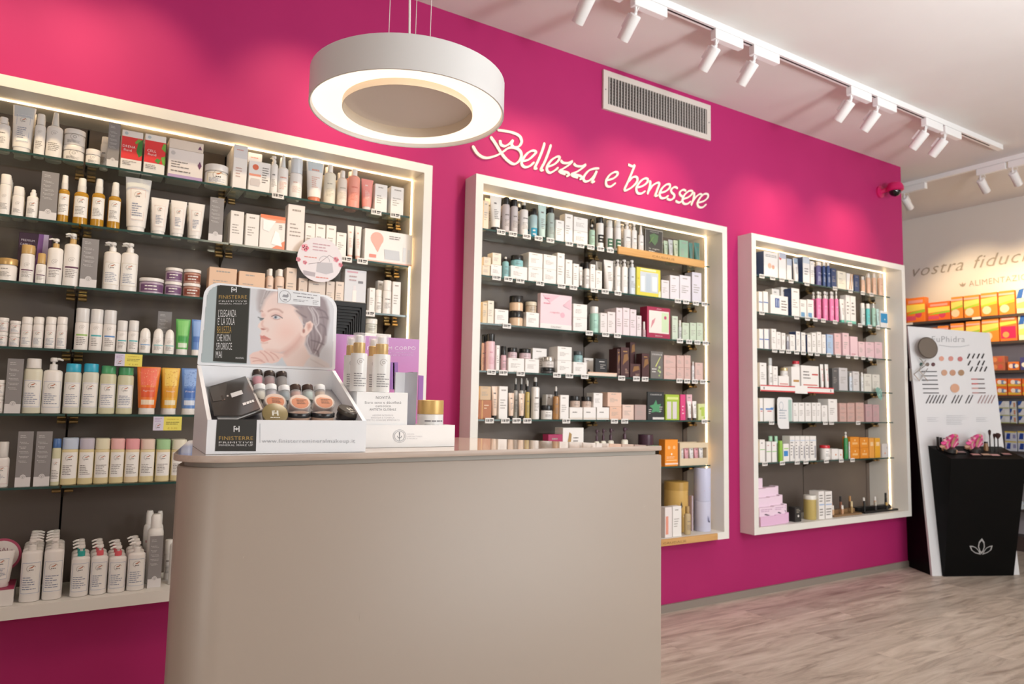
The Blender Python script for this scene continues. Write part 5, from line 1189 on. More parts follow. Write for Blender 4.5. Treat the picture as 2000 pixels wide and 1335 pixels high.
def hangcard():
    A = on(1518, 775, 1, -.046); B2 = on(1548, 835, 1, -.046); w = B2[0]-A[0]; h = A[2]-on(1530, 837, 1, -.046)[2]; b = MB(); n = 6; pts = []
    for cx, cz, a0 in ((w-.02, -.02, 0), (.02, -.02, 90)): pts += [(cx+.02*math.cos(math.radians(a0+90*i/n)), 0, cz+.02*math.sin(math.radians(a0+90*i/n))) for i in range(n+1)]
    pts += [(0, 0, -h+.03), (.012, 0, -h+.008), (.03, 0, -h), (w*.75, 0, -h), (w*.75, 0, -h*.76), (w, 0, -h*.76)]
    b.loft([[(p[0], .0007, p[2]) for p in pts], [(p[0], -.0007, p[2]) for p in pts]], M('e2e0e0', .45), smooth=False)
    S = lambda u, v: (u*w, -.0012, -h+v*h); b.patch(S, .72, .24, .95, .93, M('a9c2b8', .5)); b.ringf(lambda u, v: S(.25+u, .72+v), 0, 0, .12, .14, M('9aa3ae', .5)); lines(b, S, .1, .65, .3, .62, 4, '9aa3ae')
    c = MB(); c.box(w*.3, w*.6, .0007, .0155, SHELF_Z['F3'][4]-A[2]-.003, SHELF_Z['F3'][4]-A[2]+.003, ACRYL); o = b.build('shelf_talker', None, tuple(A)); c.build('clip', o); tag(o, 'rounded white hanging card with green stripe on the fifth shelf of right case', 'sign')
hangcard()
tags('F3', 4, [1507, 1612, 1624, 1676])
shelf('F3', 5)
C_(1484, 1494, 858, 'white carton with green line', d=.05, pr=[('r', 0, .55, 1, .58, '8fc47a'), ('l', .2, .8, .8, .9, 1)])
for a_, b_ in ((1497, 1506), (1508, 1517)): C_(a_, b_, 862, 'low white carton with green line', d=.05, pr=[('r', 0, .5, 1, .54, '8fc47a'), ('l', .2, .8, .75, .88, 1, 'c87a7a')])
for a_, b_ in ((1500, 1509), (1511, 1519)): B_(a_, b_, 851, 'mint bottle at back', bk=1, col='b9dcc0', cap='a8d4b4', cw=.95)
put('tin', 1519, 1528, 860, 'green cylinder', col='8cbf3f')
C_(1530, 1541, 866, 'white carton with blue square', d=.05, pr=[('r', .05, .3, .8, .6, '3f86c8'), ('r', .1, .7, .9, .75, '9cc46a')])
for i, (a_, b_) in enumerate(((1543, 1552), (1553, 1562), (1563, 1572), (1573, 1581), (1582, 1594))): C_(a_, b_, 851, 'tall white carton in the tight row', d=.06, pr=[('r', .7, .1, .9, .6, '9a98a0'), ('l', .1, .6, .2, .8, 5), ('r', 0, .8, 1, .84, ['c9d2e0', 'd2d2d8'][i % 2])])
J_(1600, 1621, 869, 'white tub with red lid', cap='d02a38', lh=.2)
C_(1623, 1637, 876, 'white carton with orange print', d=.05, pr=[('o', .6, .45, .006, 'e08a4a')])
C_(1638, 1646, 877, 'white carton with orange print', d=.05, pr=[('o', .5, .45, .006, 'e0724a')])
P_(1647, 1656, 843, 'green pump bottle with white head', col='2f8a4c', ph=.22)
B_(1657, 1660, 862, 'slim white and red bottle', col='e6e0de')
for a_, b_, t_, in ((1661, 1678, 853), (1680, 1696, 854)): C_(a_, b_, t_, 'orange carton', n=2, col='e08c28', d=.06, pr=[('r', .2, .3, .8, .5, 'f0b874'), ('o', .5, .7, .006, 'f4cf9c')])
C_(1698, 1707, 855, 'tall orange carton', col='e6a04a', d=.06, pr=[('r', .2, .6, .8, .8, 'f4cf9c')])
C_(1709, 1719, 855, 'tall orange carton', col='e6a830', d=.06, pr=[('r', .2, .6, .8, .8, 'f4cf9c')])
C_(1723, 1736, 866, 'pale grey carton with floral print', col='d2cbc8', d=.05, pr=[('o', .4, .3, .007, 'd88a6a'), ('o', .7, .7, .006, 'a9a3b0')])
tags('F3', 5, [1494, 1528, 1557, 1574, 1614, 1643, 1665])
shelf('F3', 6)
# pink stepped display with packs
def pink_steps():
    A = on(1486, 1030, 1, -.085); B2 = on(1549, 1025, 1, -.085); w = B2[0]-A[0]
    r = empty('stepped_display', (A[0]+w/2, -.085, CUR.z)); pk = M('e3b9d6', .5); lp = M('ecd3e2', .5)
    for (x0, x1, y0) in ((-w/2, -w*.02, 0), (w*.0, w*.36, .012), (w*.38, w/2, .03)):
        hh = .055+y0*.2; b = MB(); b.bbox(x0, x1, y0, y0+.06, 0, hh, pk, .001); b.build('step', r)
        b = MB(); n = 3
        for i in range(n): b.bbox(x0+.003, x1-.003, y0+.012+i*.03, y0+.06+i*.03, hh*.2 if i == 0 else hh+(i-1)*.055+.02, hh+(i+1)*.052, lp, .001)
        S = lambda u, v: (x0+.003+u*(x1-x0-.006), y0+.011, hh+v*.05)
        b.face([S(.3, .2), S(.4, .3), S(.7, .1), S(.55, .05)], M('4a3a4a', .5)); lines(b, S, .1, .9, .5, .9, 2, 'b98ab0')
        o = b.build('pack_tier', r)
    b = MB(); b.bbox(-w*.25, w*.02, .11, .13, .20, .27, lp, .001); b.box(-w*.12, -w*.10, .115, .125, .1, .2, lp); b.build('header', r)
    tag(r, 'pink stepped display of small packs, bottom left of the right case', 'display stand')
    CUR.items.append((A[0]-.002, A[0]+w+.002, -.085, .17, CUR.z, CUR.z+.3))
pink_steps()
C_(1553, 1565, 990, 'black patterned pack beside pink display', col='2e2c2a', d=.05, pr=[('o', .5, .4, .008, 'd8d2cc'), ('l', .2, .8, .6, .9, 3, 'b9b0a0')])
put('tin', 1569, 1594, 966, 'round gold and green tin', col='bfa864', cap='e4dfd6', pr=[('p', [(.55, .1), (.7, .1), (.75, .8), (.6, .8)], '9aa862'), ('o', .4, .5, .012, 'd9b48a')])
for a_, b_ in ((1597, 1610), (1612, 1625)): C_(a_, b_, 959, 'white carton with blue line', n=1, d=.07, pr=[('r', .05, .5, .95, .54, '9fb8dc'), ('l', .1, .9, .6, .9, 3), ('l', .1, .9, .1, .4, 3)])
def makeup_tray(x0, x1, col, ds, items, yy=-.06, dep=.09):
    A = on(x0, 1002, 1, yy)[0]; B2 = min(on(x1, 1000, 1, yy)[0], CUR.xmax-.004); r = empty('makeup_tray', ((A+B2)/2, yy, CUR.z)); w = (B2-A)/2; m = M(col, .3)
    b = MB(); b.bbox(-w, w, 0, dep, 0, .012, m, .001); b.bbox(-w, w, dep*.6, dep, .012, .035, m, .001); b.build('tray', r)
    tag(r, ds, 'tray'); rr = random.Random(len(items)+3); n = len(items)
    for i, (kd, c, cc, hh) in enumerate(items):
        x = (A+B2)/2-w+2*w*(i+.5)/n; back = i % 2; zz = CUR.z+(.0356 if back else .0126); yq = yy+(dep*.8 if back else dep*.3)
        b = MB(); rad = min(.0085, w/n*.8); b.lathe([(rad, 0), (rad, hh*.55)], M(c, .3), seg=12); k = MB(); k.lathe([(rad*.9, hh*.55+.0003), (rad*.85, hh)], M(cc, .3), seg=12)
        o = b.build('cosmetic_bottle', None, (x, yq, zz)); kid(k, 'cap', o)
        tag(o, '%s, %s from left on the %s' % (kd, NTH[i+1], ds.split(',')[0].replace(' with samples', '')), 'cosmetic bottle', 'samples on the %s' % ds.split(',')[0])
makeup_tray(1629, 1684, '8a6a48', 'brown wooden makeup tray, bottom of right case', [('beige foundation bottle', 'd9b08a', 'efe9e2', .06), ('tan foundation bottle', 'b07a58', '2a2626', .09), ('white-capped bottle', 'c99a76', 'efe9e2', .055), ('brown bottle', '8a5a44', '2a2626', .085), ('gold-capped tube', 'a98a5a', 'd9c49a', .075), ('dark tube', '5a4438', 'b98a5a', .08)])
makeup_tray(1690, 1755, '191817', 'glossy black makeup tray, bottom right of right case', [('black mascara tube', '1b1a1a', '2c2a2a', .07), ('white-capped bottle', 'c9a080', 'ece6e0', .06), ('silver lipstick', '3a3636', 'c9c2b4', .055), ('white-capped bottle', 'd0aa8c', 'ece6e0', .06), ('gold lipstick', '2b2727', 'd9b46a', .045), ('black pencil', '1b1a1a', '1b1a1a', .08)])
# ================================================================ counter
CZ = 1.02
def rounded_poly(pts, rad, n=8):
    out = []; N = len(pts)
    for i in range(N):
        p = Vector(pts[i]).to_2d(); a = (Vector(pts[i-1]).to_2d()-p).normalized(); c = (Vector(pts[(i+1) % N]).to_2d()-p).normalized()
        r = rad[i]; ang = a.angle(c); d = r/math.tan(ang/2); ctr = p+(a+c).normalized()*(r/math.sin(ang/2))
        s = p+a*d; e = p+c*d
        a0 = math.atan2(s.y-ctr.y, s.x-ctr.x); a1 = math.atan2(e.y-ctr.y, e.x-ctr.x); da = (a1-a0+math.pi) % (2*math.pi)-math.pi
        for j in range(n+1): t = a0+da*j/n; out.append((ctr.x+r*math.cos(t), ctr.y+r*math.sin(t)))
    return out
top_poly = rounded_poly([(0.165, -1.478), (1.462, -1.447), (1.07, -0.90), (0.275, -0.90)], [0.085, 0.012, 0.05, 0.05])
body_poly = rounded_poly([(0.17, -1.447), (1.462, -1.438), (1.06, -0.93), (0.30, -0.93)], [0.085, 0.006, 0.05, 0.05])
def inset(poly, d, c=(0.75, -1.2)): return [(p[0]+(c[0]-p[0])*d, p[1]+(c[1]-p[1])*d) for p in poly]
r = empty('counter', (0.8, -1.2, 0))
def cpart(name, rings, m, smooth=True):
    b = MB(); b.loft([[(p[0]-.8, p[1]+1.2, z) for p in R] for R, z in rings], m, smooth=smooth); return b.build(name, r)
o = cpart('body', [(body_poly, 0.0), (body_poly, 0.992), (inset(body_poly, .004), 0.9945)], COUNTER)
cpart('neck', [(inset(body_poly, .025), 0.9946), (inset(body_poly, .025), 1.0065)], M('a7a096', .4))
b = MB(); Rg = [[(p[0]-.8, p[1]+1.2, z) for p in R] for R, z in ((inset(top_poly, .003), 1.007), (top_poly, 1.0085), (top_poly, 1.0185), (inset(top_poly, .002), CZ))]
b.loft(Rg, EDGEWOOD, caps=False, smooth=True); b.face([tuple(p) for p in Rg[-1]], TOPMAT); b.face([tuple(p) for p in reversed(Rg[0])], EDGEWOOD); b.build('top', r)
for (px, py, L, an) in ((475, 1087, .004, 60), (1262, 989, .006, 25), (703, 1205, .012, 92)):
    b = MB(); P = on(px, py, 1, -1.4455); c, s_ = math.cos(math.radians(an)), math.sin(math.radians(an)); yy = -1.4475+(P[0]-.2)*.007-.0004
    b.face([(P[0]-c*L/2-.8, yy+1.2, P[2]-s_*L/2), (P[0]-c*L/2+s_*.0006-.8, yy+1.2, P[2]-s_*L/2-c*.0006), (P[0]+c*L/2+s_*.0006-.8, yy+1.2, P[2]+s_*L/2-c*.0006), (P[0]+c*L/2-.8, yy+1.2, P[2]+s_*L/2)], M('c9bcae', .5)); b.build('scratch', r)
tag(r, 'taupe counter with rounded left corner and pale wood top in the foreground', 'counter')

# ---------------------------------------------------------------- makeup display box
A0 = np.array([0.236, -1.43, CZ+0.0005]); E1 = np.array([0.99875, -0.05, 0]); N1 = np.array([0.05, 0.99875, 0]); W1 = 0.325; D1 = 0.28
def LB(u, d, h): return tuple(A0+E1*u+N1*d+np.array([0, 0, h]))
TB = Matrix(((E1[0], N1[0], 0, 0), (E1[1], N1[1], 0, 0), (0, 0, 1, 0), (0, 0, 0, 1)))
r = empty('makeup_display_box', tuple(A0)); r.matrix_world = Matrix.Translation(Vector(A0)) @ TB
def loc(P): q = np.array(P)-A0; return (float(q @ E1), float(q @ N1), float(q[2]))
WB = M('f3f5f9', .4); GI = M('96969d', .5)
hf, hb = 0.068, 0.187; lt = 0.008
b = MB(); b.box(0, W1, 0, .004, 0, hf, WB); b.box(0, W1, D1-.004, D1, 0, hb, WB); b.box(lt, W1-lt, .004, D1-.004, 0, .003, WB)
for u0 in (0, W1-lt):
    b.loft([[(u0, .004, 0), (u0+lt, .004, 0), (u0+lt, D1-.004, 0), (u0, D1-.004, 0)], [(u0, .004, hf), (u0+lt, .004, hf), (u0+lt, D1-.004, hb), (u0, D1-.004, hb)]], WB, smooth=False)
b.build('box_body', r)
SLP = (0.135-0.045)/(D1-.02)
b = MB(); b.face([(lt, .005, .045), (W1-lt, .005, .045), (W1-lt, D1-.006, .045+SLP*(D1-.011)), (lt, D1-.006, .045+SLP*(D1-.011))], GI); b.build('insert', r)
def FIN(X, Y, off=.0006):   # artwork on the front wall
    P = onp(370+.2997*X, 500+.2997*Y, A0-N1*off, N1); return loc(P)
b = MB(); F2 = lambda X, Y: FIN(X, -Y); DK = M('33322f', .45); GO = M('c7a458', .4); WT2 = M('efefef', .5); GR = M('a9acb2', .5)
b.face([FIN(180, 1062), FIN(166, 1270), FIN(433, 1270), FIN(440, 1064)], DK)
G = lambda X, Y: FIN(X, -Y, .0012)
b.text(G, 304, -1197, 35, 'FINISTERRE', GO, 'c', width=222); b.text(G, 303, -1219, 17, 'PRIMITIVE', WT2, 'c', width=222); b.text(G, 303, -1237, 17, 'MINERAL MAKE UP', WT2, 'c', width=222)
def logo_f(b, G, X, Y, s):
    m = M('f2f2f2', .5)
    q = lambda x0, y0, x1, y1: b.face([G(X+x0*s, -(Y+y0*s)), G(X+x1*s, -(Y+y0*s)), G(X+x1*s, -(Y+y1*s)), G(X+x0*s, -(Y+y1*s))], m)
    q(-1, -1, -.7, 1); q(-1, -1, -.3, -.72); q(-.7, -.15, -.35, .1); q(.7, -1, 1, 1); q(.35, -.15, .7, .1); q(-.12, -.45, .12, .45); b.ringf(lambda u, v: G(X+u*s, -Y+v*s), 0, 0, .25, .4, m, 12)
logo_f(b, G, 307, 1125, 19)
b.text(G, 472, -1215, 36, 'www.finisterremineralmakeup.it', GR, 'l', width=608); b.face([FIN(458, 1090), FIN(462, 1090), FIN(462, 1215), FIN(458, 1215)], M('c3c6cc', .5))
b.build('front_print', r)
# lid with the portrait print
LH0, LH1 = hb+.001, 0.387; RC = .036
pts = rounded_poly([(0, LH0), (W1, LH0), (W1-.002, LH1-.008), (.006, LH1)], [.004, .006, RC, RC], 10)
b = MB(); yl = D1-.002; b.loft([[(p[0], yl+.003, p[1]) for p in pts], [(p[0], yl, p[1]) for p in pts]], M('f3f5f9', .4), smooth=False); b.build('lid', r)
def LIDC(u, v):     # local lid point -> artwork coordinates of the print
    P = A0+E1*u+N1*yl+np.array([0, 0, v]); x, y = pj(P); return (x-380)/.14235, (y-540)/.14235
def LID(X, Y, off=.0006): return loc(onp(380+.14235*X, 540+.14235*Y, A0+N1*(yl-off), N1))
def sdf(P, poly):
    poly = np.array(poly, float); d = np.full(len(P), 1e9); ins = np.zeros(len(P), bool)
    for i in range(len(poly)):
        a, c = poly[i-1], poly[i]; e = c-a; w_ = P-a
        t = np.clip((w_ @ e)/max(e @ e, 1e-9), 0, 1); d = np.minimum(d, np.hypot(*(w_-np.outer(t, e)).T))
        cond = ((a[1] > P[:, 1]) != (c[1] > P[:, 1])); xx = (c[0]-a[0])*(P[:, 1]-a[1])/((c[1]-a[1]) if c[1] != a[1] else 1e-9)+a[0]; ins ^= cond & (P[:, 0] < xx)
    return np.where(ins, d, -d)
def portrait():
    ins_pts = inset(pts, .045, (W1/2, (LH0+LH1)/2)); nx, ny = 190, 130
    us = np.linspace(.006, W1-.006, nx); vs = np.linspace(LH0+.006, LH1-.006, ny); UV = np.array([(u, v) for v in vs for u in us])
    keep = sdf(UV, ins_pts) > -0.0004
    C = np.array([LIDC(u, v) for u, v in UV]); col = np.tile(np.array([222, 224, 230.]), (len(C), 1))
    def lay(poly, c, soft=6, op=1.0):
        nonlocal col
        a = np.clip(sdf(C, poly)/soft*.5+.5, 0, 1)[:, None]*op; col = col*(1-a)+np.array(c, float)*a
    def ell(x, y, rx, ry, c, soft=6, op=1): lay([(x+rx*math.cos(t), y+ry*math.sin(t)) for t in np.linspace(0, 2*math.pi, 24, endpoint=False)], c, soft, op)
    def stroke(P, wd, c, soft=4, op=1):
        P = catmull(P, 4); d = np.full(len(C), 1e9)
        nonlocal col
        for i in range(len(P)-1):
            a, e = P[i], P[i+1]-P[i]; w_ = C-a; t = np.clip((w_ @ e)/max(e @ e, 1e-9), 0, 1); d = np.minimum(d, np.hypot(*(w_-np.outer(t, e)).T))
        al = np.clip((wd-d)/soft*.5+.5, 0, 1)[:, None]*op; col = col*(1-al)+np.array(c, float)*al
    ell(1000, 200, 200, 200, (214, 212, 214), 120, .7)
    lay([(930, 110), (1150, 110), (1180, 240), (1050, 230), (985, 290), (930, 400), (905, 470), (880, 430), (870, 300)], (200, 194, 196), 50)
    stroke([(980, 140), (930, 260), (900, 380), (890, 440)], 8, (176, 166, 166), 14, .6); stroke([(1040, 130), (985, 230), (930, 340)], 8, (226, 222, 222), 14, .7)
    hair = [(1320, 380), (1560, 400), (1730, 250), (1800, 330), (1835, 450), (1845, 600), (1815, 760), (1795, 900), (1725, 1000), (1690, 1090), (1610, 1060), (1520, 940), (1510, 800), (1440, 600), (1380, 470)]
    lay(hair, (160, 148, 153), 26)
    for k in range(9): stroke([(1390+k*38, 430-k*8), (1450+k*40, 560+k*6), (1540+k*28, 760+k*14), (1580+k*14, 960+k*8)], 3, (188, 178, 182) if k % 2 else (126, 114, 120), 9, .6)
    neck = [(1290, 960), (1470, 770), (1535, 820), (1510, 930), (1570, 1060), (1620, 1100), (1500, 1260), (1260, 1250), (1180, 1090)]
    lay(neck, (240, 216, 208), 20)
    face = [(1140, 190), (1050, 215), (975, 285), (928, 375), (905, 450), (914, 520), (925, 565), (905, 615), (872, 658), (868, 690), (898, 716), (918, 742), (903, 778), (898, 802), (911, 850), (904, 880), (916, 912), (916, 960), (945, 1005), (1050, 1030), (1160, 1040), (1260, 1010), (1380, 905), (1450, 800), (1490, 700), (1480, 560), (1420, 450), (1330, 390), (1200, 340)]
    lay(face, (247, 222, 214), 8)
    lay([(900, 60), (1160, 60), (1165, 190), (1100, 212), (1030, 250), (970, 320), (925, 420), (903, 480), (872, 450), (868, 320)], (186, 178, 180), 34)
    for s in ([(1000, 90), (960, 230), (905, 400)], [(1060, 90), (1000, 210), (930, 350)], [(1120, 100), (1060, 190), (990, 270)]): stroke(s, 6, (216, 210, 212), 10, .8)
    for s in ([(1030, 90), (980, 220), (920, 370)], [(1090, 100), (1030, 200), (960, 300)]): stroke(s, 5, (150, 140, 142), 10, .7)
    ell(1180, 330, 170, 90, (240, 218, 212), 80, .8); ell(1050, 680, 110, 90, (244, 222, 215), 60, .8); ell(1260, 760, 130, 120, (246, 208, 198), 100, .8)
    lay([(1000, 1020), (1180, 1035), (1330, 940), (1450, 800), (1500, 800), (1400, 960), (1260, 1080), (1100, 1060)], (222, 174, 164), 50, .8)
    lay([(1480, 420), (1560, 400), (1600, 600), (1520, 620), (1460, 560), (1390, 460)], (170, 156, 158), 40, .9)
    lay([(1530, 630), (1590, 605), (1632, 650), (1610, 730), (1550, 800), (1495, 830), (1455, 800), (1458, 745), (1500, 705)], (248, 222, 213), 8)
    lay([(1545, 650), (1590, 640), (1600, 690), (1560, 740), (1545, 700)], (214, 160, 148), 16, .8); ell(1497, 745, 16, 28, (160, 100, 92), 10, .8)
    for s in ([(1560, 420), (1620, 520), (1640, 640), (1700, 760), (1740, 850), (1700, 960), (1650, 1060)], [(1620, 420), (1690, 520), (1700, 640), (1660, 700), (1720, 790), (1740, 860)], [(1440, 560), (1480, 640), (1500, 660)], [(1560, 800), (1545, 900), (1600, 1040)], [(1600, 430), (1650, 540), (1670, 650)]): stroke(s, 7, (222, 216, 220), 8, .85)
    for s in ([(1680, 440), (1780, 480), (1830, 560)], [(1720, 560), (1790, 560), (1830, 580)], [(1600, 870), (1700, 900), (1770, 930)], [(1730, 650), (1790, 700), (1800, 800)], [(1400, 470), (1460, 520), (1530, 560)], [(1640, 1000), (1690, 1030), (1700, 1090)]): stroke(s, 9, (120, 108, 114), 10, .7)
    stroke([(1010, 475), (1075, 448), (1150, 452), (1205, 490)], 9, (193, 152, 142), 12, .85); stroke([(900, 475), (922, 470), (935, 480)], 7, (186, 146, 138), 8, .8)
    ell(1120, 540, 70, 38, (226, 184, 176), 30, .8)
    lay([(1068, 552), (1105, 534), (1150, 540), (1190, 565), (1140, 582), (1095, 580)], (222, 220, 224), 5); ell(1112, 557, 20, 20, (128, 142, 156), 5); ell(1110, 556, 8, 8, (50, 50, 56), 4)
    stroke([(1058, 545), (1100, 526), (1150, 534), (1205, 568)], 5, (92, 76, 78), 5, .9); stroke([(1080, 572), (1120, 590), (1170, 578)], 3, (176, 132, 126), 6, .8)
    lay([(890, 572), (935, 574), (945, 590), (912, 604), (892, 596)], (120, 132, 140), 5, .9); stroke([(872, 556), (905, 570), (948, 572)], 5, (76, 80, 84), 5, .9); ell(940, 530, 30, 26, (226, 182, 172), 20, .6)
    stroke([(935, 610), (925, 660), (955, 700), (1005, 720), (1000, 745)], 8, (222, 176, 166), 16, .8); lay([(908, 706), (950, 712), (975, 722), (945, 732), (918, 726)], (178, 112, 104), 8, .9)
    lay([(899, 802), (925, 812), (955, 806), (1000, 832), (1045, 856), (965, 850), (905, 843)], (216, 140, 132), 5); lay([(905, 845), (965, 852), (1045, 857), (1000, 880), (945, 896), (909, 882)], (234, 162, 152), 5)
    stroke([(903, 846), (965, 850), (1045, 857)], 3, (178, 104, 100), 4, .8); stroke([(915, 905), (960, 912), (1000, 905)], 6, (216, 172, 162), 12, .7)
    lay([(1610, 1070), (1700, 1110), (1850, 1200), (1850, 1270), (1480, 1250), (1540, 1150)], (230, 223, 222), 16); stroke([(1590, 1130), (1680, 1180), (1780, 1230)], 5, (204, 192, 190), 10, .7)
    lay([(1195, 1105), (1275, 1240), (1090, 1230)], (214, 219, 226), 8)
    lay([(750, 1080), (800, 1040), (880, 1020), (905, 1003), (1000, 1010), (1085, 1034), (1205, 1058), (1225, 1078), (1190, 1110), (1150, 1165), (1060, 1192), (1000, 1180), (900, 1200), (770, 1200)], (244, 212, 203), 6)
    for s in ([(900, 1030), (960, 1080), (1010, 1160)], [(960, 1022), (1040, 1080), (1090, 1150)], [(1040, 1035), (1110, 1075), (1150, 1120)], [(780, 1110), (860, 1120), (930, 1150)], [(800, 1160), (880, 1150), (960, 1175)]): stroke(s, 4, (200, 140, 130), 8, .8)
    stroke([(1140, 1075), (1190, 1065), (1215, 1075)], 6, (244, 216, 208), 6, .9)
    lay([(0, 0), (775, 0), (708, 1300), (0, 1300)], (180, 193, 196), 3); lay([(317, 0), (770, 0), (712, 1187), (253, 1162)], (54, 55, 50), 3)
    b_idx = []; me_v = []; mp = {}
    F = []
    for j in range(ny-1):
        for i in range(nx-1):
            q = [j*nx+i, j*nx+i+1, (j+1)*nx+i+1, (j+1)*nx+i]
            if all(keep[k] for k in q): F.append(q)
    used = sorted({k for q in F for k in q}); mp = {k: i for i, k in enumerate(used)}
    me = bpy.data.meshes.new('lid_print'); me.from_pydata([(UV[k][0], yl-.0005, UV[k][1]) for k in used], [], [tuple(mp[k] for k in q) for q in F])
    ca = me.color_attributes.new('print', 'FLOAT_COLOR', 'POINT')
    arr = np.ones((len(used), 4)); c_ = col[used]/255.; arr[:, :3] = np.where(c_ <= .04045, c_/12.92, ((c_+.055)/1.055)**2.4); ca.data.foreach_set('color', arr.ravel())
    m = bpy.data.materials.new('printed_portrait'); m.use_nodes = True; nt = m.node_tree; vc = nt.nodes.new('ShaderNodeVertexColor'); vc.layer_name = 'print'
    nt.links.new(vc.outputs[0], nt.nodes['Principled BSDF'].inputs['Base Color']); nt.nodes['Principled BSDF'].inputs['Roughness'].default_value = .35
    me.materials.append(m); o = bpy.data.objects.new('portrait_print', me); COL.objects.link(o); o.parent = r
portrait()
b = MB(); G = lambda X, Y: LID(X, -Y, .0012)
b.text(G, 526, -303, 70, 'FINISTERRE', GO, 'c', width=385); b.text(G, 525, -345, 26, 'PRIMITIVE', WT2, 'c', width=385); b.text(G, 527, -380, 26, 'MINERAL MAKE UP', WT2, 'c', width=385)
logo_f(b, G, 541, 178, 36)
b.build('brand_lettering', r); b = MB()
for i, (t, x, y, w_) in enumerate((("L'ELEGANZA", 325, 550, 245), ("E' LA SOLA", 320, 660, 230), ('BELLEZZA', 310, 775, 195), ('CHE NON', 305, 885, 185), ('SFIORISCE', 298, 1002, 215), ('MAI', 292, 1115, 82))):
    b.text(G, x, -y, 140, t, GO if i == 2 else WT2, 'l', width=w_)
b.build('motto_lettering', r); b = MB(); b.text(G, 565, -1128, 36, 'MINERAL', WT2, 'l', width=115)
b.build('small_lettering', r)
b = MB(); S = lambda u, v, o=.0016: LID(1145+u*580, (155+u*80)+(1-v)*(205-u*30), o); b.face([S(0, 0), S(1, 0), S(1, 1), S(0, 1)], M('eceef2', .5)); S2 = lambda u, v: S(u, v, .002)
gm = M('9d9da3', .5); b.ringf(lambda u, v: S2(.17+u*.34, .5+v), 0, 0, .38, .41, gm, 24); b.face([S2(.1, .45), S2(.13, .62), S2(.2, .6), S2(.24, .74), S2(.25, .5), S2(.22, .42)], gm); b.patch(S2, .13, .22, .21, .3, gm)
lines(b, S2, .36, .98, .78, .86, 1, '9d9da3', th=.7); lines(b, S2, .45, .88, .55, .64, 1, '8d8d93', th=.7); lines(b, S2, .36, .75, .2, .4, 2, '9d9da3'); lines(b, S2, .82, .97, .1, .45, 3, '9d9da3')
b.build('sticker', r)
tag(r, 'white open cardboard makeup display box with a portrait of a woman on its lid', 'display box')
def INS(px, py, lift=0.0):
    n = np.array([0, 0, 1.0])-N1*SLP; n /= np.linalg.norm(n); return onp(px, py, A0+np.array([0, 0, .045-SLP*.005+lift]), n)
def oriented(P, axis): return Matrix.Translation(Vector(P)) @ Vector(axis).to_track_quat('Z', 'Y').to_matrix().to_4x4()
CLR = M('e6e4e4', .15, alpha=.35)
for i, (px, py, c, lc, w_) in enumerate(((503, 756, 'd9587a', '3a2f2a', 'pink powder jar, brown lid'), (527, 758, '8f2f3a', '3a2f2a', 'crimson powder jar, brown lid'), (551, 759, '6a625c', '3a2f2a', 'grey powder jar, brown lid'), (508, 786, 'd9d6c4', 'dfe0e2', 'ivory powder jar, white lid'), (530, 786, 'b3aab8', 'dfe0e2', 'lilac powder jar, white lid'), (556, 788, '5f8794', 'dfe0e2', 'blue powder jar, white lid'), (578, 786, 'c07a62', '453630', 'copper powder jar, brown lid'), (602, 786, 'a9c4bf', '453630', 'mint powder jar, brown lid'), (626, 786, 'c9a684', 'dfe0e2', 'beige powder jar, white lid'))):
    P = INS(px, py-2, .006); ax = N1*.42+np.array([0, 0, .9]); T = oriented(P, ax); Ti = T
    b = MB(); rr = .0128; b.lathe([(rr*.93, 0), (rr, .001), (rr, .0255), (rr*.9, .027)], CLR, seg=20); b.lathe([(rr*.86, .002), (rr*.9, .022)], M(c, .6), seg=18)
    o = b.build('powder_jar'); o.matrix_world = T; k = MB(); k.lathe([(rr*1.02, .0272), (rr*1.03, .028), (rr*1.02, .0395), (rr*.97, .0405)], M(lc, .25), seg=20); kid(k, 'lid', o)
    tag(o, 'small %s, in the makeup display box' % w_ if False else 'small %s, %s row of the makeup display box' % (w_, 'back' if i < 3 else 'middle'), 'jar', 'small powder jars')
for i, (px, py) in enumerate(((536, 790), (584, 792), (631, 791))):
    P = INS(px, py, .012); ax = -N1*.72+np.array([0, 0, .7]); T = oriented(P, ax); rr = .0255
    b = MB(); b.lathe([(rr*.9, -.012), (rr, -.010), (rr, .010), (rr*.93, .0125)], CLR, seg=28); b.lathe([(rr*.8, -.008), (rr*.82, .0115)], M(['b9805c', 'a96a48', 'b07a5a'][i], .6), seg=24)
    S = lambda u, v: (u*rr, v*rr, .0129); b.disc(S, 0, 0, .86, M('c4aca0', .3), 28); S = lambda u, v: (u*rr, v*rr, .0132)
    b.face([S(.74*math.cos(math.radians(t)), .74*math.sin(math.radians(t))-.06) for t in range(150, 400, 20)]+[S(.3, .42), S(-.3, .5)], M('b5653c', .4)); lines(b, lambda u, v: (u*rr, v*rr, .0135), -.3, .6, -.3, .3, 4, '4a3a34')
    o = b.build('foundation_jar'); o.matrix_world = T; k = MB(); k.lathe([(rr*1.0, -.013), (rr*1.01, -.022), (rr*.95, -.023)], M('2b2626', .25), seg=28); kid(k, 'lid', o)
    tag(o, 'large clear foundation jar of orange powder, %s of three in the makeup display box' % ['leftmost', 'middle', 'rightmost'][i], 'jar', 'large foundation jars')
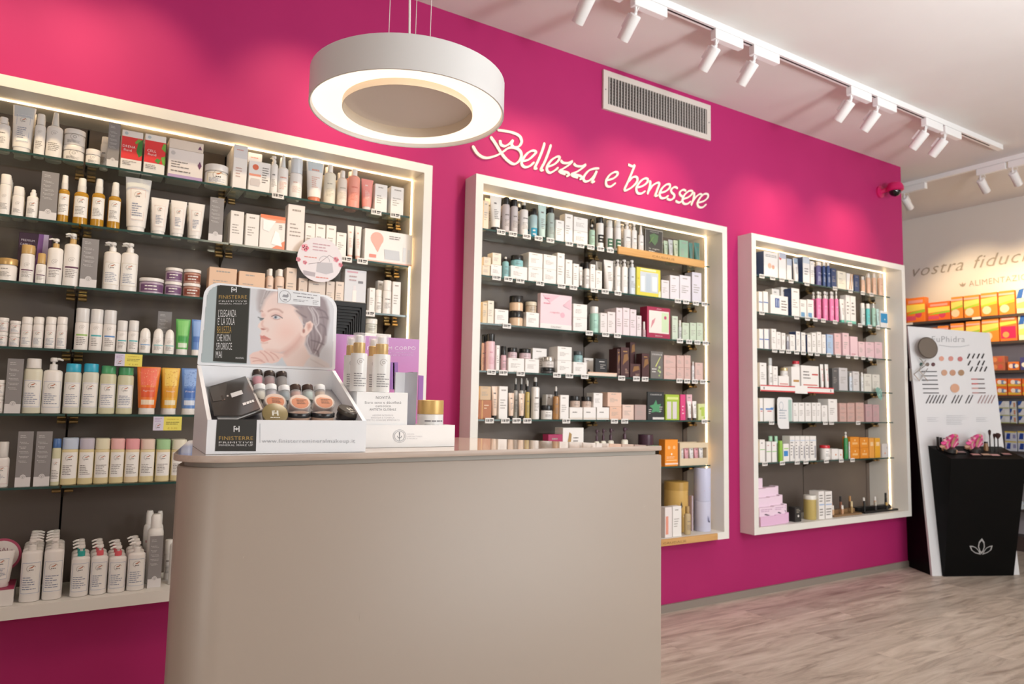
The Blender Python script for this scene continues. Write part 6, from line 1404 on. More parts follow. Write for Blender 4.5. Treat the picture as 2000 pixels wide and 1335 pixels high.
for i, (px, py, tilt, c, w_) in enumerate(((536, 809, 'f', '8a7a52', 'olive-gold lid facing forward, foundation jar at front left'), (583, 817, 'u', '2a2a2c', 'flat black-lidded compact jar, front centre left'), (630, 817, 'u', '2a2a2c', 'flat black-lidded compact jar, front centre right'), (679, 810, 't', '4a443c', 'dark bronze-lidded compact lying tilted at the front right corner'))):
    rr = .0265
    if tilt == 'f': P = INS(px, py, .020)-N1*.004; ax = -N1*.8+np.array([0, 0, .6])
    elif tilt == 'u': P = INS(px, py, .006)+N1*.004; ax = -N1*.12+np.array([0, 0, 1.])
    else: P = INS(px, py, .010); ax = -N1*.35+E1*.2+np.array([0, 0, .9])
    T = oriented(P, ax); b = MB(); k = MB()
    if tilt != 'f': b.lathe([(rr*.88, -.010), (rr*.93, -.008), (rr*.93, .004)], M('c2a28e', .4) if tilt == 'u' else M('2a2626', .3), seg=28); k.lathe([(rr, .0045), (rr*1.01, .005), (rr*1.01, .013), (rr*.97, .0145)], M(c, .2), seg=28)
    else: b.lathe([(rr*.9, -.010), (rr*.93, 0)], M('2a2626', .3), seg=28); k.lathe([(rr, .0005), (rr*1.01, .001), (rr*1.0, .0045), (rr*.97, .005)], M(c, .35), seg=28)
    zt = .0149 if tilt != 'f' else .0054; S = lambda u, v: (u*rr, v*rr, zt); up = 1
    if tilt != 'u':
        for q in ((-.25, -.25, -.12, .25), (-.25, .15, 0, .25), (-.12, -.05, .12, .05), (.12, -.25, .25, .25)): k.patch(S, *q, M('d9d6cc', .4))
        lines(k, S, -.4, .4, -.5, -.38, 1, 'd9d6cc', th=.7)
    o = b.build('compact_jar'); o.matrix_world = T; kid(k, 'lid', o); tag(o, w_+', in the makeup display box', 'jar')
for i in range(3):
    lift = .030-.007*i; sh = 5*i
    q = [INS(403+sh, 757+sh*.4, lift), INS(479.4+sh, 735+sh*.4, lift), INS(508+sh, 798+sh*.3, lift), INS(424+sh, 835, lift)]
    q[3] = q[0]+(q[2]-q[1]); loc_d = lambda p: float((p-A0) @ N1); full = list(q); cl = []
    for j in range(4):
        a_, c_ = q[j], q[(j+1) % 4]; da, dc = loc_d(a_)-.009, loc_d(c_)-.009
        if da >= 0: cl.append(a_)
        if da*dc < 0: cl.append(a_+(c_-a_)*(da/(da-dc)))
    n = np.cross(q[1]-q[0], q[3]-q[0]); n /= np.linalg.norm(n); n = n if n[2] > 0 else -n; n = n*.0025
    c0 = sum(q)/4; b = MB(); b.loft([[tuple(p-n*.5-c0) for p in cl], [tuple(p+n*.5-c0) for p in cl]], M(['3d3836', 'c9c6c4', '4a4340'][i], .18), smooth=False)
    if i == 0:
        S = lambda u, v: tuple(q[3]+(q[2]-q[3])*u+(q[0]-q[3])*v+n*.8-c0)
        b.face([S(.05, .55), S(.05, .95), S(.5, .95), S(.3, .5)], M('4d4845', .2)); b.patch(S, .48, .50, .76, .62, M('c9cace', .4)); b.patch(S, .25, .50, .32, .64, M('8a6a60', .4)); b.patch(S, .38, .56, .42, .6, M('b9b4b4', .4)); lines(b, S, .66, .96, .2, .27, 1, 'd9d9dc', th=.9)
    o = b.build('brochure', None, tuple(c0)); tag(o, ['dark brochure with small white label, topmost in the makeup display box', 'pale-edged brochure under the dark top brochure', 'dark brochure at the bottom of the brochure pile'][i], 'brochure', 'brochures in the display box')

# ---------------------------------------------------------------- white serum display with tray
XR = .5815; YR = on(697, 765, 0, XR)[1]
x1 = on(797, 768, 1, YR)[0]; zr = on(745, 766, 1, YR)[2]-CZ; xt = on(888, 850, 1, YR-.006)[0]; zt = on(850, 830, 1, YR-.006)[2]-CZ
WC = M('f4f3f2', .45); r = empty('serum_display', (XR, YR, CZ+.0005))
b = MB(); b.bbox(0, x1-XR, 0, .10, 0, zr, WC, .0008); SN = lambda X, Y: tuple(onp(620+.3145*X, 480-.3145*Y, (0, YR-.0005, 0), (0, 1, 0))-np.array(r.location)); ng = M('6f6f76', .5); lg = M('b9b9be', .5)
b.text(SN, 409, -950, 26, 'NOVITÀ', ng, 'c', width=90); b.text(SN, 407, -979, 22, 'Siero seno e décolleté', ng, 'c', width=226); b.text(SN, 408, -1000, 22, 'osmotico', ng, 'c', width=95); b.text(SN, 406, -1022, 20, 'ANTIETÀ GLOBALE', ng, 'c', width=165)
b.text(SN, 406, -1056, 14, 'AZIONE INTENSIVA', lg, 'c', width=130); b.text(SN, 406, -1071, 14, 'RASSODA E TONIFICA', lg, 'c', width=145); b.text(SN, 406, -1086, 14, 'EFFETTO TENSORE IMMEDIATO', lg, 'c', width=210)
b.build('riser', r)
b = MB(); b.box(0, xt-XR, -.006, -.0035, 0, zt, WC); b.box(xt-XR-.002, xt-XR, -.0035, .09, 0, zt, WC); b.box(x1-XR+.001, xt-XR-.002, .088, .09, 0, zt, WC); b.box(x1-XR+.001, xt-XR-.002, -.0035, .088, 0, .002, WC)
ST = lambda X, Y: tuple(onp(620+.3145*X, 480-.3145*Y, (0, YR-.0066, 0), (0, 1, 0))-np.array(r.location))
b.ringf(ST, 510, -1180, 29, 33, lg, 24); b.ringf(ST, 510, -1180, 38, 41, lg, 30); 
b.face([ST(507, -1155), ST(513, -1155), ST(511, -1210), ST(509, -1210)], ng); b.ringf(ST, 510, -1178, 12, 15, ng, 12, 180, 360); b.text(ST, 556, -1172, 11, 'SOCIETÀ', lg, 'l', width=45); b.text(ST, 556, -1186, 11, 'LABORATORIO', lg, 'l', width=95); b.text(ST, 556, -1199, 11, 'DERMOFARMACEUTICO' if False else 'DI RICERCA', lg, 'l', width=65)
b.build('tray', r); tag(r, 'white cardboard serum display stand reading NOVITÀ, on the counter', 'display stand')
def serum(px0, px1, top, yo, lab):
    y = YR+yo; xa, xb = on(px0, 740, 1, y)[0], on(px1, 740, 1, y)[0]; w = xb-xa; z0 = CZ+.0005+zr+.0005; zt_ = on((px0+px1)/2, top, 1, y)[2]; h = zt_-z0; hb_ = h*.65; R = w/2
    b = MB(); b.lathe([(R*.95, 0), (R, .002), (R, hb_-.004), (R*.97, hb_)], M('efeeec', .3), df=1, seg=28)
    S = cyl(R, R, 0, hb_); emblem(b, lambda u, v: S(u, v), .45, .78, .2, w/hb_, 'r'); lines(b, S, .1, .9, .12, .5, 6, '8f8d90', seed=4)
    b.lathe([(R*.7, hb_), (R*.72, hb_+.001), (R*.72, hb_+(h-hb_)*.5), (R*.66, hb_+(h-hb_)*.52)], M('d2b27c', .35, metal=.3), seg=24); b.lathe([(R*.55, hb_+(h-hb_)*.52), (R*.5, hb_+(h-hb_)*.85), (R*.3, hb_+(h-hb_)*.9)], M('efefef', .3), seg=20)
    o = b.build('serum_bottle', None, ((xa+xb)/2, y, z0)); c = MB(); c.lathe([(R*.74, hb_+(h-hb_)*.53), (R*.76, hb_+(h-hb_)*.55), (R*.75, h-.001), (R*.7, h)], M('f2f2f4', .1, alpha=.3), seg=24); kid(c, 'clear_cap', o); tag(o, lab, 'bottle', 'gold-necked serum bottles')
serum(684, 715, 650, .025, 'gold-necked white serum bottle, front left on the serum display')
serum(728, 760, 653, .025, 'gold-necked white serum bottle, front right on the serum display')
serum(671, 698, 656, .068, 'gold-necked white serum bottle, back left on the serum display')
serum(715, 741, 658, .068, 'gold-necked white serum bottle, back right on the serum display')
yb = YR+.012; xa, xb = on(775, 790, 1, yb)[0], on(812, 790, 1, yb)[0]; zt_ = on(800, 727, 1, yb)[2]-CZ-.003
b = MB(); n = 10
def leaf(k, bulge): return [(-(xb-xa)*.5+(xb-xa)*(j/n), bulge*math.sin(math.pi*j/n)*.5-(0.016*(j/n)**2)*k, 0) for j in range(n+1)]
for k, c in ((0, 'bcbcc2'), (.6, 'd2d2d6'), (1.2, 'a9a9b2')):
    L = leaf(k, .006); b.loft([[(p[0], p[1]+k*.004, 0) for p in L]+[(p[0], p[1]+k*.004+.0008, 0) for p in reversed(L)], [(p[0]*1.05+.003, p[1]+k*.004+.004, zt_*(1 if p[0] < 0.01 else 1.01)) for p in L]+[(p[0]*1.05+.003, p[1]+k*.004+.0048, zt_) for p in reversed(L)]], M(c, .5))
o = b.build('booklet', None, ((xa+xb)/2+.001, yb+.016, CZ+.0032)); tag(o, 'pale grey folded booklet standing in the tray of the serum display', 'booklet')
yj = YR+.048; xa, xb = on(815, 800, 1, yj)[0], on(861, 800, 1, yj)[0]; zj = on(838, 781, 1, yj)[2]-CZ-.003; R = (xb-xa)/2
b = MB(); b.lathe([(R*.95, 0), (R, .002), (R, zj*.68)], M('efeeec', .3), seg=30); lines(b, cyl(R, R, zj*.25, zj*.62), .1, .9, .1, .9, 3, '8f8d90'); o = b.build('cream_jar', None, ((xa+xb)/2, yj-.008, CZ+.0032)); c = MB(); c.lathe([(R, zj*.685), (R*1.01, zj*.7), (R*1.0, zj-.001), (R*.97, zj)], M('d6b26e', .35, metal=.3), seg=30); kid(c, 'lid', o); tag(o, 'white cream jar with gold lid in the serum display tray', 'jar')
yp = -1.125
def xat(px, y): return on(px, 700, 1, y)[0]
r = empty('product_panel', (xat(700, yp), yp, CZ+.0005)); b = MB(); xa, xb = xat(640, yp), xat(818, yp); z0_, z1_ = on(646, 651, 1, yp)[2], on(817, 663, 1, yp)[2]; zz = (z0_+z1_)/2-CZ; xo = r.location[0]
def grad_mat(name, c1, c2, c3):
    m = bpy.data.materials.new(name); m.use_nodes = True; nt = m.node_tree; tc = nt.nodes.new('ShaderNodeTexCoord'); sp = nt.nodes.new('ShaderNodeSeparateXYZ'); rp = nt.nodes.new('ShaderNodeValToRGB'); nt.links.new(tc.outputs['Generated'], sp.inputs[0]); nt.links.new(sp.outputs[2], rp.inputs[0]); nt.links.new(rp.outputs[0], nt.nodes['Principled BSDF'].inputs['Base Color'])
    rp.color_ramp.elements[0].color = rgb(c1)+(1,); rp.color_ramp.elements[1].color = rgb(c3)+(1,); e = rp.color_ramp.elements.new(.5); e.color = rgb(c2)+(1,); nt.nodes['Principled BSDF'].inputs['Roughness'].default_value = .4; return m
PUR = grad_mat('printed_lilac_fade', 'b4509a', 'c06cb0', 'bc84be')
b.box(xa-xo, xb-xo, 0, .003, 0, zz, PUR); b.build('board', r)
b = MB(); SP = lambda X, Y: tuple(onp(620+.3145*X, 480-.3145*Y, (0, yp-.0006, 0), (0, 1, 0))-np.array(r.location)); wp = M('efe6f2', .5)
b.text(SP, 609, -645, 31, 'PREMIUM CORPO', wp, 'r', width=300); b.text(SP, 595, -666, 11, 'NOSTRI LABORATORI', M('d9c2e2', .5), 'r', width=200); b.text(SP, 595, -682, 11, 'SIERO PER IL CORPO', M('d9c2e2', .5), 'r', width=200)
b.face([SP(450, -722), SP(500, -722), SP(500, -890), SP(450, -890)], M('8e56a8', .4)); b.face([SP(470, -725), SP(478, -725), SP(478, -890), SP(470, -890)], M('c9b0dc', .4)); b.build('print', r)
b = MB(); xc, xd = xat(819, yp), xat(829, yp+.02); zs = on(824, 733, 1, yp)[2]-CZ; b.loft([[(xc-xo, 0, 0), (xd-xo, .022, 0), (xd-xo, .025, 0), (xc-xo, .003, 0)], [(xc-xo, 0, zs), (xd-xo, .022, zs), (xd-xo, .025, zs), (xc-xo, .003, zs)]], M('9a6ab0', .45), smooth=False); b.build('side_flap', r)
tag(r, 'lilac advertising panel reading PREMIUM CORPO behind the serum bottles', 'panel')
yl2 = -1.08; r = empty('louvred_display', (xat(680, yl2), yl2, CZ+.0005)); xo = r.location[0]; xa, xb = xat(575, yl2)-xo, xat(712, yl2)-xo; zz = on(680, 588, 1, yl2)[2]-CZ; bk = M('0a0909', .5)
b = MB(); b.bbox(xa, xb, 0, .09, 0, zz, bk, .002); b.build('body', r)
for j in range(9):
    z1_ = zz-.012-j*.0085; xe = xb-.012-j*.0058
    b = MB(); b.box(xa+.01, xe, -.006, 0, z1_-.0035, z1_, M('0a0909', .55)); b.box(xe-.0035, xe, -.0058, 0, .02, z1_, M('0a0909', .55)); b.build('louvre', r)
tag(r, 'glossy black louvred display behind the makeup box lid', 'display')
# ================================================================ makeup stand
P0 = np.array([5.2, -.28, 0]); ES = np.array([.5499, -.245, 0]); ES /= np.linalg.norm(ES); NS = np.array([-ES[1], ES[0], 0]); LEAN = .1
UPB = np.array([NS[0]*LEAN, NS[1]*LEAN, 1.0]); NB = np.cross(ES, UPB); NB /= np.linalg.norm(NB); NB = -NB if NB @ NS > 0 else NB
r = empty('makeup_stand', tuple(P0+np.array([0, 0, .0005])))
def W(u, back, z): return tuple(ES*u+NS*(back+LEAN*z)+np.array([0, 0, z]))
b = MB(); WBD = M('dedee0', .35)
b.loft([[W(-.07, 0, 0), W(.605, 0, 0), W(.605, .018, 0), W(-.07, .018, 0)], [W(-.07, 0, 1.755), W(.60, 0, 1.725), W(.60, .018, 1.725), W(-.07, .018, 1.755)]], WBD, smooth=False); b.build('white_board', r)
b = MB(); BL = M('040404', .5); BL.node_tree.nodes['Principled BSDF'].inputs['Specular IOR Level'].default_value = 0.12
def V(u, back, z): return tuple(ES*u+NS*back+np.array([0, 0, z]))
b.loft([[W(-.065, .019, 0), W(.60, .019, 0), V(.56, .42, 0), V(-.02, .42, 0)], [W(-.066, .019, 1.72), W(.59, .019, 1.72), V(.58, .20, 1.70), V(-.066, .20, 1.70)]], BL, smooth=False); b.build('back_support', r)
TZ = .814; TW = .545
b = MB(); b.loft([[W(.003, -.001, 0), V(.003, -.02, 0), V(TW-.005, -.02, 0), W(TW-.005, -.001, 0)], [W(-.003, -.001, .888), V(0, -.126, TZ), V(TW+.035, -.126, TZ), W(TW+.035, -.001, .888)]], BL, smooth=False); b.build('black_tower', r)
def SBRD(px, py, off=.001): return tuple(onp(px, py, P0+NB*off, NB)-P0-np.array([0, 0, .0005]))
CB = lambda X, Y, off=.001: SBRD(1750+.2697*X, 420+.2697*Y, off)
b = MB(); G = lambda X, Y: CB(X, -Y); ig = M('8f8f93', .5)
b.text(G, 260, -918, 62, 'EuPhidra', ig, 'l', width=238); b.tube([CB(310, 940, .002), CB(400, 953, .002), CB(470, 952, .002), CB(530, 940, .002)], .0012, ig, 5)
b.build('brand_logo', r)
for x, y, rr, c in ((330, 1038, 18, 'dca08c'), (398, 1038, 18, 'cf8f86'), (465, 1041, 18, 'bf7272'), (350, 1140, 22, 'c69a80'), (411, 1140, 22, 'be9076'), (473, 1140, 22, 'a58466'), (427, 1252, 33, 'd0a084'), (185, 1080, 14, '3f5f5a'), (228, 1080, 14, '7a6a62'), (270, 1080, 14, '5f3f42')):
    b = MB(); b.disc(lambda u, v: CB(x+u, y-v, .003), 0, 0, rr, M(c, .5), 16); b.build('shade_dot', r)
b = MB()
for i in range(6): b.face([CB(182+i*3, 1128+i*31, .003), CB(296+i*3, 1128+i*31, .003), CB(296+i*3, 1135+i*31, .003), CB(182+i*3, 1135+i*31, .003)], M('4a4a4e', .5))
for i in range(4): b.face([CB(545+i*3, 1183+i*33, .003), CB(640+i*3, 1183+i*33, .003), CB(640+i*3, 1190+i*33, .003), CB(545+i*3, 1190+i*33, .003)], M('5a4a4a', .5)); b.face([CB(545+i*3, 1182+i*33, .0035), CB(590+i*3, 1182+i*33, .0035), CB(590+i*3, 1191+i*33, .0035), CB(545+i*3, 1191+i*33, .0035)], M(['c07a78', 'c25a5a', 'c99a94', 'b98a88'][i], .5))
b.build('pencil_rows', r); b = MB()
for j, (y, xs) in enumerate(((1018, (525, 560, 595, 628)), (1068, (530, 598, 632)), (1112, (545, 580, 615, 648)))):
    for x in xs: b.face([CB(x-12, y+18, .003), CB(x+6, y-18, .003), CB(x+14, y-14, .003), CB(x-2, y+20, .003)], M('2a2628', .4))
b.build('lipstick_swatches', r); b = MB()
for x0, n in ((215, 6), (400, 3), (500, 2), (590, 5)):
    for i in range(n): x = x0+i*24; b.face([CB(x, 1360, .003), CB(x+30, 1300, .003), CB(x+36, 1303, .003), CB(x+7, 1363, .003)], M('3f3a3c' if x0 < 560 else 'a58a8a', .5))
b.build('brush_strokes', r); b = MB()
CB2 = lambda X, Y, off=.003: SBRD(1750+.2697*X, 780+.2697*Y, off)
for (x0, x1, y0, n) in ((225, 330, 130, 3), (365, 545, 115, 6), (580, 690, 130, 3)):
    rr = random.Random(int(x0))
    for i in range(n): b.face([CB2(x0, y0+i*12), CB2(x0+(x1-x0)*(.5+.5*rr.random()), y0+i*12), CB2(x0+(x1-x0)*.6, y0+i*12+3), CB2(x0, y0+i*12+4)], M('b9b9bd', .5))
b.build('caption_text', r)
# leaf emblem on the tower front: plane through the tower front
f0 = P0+np.array(V(.003, -.02, 0)); f1 = P0+np.array(V(TW, -.02, 0)); f2 = P0+np.array(V(0, -.126, TZ)); nf = np.cross(f1-f0, f2-f0); nf /= np.linalg.norm(nf); nf = -nf if nf @ NS > 0 else nf
b = MB(); TWF = lambda X, Y: tuple(onp(1750+.2697*X, 780+.2697*Y, f0+nf*.0008, nf)-P0-np.array([0, 0, .0005])); sv = M('b9b9b9', .35, metal=.3)
def leafring(P):
    P = [np.array(p) for p in P]; c = sum(P)/len(P)
    o_ = [TWF(*p) for p in P]; i_ = [TWF(*(c+(p-c)*.72)) for p in P]
    for j in range(len(P)): k = (j+1) % len(P); b.face([o_[j], o_[k], i_[k], i_[j]], sv)
leafring([(622, 1003), (600, 1030), (594, 1065), (606, 1100), (618, 1118), (632, 1100), (643, 1065), (640, 1030)])
leafring([(532, 1058), (545, 1090), (575, 1112), (615, 1122), (604, 1095), (580, 1070), (555, 1058)])
leafring([(700, 1055), (690, 1088), (660, 1110), (624, 1122), (636, 1095), (655, 1072), (678, 1060)])
b.build('leaf_emblem', r)
# round mirror on its folding arm
b = MB(); Pm = onp(1812, 679, P0+NB*.05, NB)-P0; T = Matrix.Translation(Vector(Pm)) @ Vector(NB).to_track_quat('Z', 'Y').to_matrix().to_4x4()
b.lathe([(.078, -.004), (.08, 0), (.078, .003), (.0, .003)], M('8a8680', .15, metal=.9), seg=32, T=T, caps=False); b.lathe([(.0, .0035), (.073, .0035)], M('8a8076', .25, metal=.5), seg=32, T=T, caps=False); b.build('round_mirror', r)  # mirror face: brown-grey base colour stands in for its reflection
b = MB(); cm = M('b9b6b2', .2, metal=.9); q = lambda X, Y: CB(X, Y, .03)
for s in ([(170, 1035), (215, 1085)], [(215, 1050), (165, 1120)], [(165, 1120), (230, 1200)], [(215, 1085), (130, 1150)], [(130, 1150), (170, 1200)], [(230, 1110), (165, 1200)]): b.tube([q(*s[0]), q(*s[1])], .003, cm, 6)
b.tube([q(105, 1110), q(110, 1200)], .008, cm, 8); b.build('folding_arm', r)
tag(r, 'black and white makeup tester stand with round mirror at the right', 'makeup stand')
# testers on top of the tower
def TOP(px, py, up=0.0):
    a = P0+np.array(V(0, -.126, TZ)); c = P0+np.array(V(TW, -.126, TZ)); d = P0+np.array(W(0, 0, .888)); n = np.cross(c-a, d-a); n /= np.linalg.norm(n); n = n if n[2] > 0 else -n
    return onp(px, py, a+n*up, n)
_a = P0+np.array(V(0, -.126, TZ)); _n = np.cross(P0+np.array(V(TW, -.126, TZ))-_a, P0+np.array(W(0, 0, .888))-_a); _n = _n/np.linalg.norm(_n)*(1 if _n[2] > 0 else -1)
TILT = Vector((0, 0, 1)).rotation_difference(Vector(_n)).to_euler()
def thing_at(name, P, b, lab, cat, grp=None, kids=()):
    o = b.build(name, None, tuple(P))
    if name in ('cosmetic_holder', 'tester_palette', 'tester_pot'): o.rotation_euler = TILT
    for kn, kb in kids: kid(kb, kn, o)
    tag(o, lab, cat, grp); return o
for i, (px, hgt) in enumerate(((1832, .085), (1838, .08), (1845, .075), (1851, .06))):
    P = TOP(px, 876, .0); b = MB(); b.lathe([(.0085, -.003), (.0085, hgt)], M('161414', .3), seg=14); thing_at('lipstick', P, b, 'black lipstick tube, %s in the row at the left of the stand top' % NTH[i+1], 'lipstick', 'black lipsticks')
for i, (px, py) in enumerate(((1842, 879), (1850, 881), (1858, 884), (1866, 884))):
    P = TOP(px, py); b = MB(); b.lathe([(.010, .001), (.011, .022)], M('c59b76', .4), seg=16); thing_at('tester_pot', P, b, 'beige tester pot, %s in the front left row on the makeup stand' % NTH[i+1], 'tester pot', 'beige tester pots')
for i, (px, py, c) in enumerate(((1855, 856, 'd93a84'), (1903, 858, 'd84a8c'))):
    P = TOP(px, 882); b = MB(); b.lathe([(.035, .001), (.04, .006), (.035, .03), (.02, .035)], M('201d1e', .3), seg=20)
    k = MB(); rr = random.Random(i+2)
    for j in range(9):
        a = math.pi*j/8; k.tube([(.045*math.cos(a), .01, .03), (.095*math.cos(a), .012, .05+.06*math.sin(a)), (.06*math.cos(a), .0, .09+.035*math.sin(a))], [.012, .017, .011], M([c, 'e6a9b4', c, 'b98a72', c][j % 5], .5), 8)
    thing_at('cosmetic_holder', P, b, ['left', 'right'][i]+' fan of pink and peach tester tubes on the makeup stand', 'tester holder', 'tester holders', [('tester_tubes', k)])
for i, (px, py, c) in enumerate(((1893, 878, 'c98f58'), (1876, 884, '9a7a76'), (1905, 889, 'b98a86'), (1925, 889, 'c4a088'), (1943, 890, 'c99a98'), (1965, 888, 'a87a7a'))):
    P = TOP(px, py); b = MB(); T = Matrix.Rotation(math.atan2(ES[1], ES[0]), 4, 'Z'); b.bbox(-.035, .035, -.016, .016, .001, .008, M('2a2424', .3), .001, T=T); b.bbox(-.03, .03, -.012, .012, .008, .0095, M(c, .5), .0004, T=T); thing_at('tester_palette', P, b, '%s tester palette, %s along the front edge of the makeup stand' % (['amber', 'mauve', 'rose', 'sand', 'pink', 'brown'][i], NTH[i+1]), 'palette', 'tester palettes')
for i, (px, py, hh, w_) in enumerate(((1934, 880, .15, .010), (1943, 882, .13, .009), (1950, 884, .14, .020))):
    P = TOP(px, py); b = MB(); b.tube([(0, 0, .002), (0, 0, hh*.72)], .004, M('1a1717', .3), 8); k = MB(); k.lathe([(.004, hh*.7), (w_*.8, hh*.82), (w_, hh*.93), (w_*.4, hh)], M('3a201c', .8), seg=14); thing_at('makeup_brush', P, b, 'makeup brush with %s dark head standing on the stand, %s from left' % (['slim', 'small', 'wide'][i], NTH[i+1]), 'makeup brush', 'makeup brushes', [('bristles', k)])
P = TOP(1926, 879); b = MB(); b.lathe([(.014, -.003), (.015, .03), (.012, .05)], M('8f6a42', .3), seg=18); k = MB(); k.lathe([(.0125, .0505), (.012, .062)], M('1a1717', .3), seg=18); thing_at('bottle', P, b, 'brown tester bottle beside the brushes on the makeup stand', 'bottle', None, [('cap', k)])

# ================================================================ pale wall shelving
XF = 6.675; RZ = [1.962, 1.737, 1.49, 1.278, 1.047, .818, .58, .35]
r = empty('wall_shelving', (6.9, .1, 0)); SD = M('4a403c', .4); q0 = (-6.9, -.1, 0)
def rpart(name, f): b = MB(); f(b); o = b.build(name, r); o.location = q0; return o
rpart('back_panel', lambda b: b.box(6.885, 6.9085, -1.3, 1.25, .12, 1.98, M('b9b0b4', .5)))
rpart('plinth', lambda b: b.box(6.72, 6.9085, -1.3, 1.25, 0, .12, M('4a3a36', .5)))
for z in RZ: rpart('shelf_board', lambda b: b.box(XF-.01, 6.884, -1.3, 1.25, z-.022, z-.001, SD))
for y in (-1.25, -.45, .35, 1.2): rpart('upright', lambda b: b.box(6.878, 6.8849, y-.012, y+.012, .12, 1.94, M('8a8084', .4)))
tag(r, 'dark shelving on the pale right wall stocked with baby food packs', 'shelving')
ROT = -math.pi/2
RC = {}
def R_(s, px0, px1, top, desc, zb=None, n=1, key=None, **a):
    z0 = RZ[s]+.0005 if zb is None else zb; y0 = on(px0, top+10, 0, XF)[1]; y1 = on(px1, top+10, 0, XF)[1]; w = y0-y1-.002; h = (on((px0+px1)/2, top, 0, XF)[2]-z0)/n-.0006
    h = max(.03, min(h, .24)); a.setdefault('d', .07); nm = a.pop('name', 'carton')
    b, ks, d, oy = k_carton(nm, w, h, a); o = b.build(nm); yc = (y0+y1)/2
    for lv in range(n):
        q = o if lv == 0 else copy_tree(o, (0, 0, 0)); q.location = (XF+.002, yc, z0+lv*(h+.0008)); q.rotation_euler = (0, 0, ROT)
        REG.append([q, 'R', s, desc, -yc, 0, lv, 'box'])
OR = [('r', 0, .82, 1, .9, 'e9a9a0'), ('p', [(0, .45), (0, .75), (1, .8), (1, .6)], 'f0d06a'), ('p', [(0, .38), (0, .47), (1, .62), (1, .5)], 'a9bf3f'), ('o', .35, .25, .035, 'e6c9a9')]
OW = [('r', .1, .78, .9, .9, 'e59a90'), ('p', [(0, .42), (0, .72), (1, .72), (1, .5)], 'f2d45a'), ('p', [(0, .32), (.3, .42), (1, .5), (1, .38)], '9fbf3a'), ('o', .65, .3, .03, 'cf4060'), ('r', 0, .08, .5, .25, 'd8506a')]
BY = [('p', [(0, .6), (.2, .95), (.6, 1), (.4, .6)], '2f5fae'), ('p', [(0, .2), (0, .4), (1, .5), (1, .2)], 'e9dc7a'), ('o', .6, .75, .03, 'eef0f2')]
R_(0, 1750, 1768, 581, 'wide orange baby food pack', col='ee7a28', pr=OW)
R_(0, 1770, 1806, 581, 'wide orange baby food pack', col='ee7a28', pr=OW)
R_(0, 1812, 1855, 589, 'lower wide orange baby food pack', col='ee6a2c', pr=OW)
for i, (a_, b_, t_) in enumerate(((1857, 1880, 579), (1882, 1912, 576), (1915, 1947, 571), (1950, 1981, 567))): R_(0, a_, b_, t_, 'orange cereal pack with bowl picture', col='f08a34', pr=OR)
R_(0, 1984, 2012, 562, 'blue and yellow cereal pack', col='dfe3c0', pr=BY)
for i, (a_, b_, t_) in enumerate(((1808, 1828, 640), (1831, 1852, 636), (1856, 1882, 631), (1886, 1914, 627), (1917, 1950, 622))): R_(1, a_, b_, t_, 'orange cereal pack partly behind the white board', col='f08a34', pr=OR)
R_(1, 1952, 1985, 616, 'orange and crimson cereal pack', col='f07a3a', pr=[('r', .1, .84, .9, .92, 'e9a9a0'), ('p', [(0, .6), (0, .75), (1, .78), (1, .68)], 'e6d05a'), ('r', .05, .1, .95, .58, 'cf2a5a'), ('o', .35, .25, .025, 'd99a5a')])
R_(1, 1988, 2015, 612, 'blue and yellow cereal pack', col='dfe3c0', pr=BY)
R_(2, 1934, 1962, 695, 'brown and orange snack tray', n=2, col='b86a4a', pr=[('o', .3, .5, .02, 'd98a5a'), ('o', .7, .5, .02, 'c95a4a')])
R_(2, 1968, 1990, 706, 'orange and navy snack tray', col='e0782f', pr=[('o', .3, .5, .018, 'f0d8d0'), ('r', .45, .2, .7, .8, '4a4a8a'), ('o', .8, .5, .015, 'e9e4d8')])
R_(2, 1992, 2012, 697, 'navy snack tray', col='4a4a86', pr=[('o', .4, .4, .02, 'e9e4d8')])
for a_, b_ in ((1943, 1966), (1968, 1994), (1996, 2020)): R_(3, a_, b_, 739, 'orange and blue snack multipack', n=2, col='df6a30', pr=[('p', [(.0, .1), (0, .4), (1, .3), (1, .1)], 'd9b040'), ('o', .4, .6, .018, 'efe0dc'), ('r', .55, .3, .8, .8, '6f86b4'), ('o', .85, .55, .012, 'dfe0e0')])
for a_, b_ in ((1950, 1971), (1972, 1984), (1988, 2010)): R_(4, a_, b_, 783, 'blue and white food tub pack', n=3, col='c9ccd4', pr=[('p', [(0, .4), (0, 1), (.4, 1), (.2, .5)], '2a4f9a'), ('r', 0, 0, 1, .12, 'a9b06a'), ('r', .6, .2, .95, .8, 'b98a70' if a_ == 1972 else 'd5dbe2')])
for a_, b_ in ((1962, 1985), (1987, 2012)): R_(5, a_, b_, 842, 'navy and yellow formula pack', n=2, col='c9ccd8', pr=[('r', 0, .88, 1, 1, 'd9c24a'), ('p', [(.1, .2), (.2, .8), (.5, .8), (.45, .2)], '1f3f94'), ('r', .7, .3, .95, .7, '8a8ab4')])
for s, t_ in ((6, 935), (7, 1000)):
    R_(s, 1985, 2012, t_, 'blue and yellow formula pack', n=2, col='cdd2c4', pr=[('r', .1, .4, .9, .9, '1f4fa4'), ('r', 0, 0, 1, .15, 'b4b84a'), ('o', .4, .5, .02, 'dfe6ea')])
for i, (px, s) in enumerate(((1907, 0), (1775, 0))):
    y = on(px, 621, 0, XF-.012)[1]; b = MB(); b.box(-.001, .0005, -.035, .035, -.024, -.004, M('e4dcd8', .5)); o = b.build('price_tag', None, (XF-.0112, y, RZ[0]+.002)); tag(o, ['pale price tag under the second orange cereal pack, right wall', 'pale price tag under the leftmost wide orange pack, right wall'][i], 'price tag')
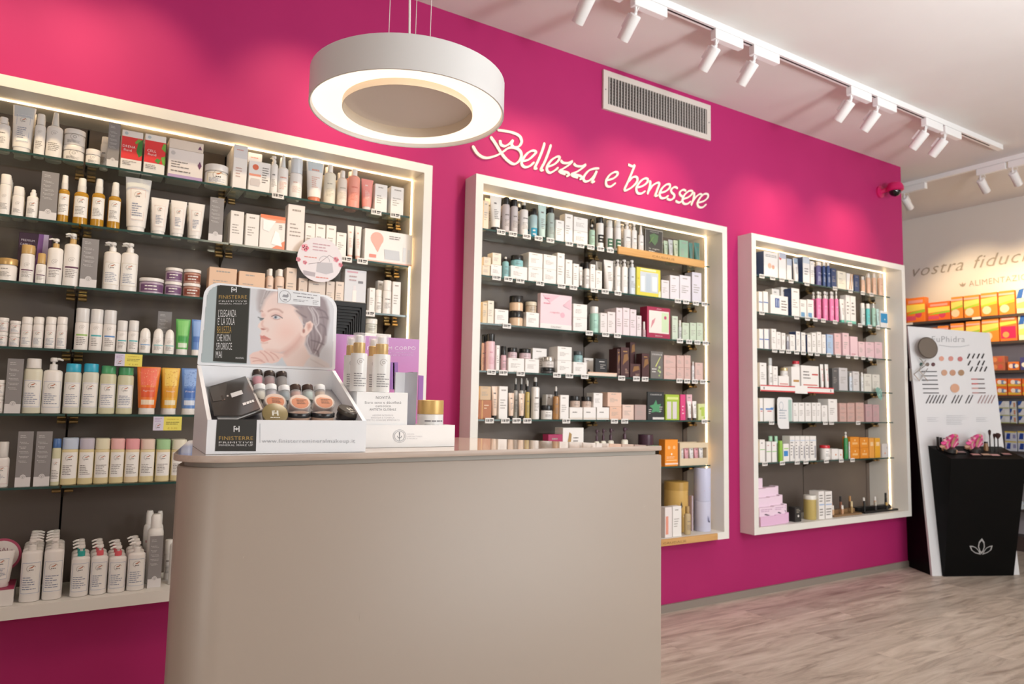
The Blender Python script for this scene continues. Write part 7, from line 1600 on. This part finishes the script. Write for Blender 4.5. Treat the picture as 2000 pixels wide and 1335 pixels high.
# ---------------------------------------------------------------- labels for everything on the shelves
WORDS = ['top', 'second', 'third', 'fourth', 'fifth', 'sixth', 'bottom']
def finish_labels():
    from collections import defaultdict
    fam = defaultdict(list)
    for e in REG: fam[(e[1], e[2], e[3])].append(e)
    for (u, s, desc), L in fam.items():
        if u != 'R' and len({round(q[4], 3) for q in L}) > 18: print('BIGFAM', u, s, desc, len(L))
        where = ('%s shelf of %s case' % (WORDS[s], {'F1': 'left', 'F2': 'middle', 'F3': 'right'}[u])) if u != 'R' else '%s shelf on the pale wall' % ['top', 'second', 'third', 'fourth', 'fifth', 'sixth', 'seventh', 'lowest'][s]
        xs = sorted(set(round(e[4], 4) for e in L))
        many = len(L) > 1
        for e in L:
            o, x, row, lv = e[0], round(e[4], 4), e[5], e[6]
            base = min(q[5] for q in L)
            nth = NTH[xs.index(x)+1] if len(xs) > 1 else ''
            maxlv = max(q[6] for q in L if round(q[4], 4) == x)
            bits = desc
            if not nth and len(desc.split()) <= 4 and lv == 0 and row == base:
                nb = [q for q in REG if q[1] == u and q[2] == s and q[4] < e[4]-.004 and q[5] == 0 and q[3] != desc]
                if nb:
                    nd = ' '.join(max(nb, key=lambda q: q[4])[3].split()[:5])
                    for w_ in (' with', ' reading', ' and', ' in the', ' in', ' behind', ' of'):
                        if nd.endswith(w_): nd = nd[:-len(w_)]
                    bits = '%s right of %s' % (desc, nd)
            if nth: bits = '%s %s %s' % (nth, desc, 'from left' if len(desc.split()) < 5 else 'from the left')
            if maxlv: bits += {0: ', lower one', maxlv: ', topmost'}.get(lv, ', middle one')
            if row > base: bits += ', %s behind' % {1: 'one', 2: 'two', 3: 'three', 4: 'four'}[row-base]
            lab = bits+', '+where
            if len(lab.split()) > 16: lab = lab.replace(' of ', ', ').replace(' the ', ' ').replace(' with ', ' ')
            if len(lab.split()) > 16: lab = lab.replace(' a ', ' ').replace('from left', '')
            if len(lab.split()) > 16: lab = ' '.join(lab.replace(' on pale wall', '').split()[:16])
            o['label'] = lab; o['category'] = e[7]
            if many: o['group'] = '%ss, %s' % (desc, where) if not desc.endswith('s') else '%s, %s' % (desc, where)
    from itertools import groupby
    TAGS.sort(key=lambda t: (t[1], t[2], t[3]))
    for (u, s), g in groupby(TAGS, key=lambda t: (t[1], t[2])):
        g = list(g)
        for i, t in enumerate(g):
            tag(t[0], 'white barcode price tag, %s from left on the %s shelf of the %s case' % (NTH[i+1], WORDS[s], CASE_WORD[u]), 'price tag', 'price tags on the %s shelf of the %s case' % (WORDS[s], CASE_WORD[u]))
finish_labels()
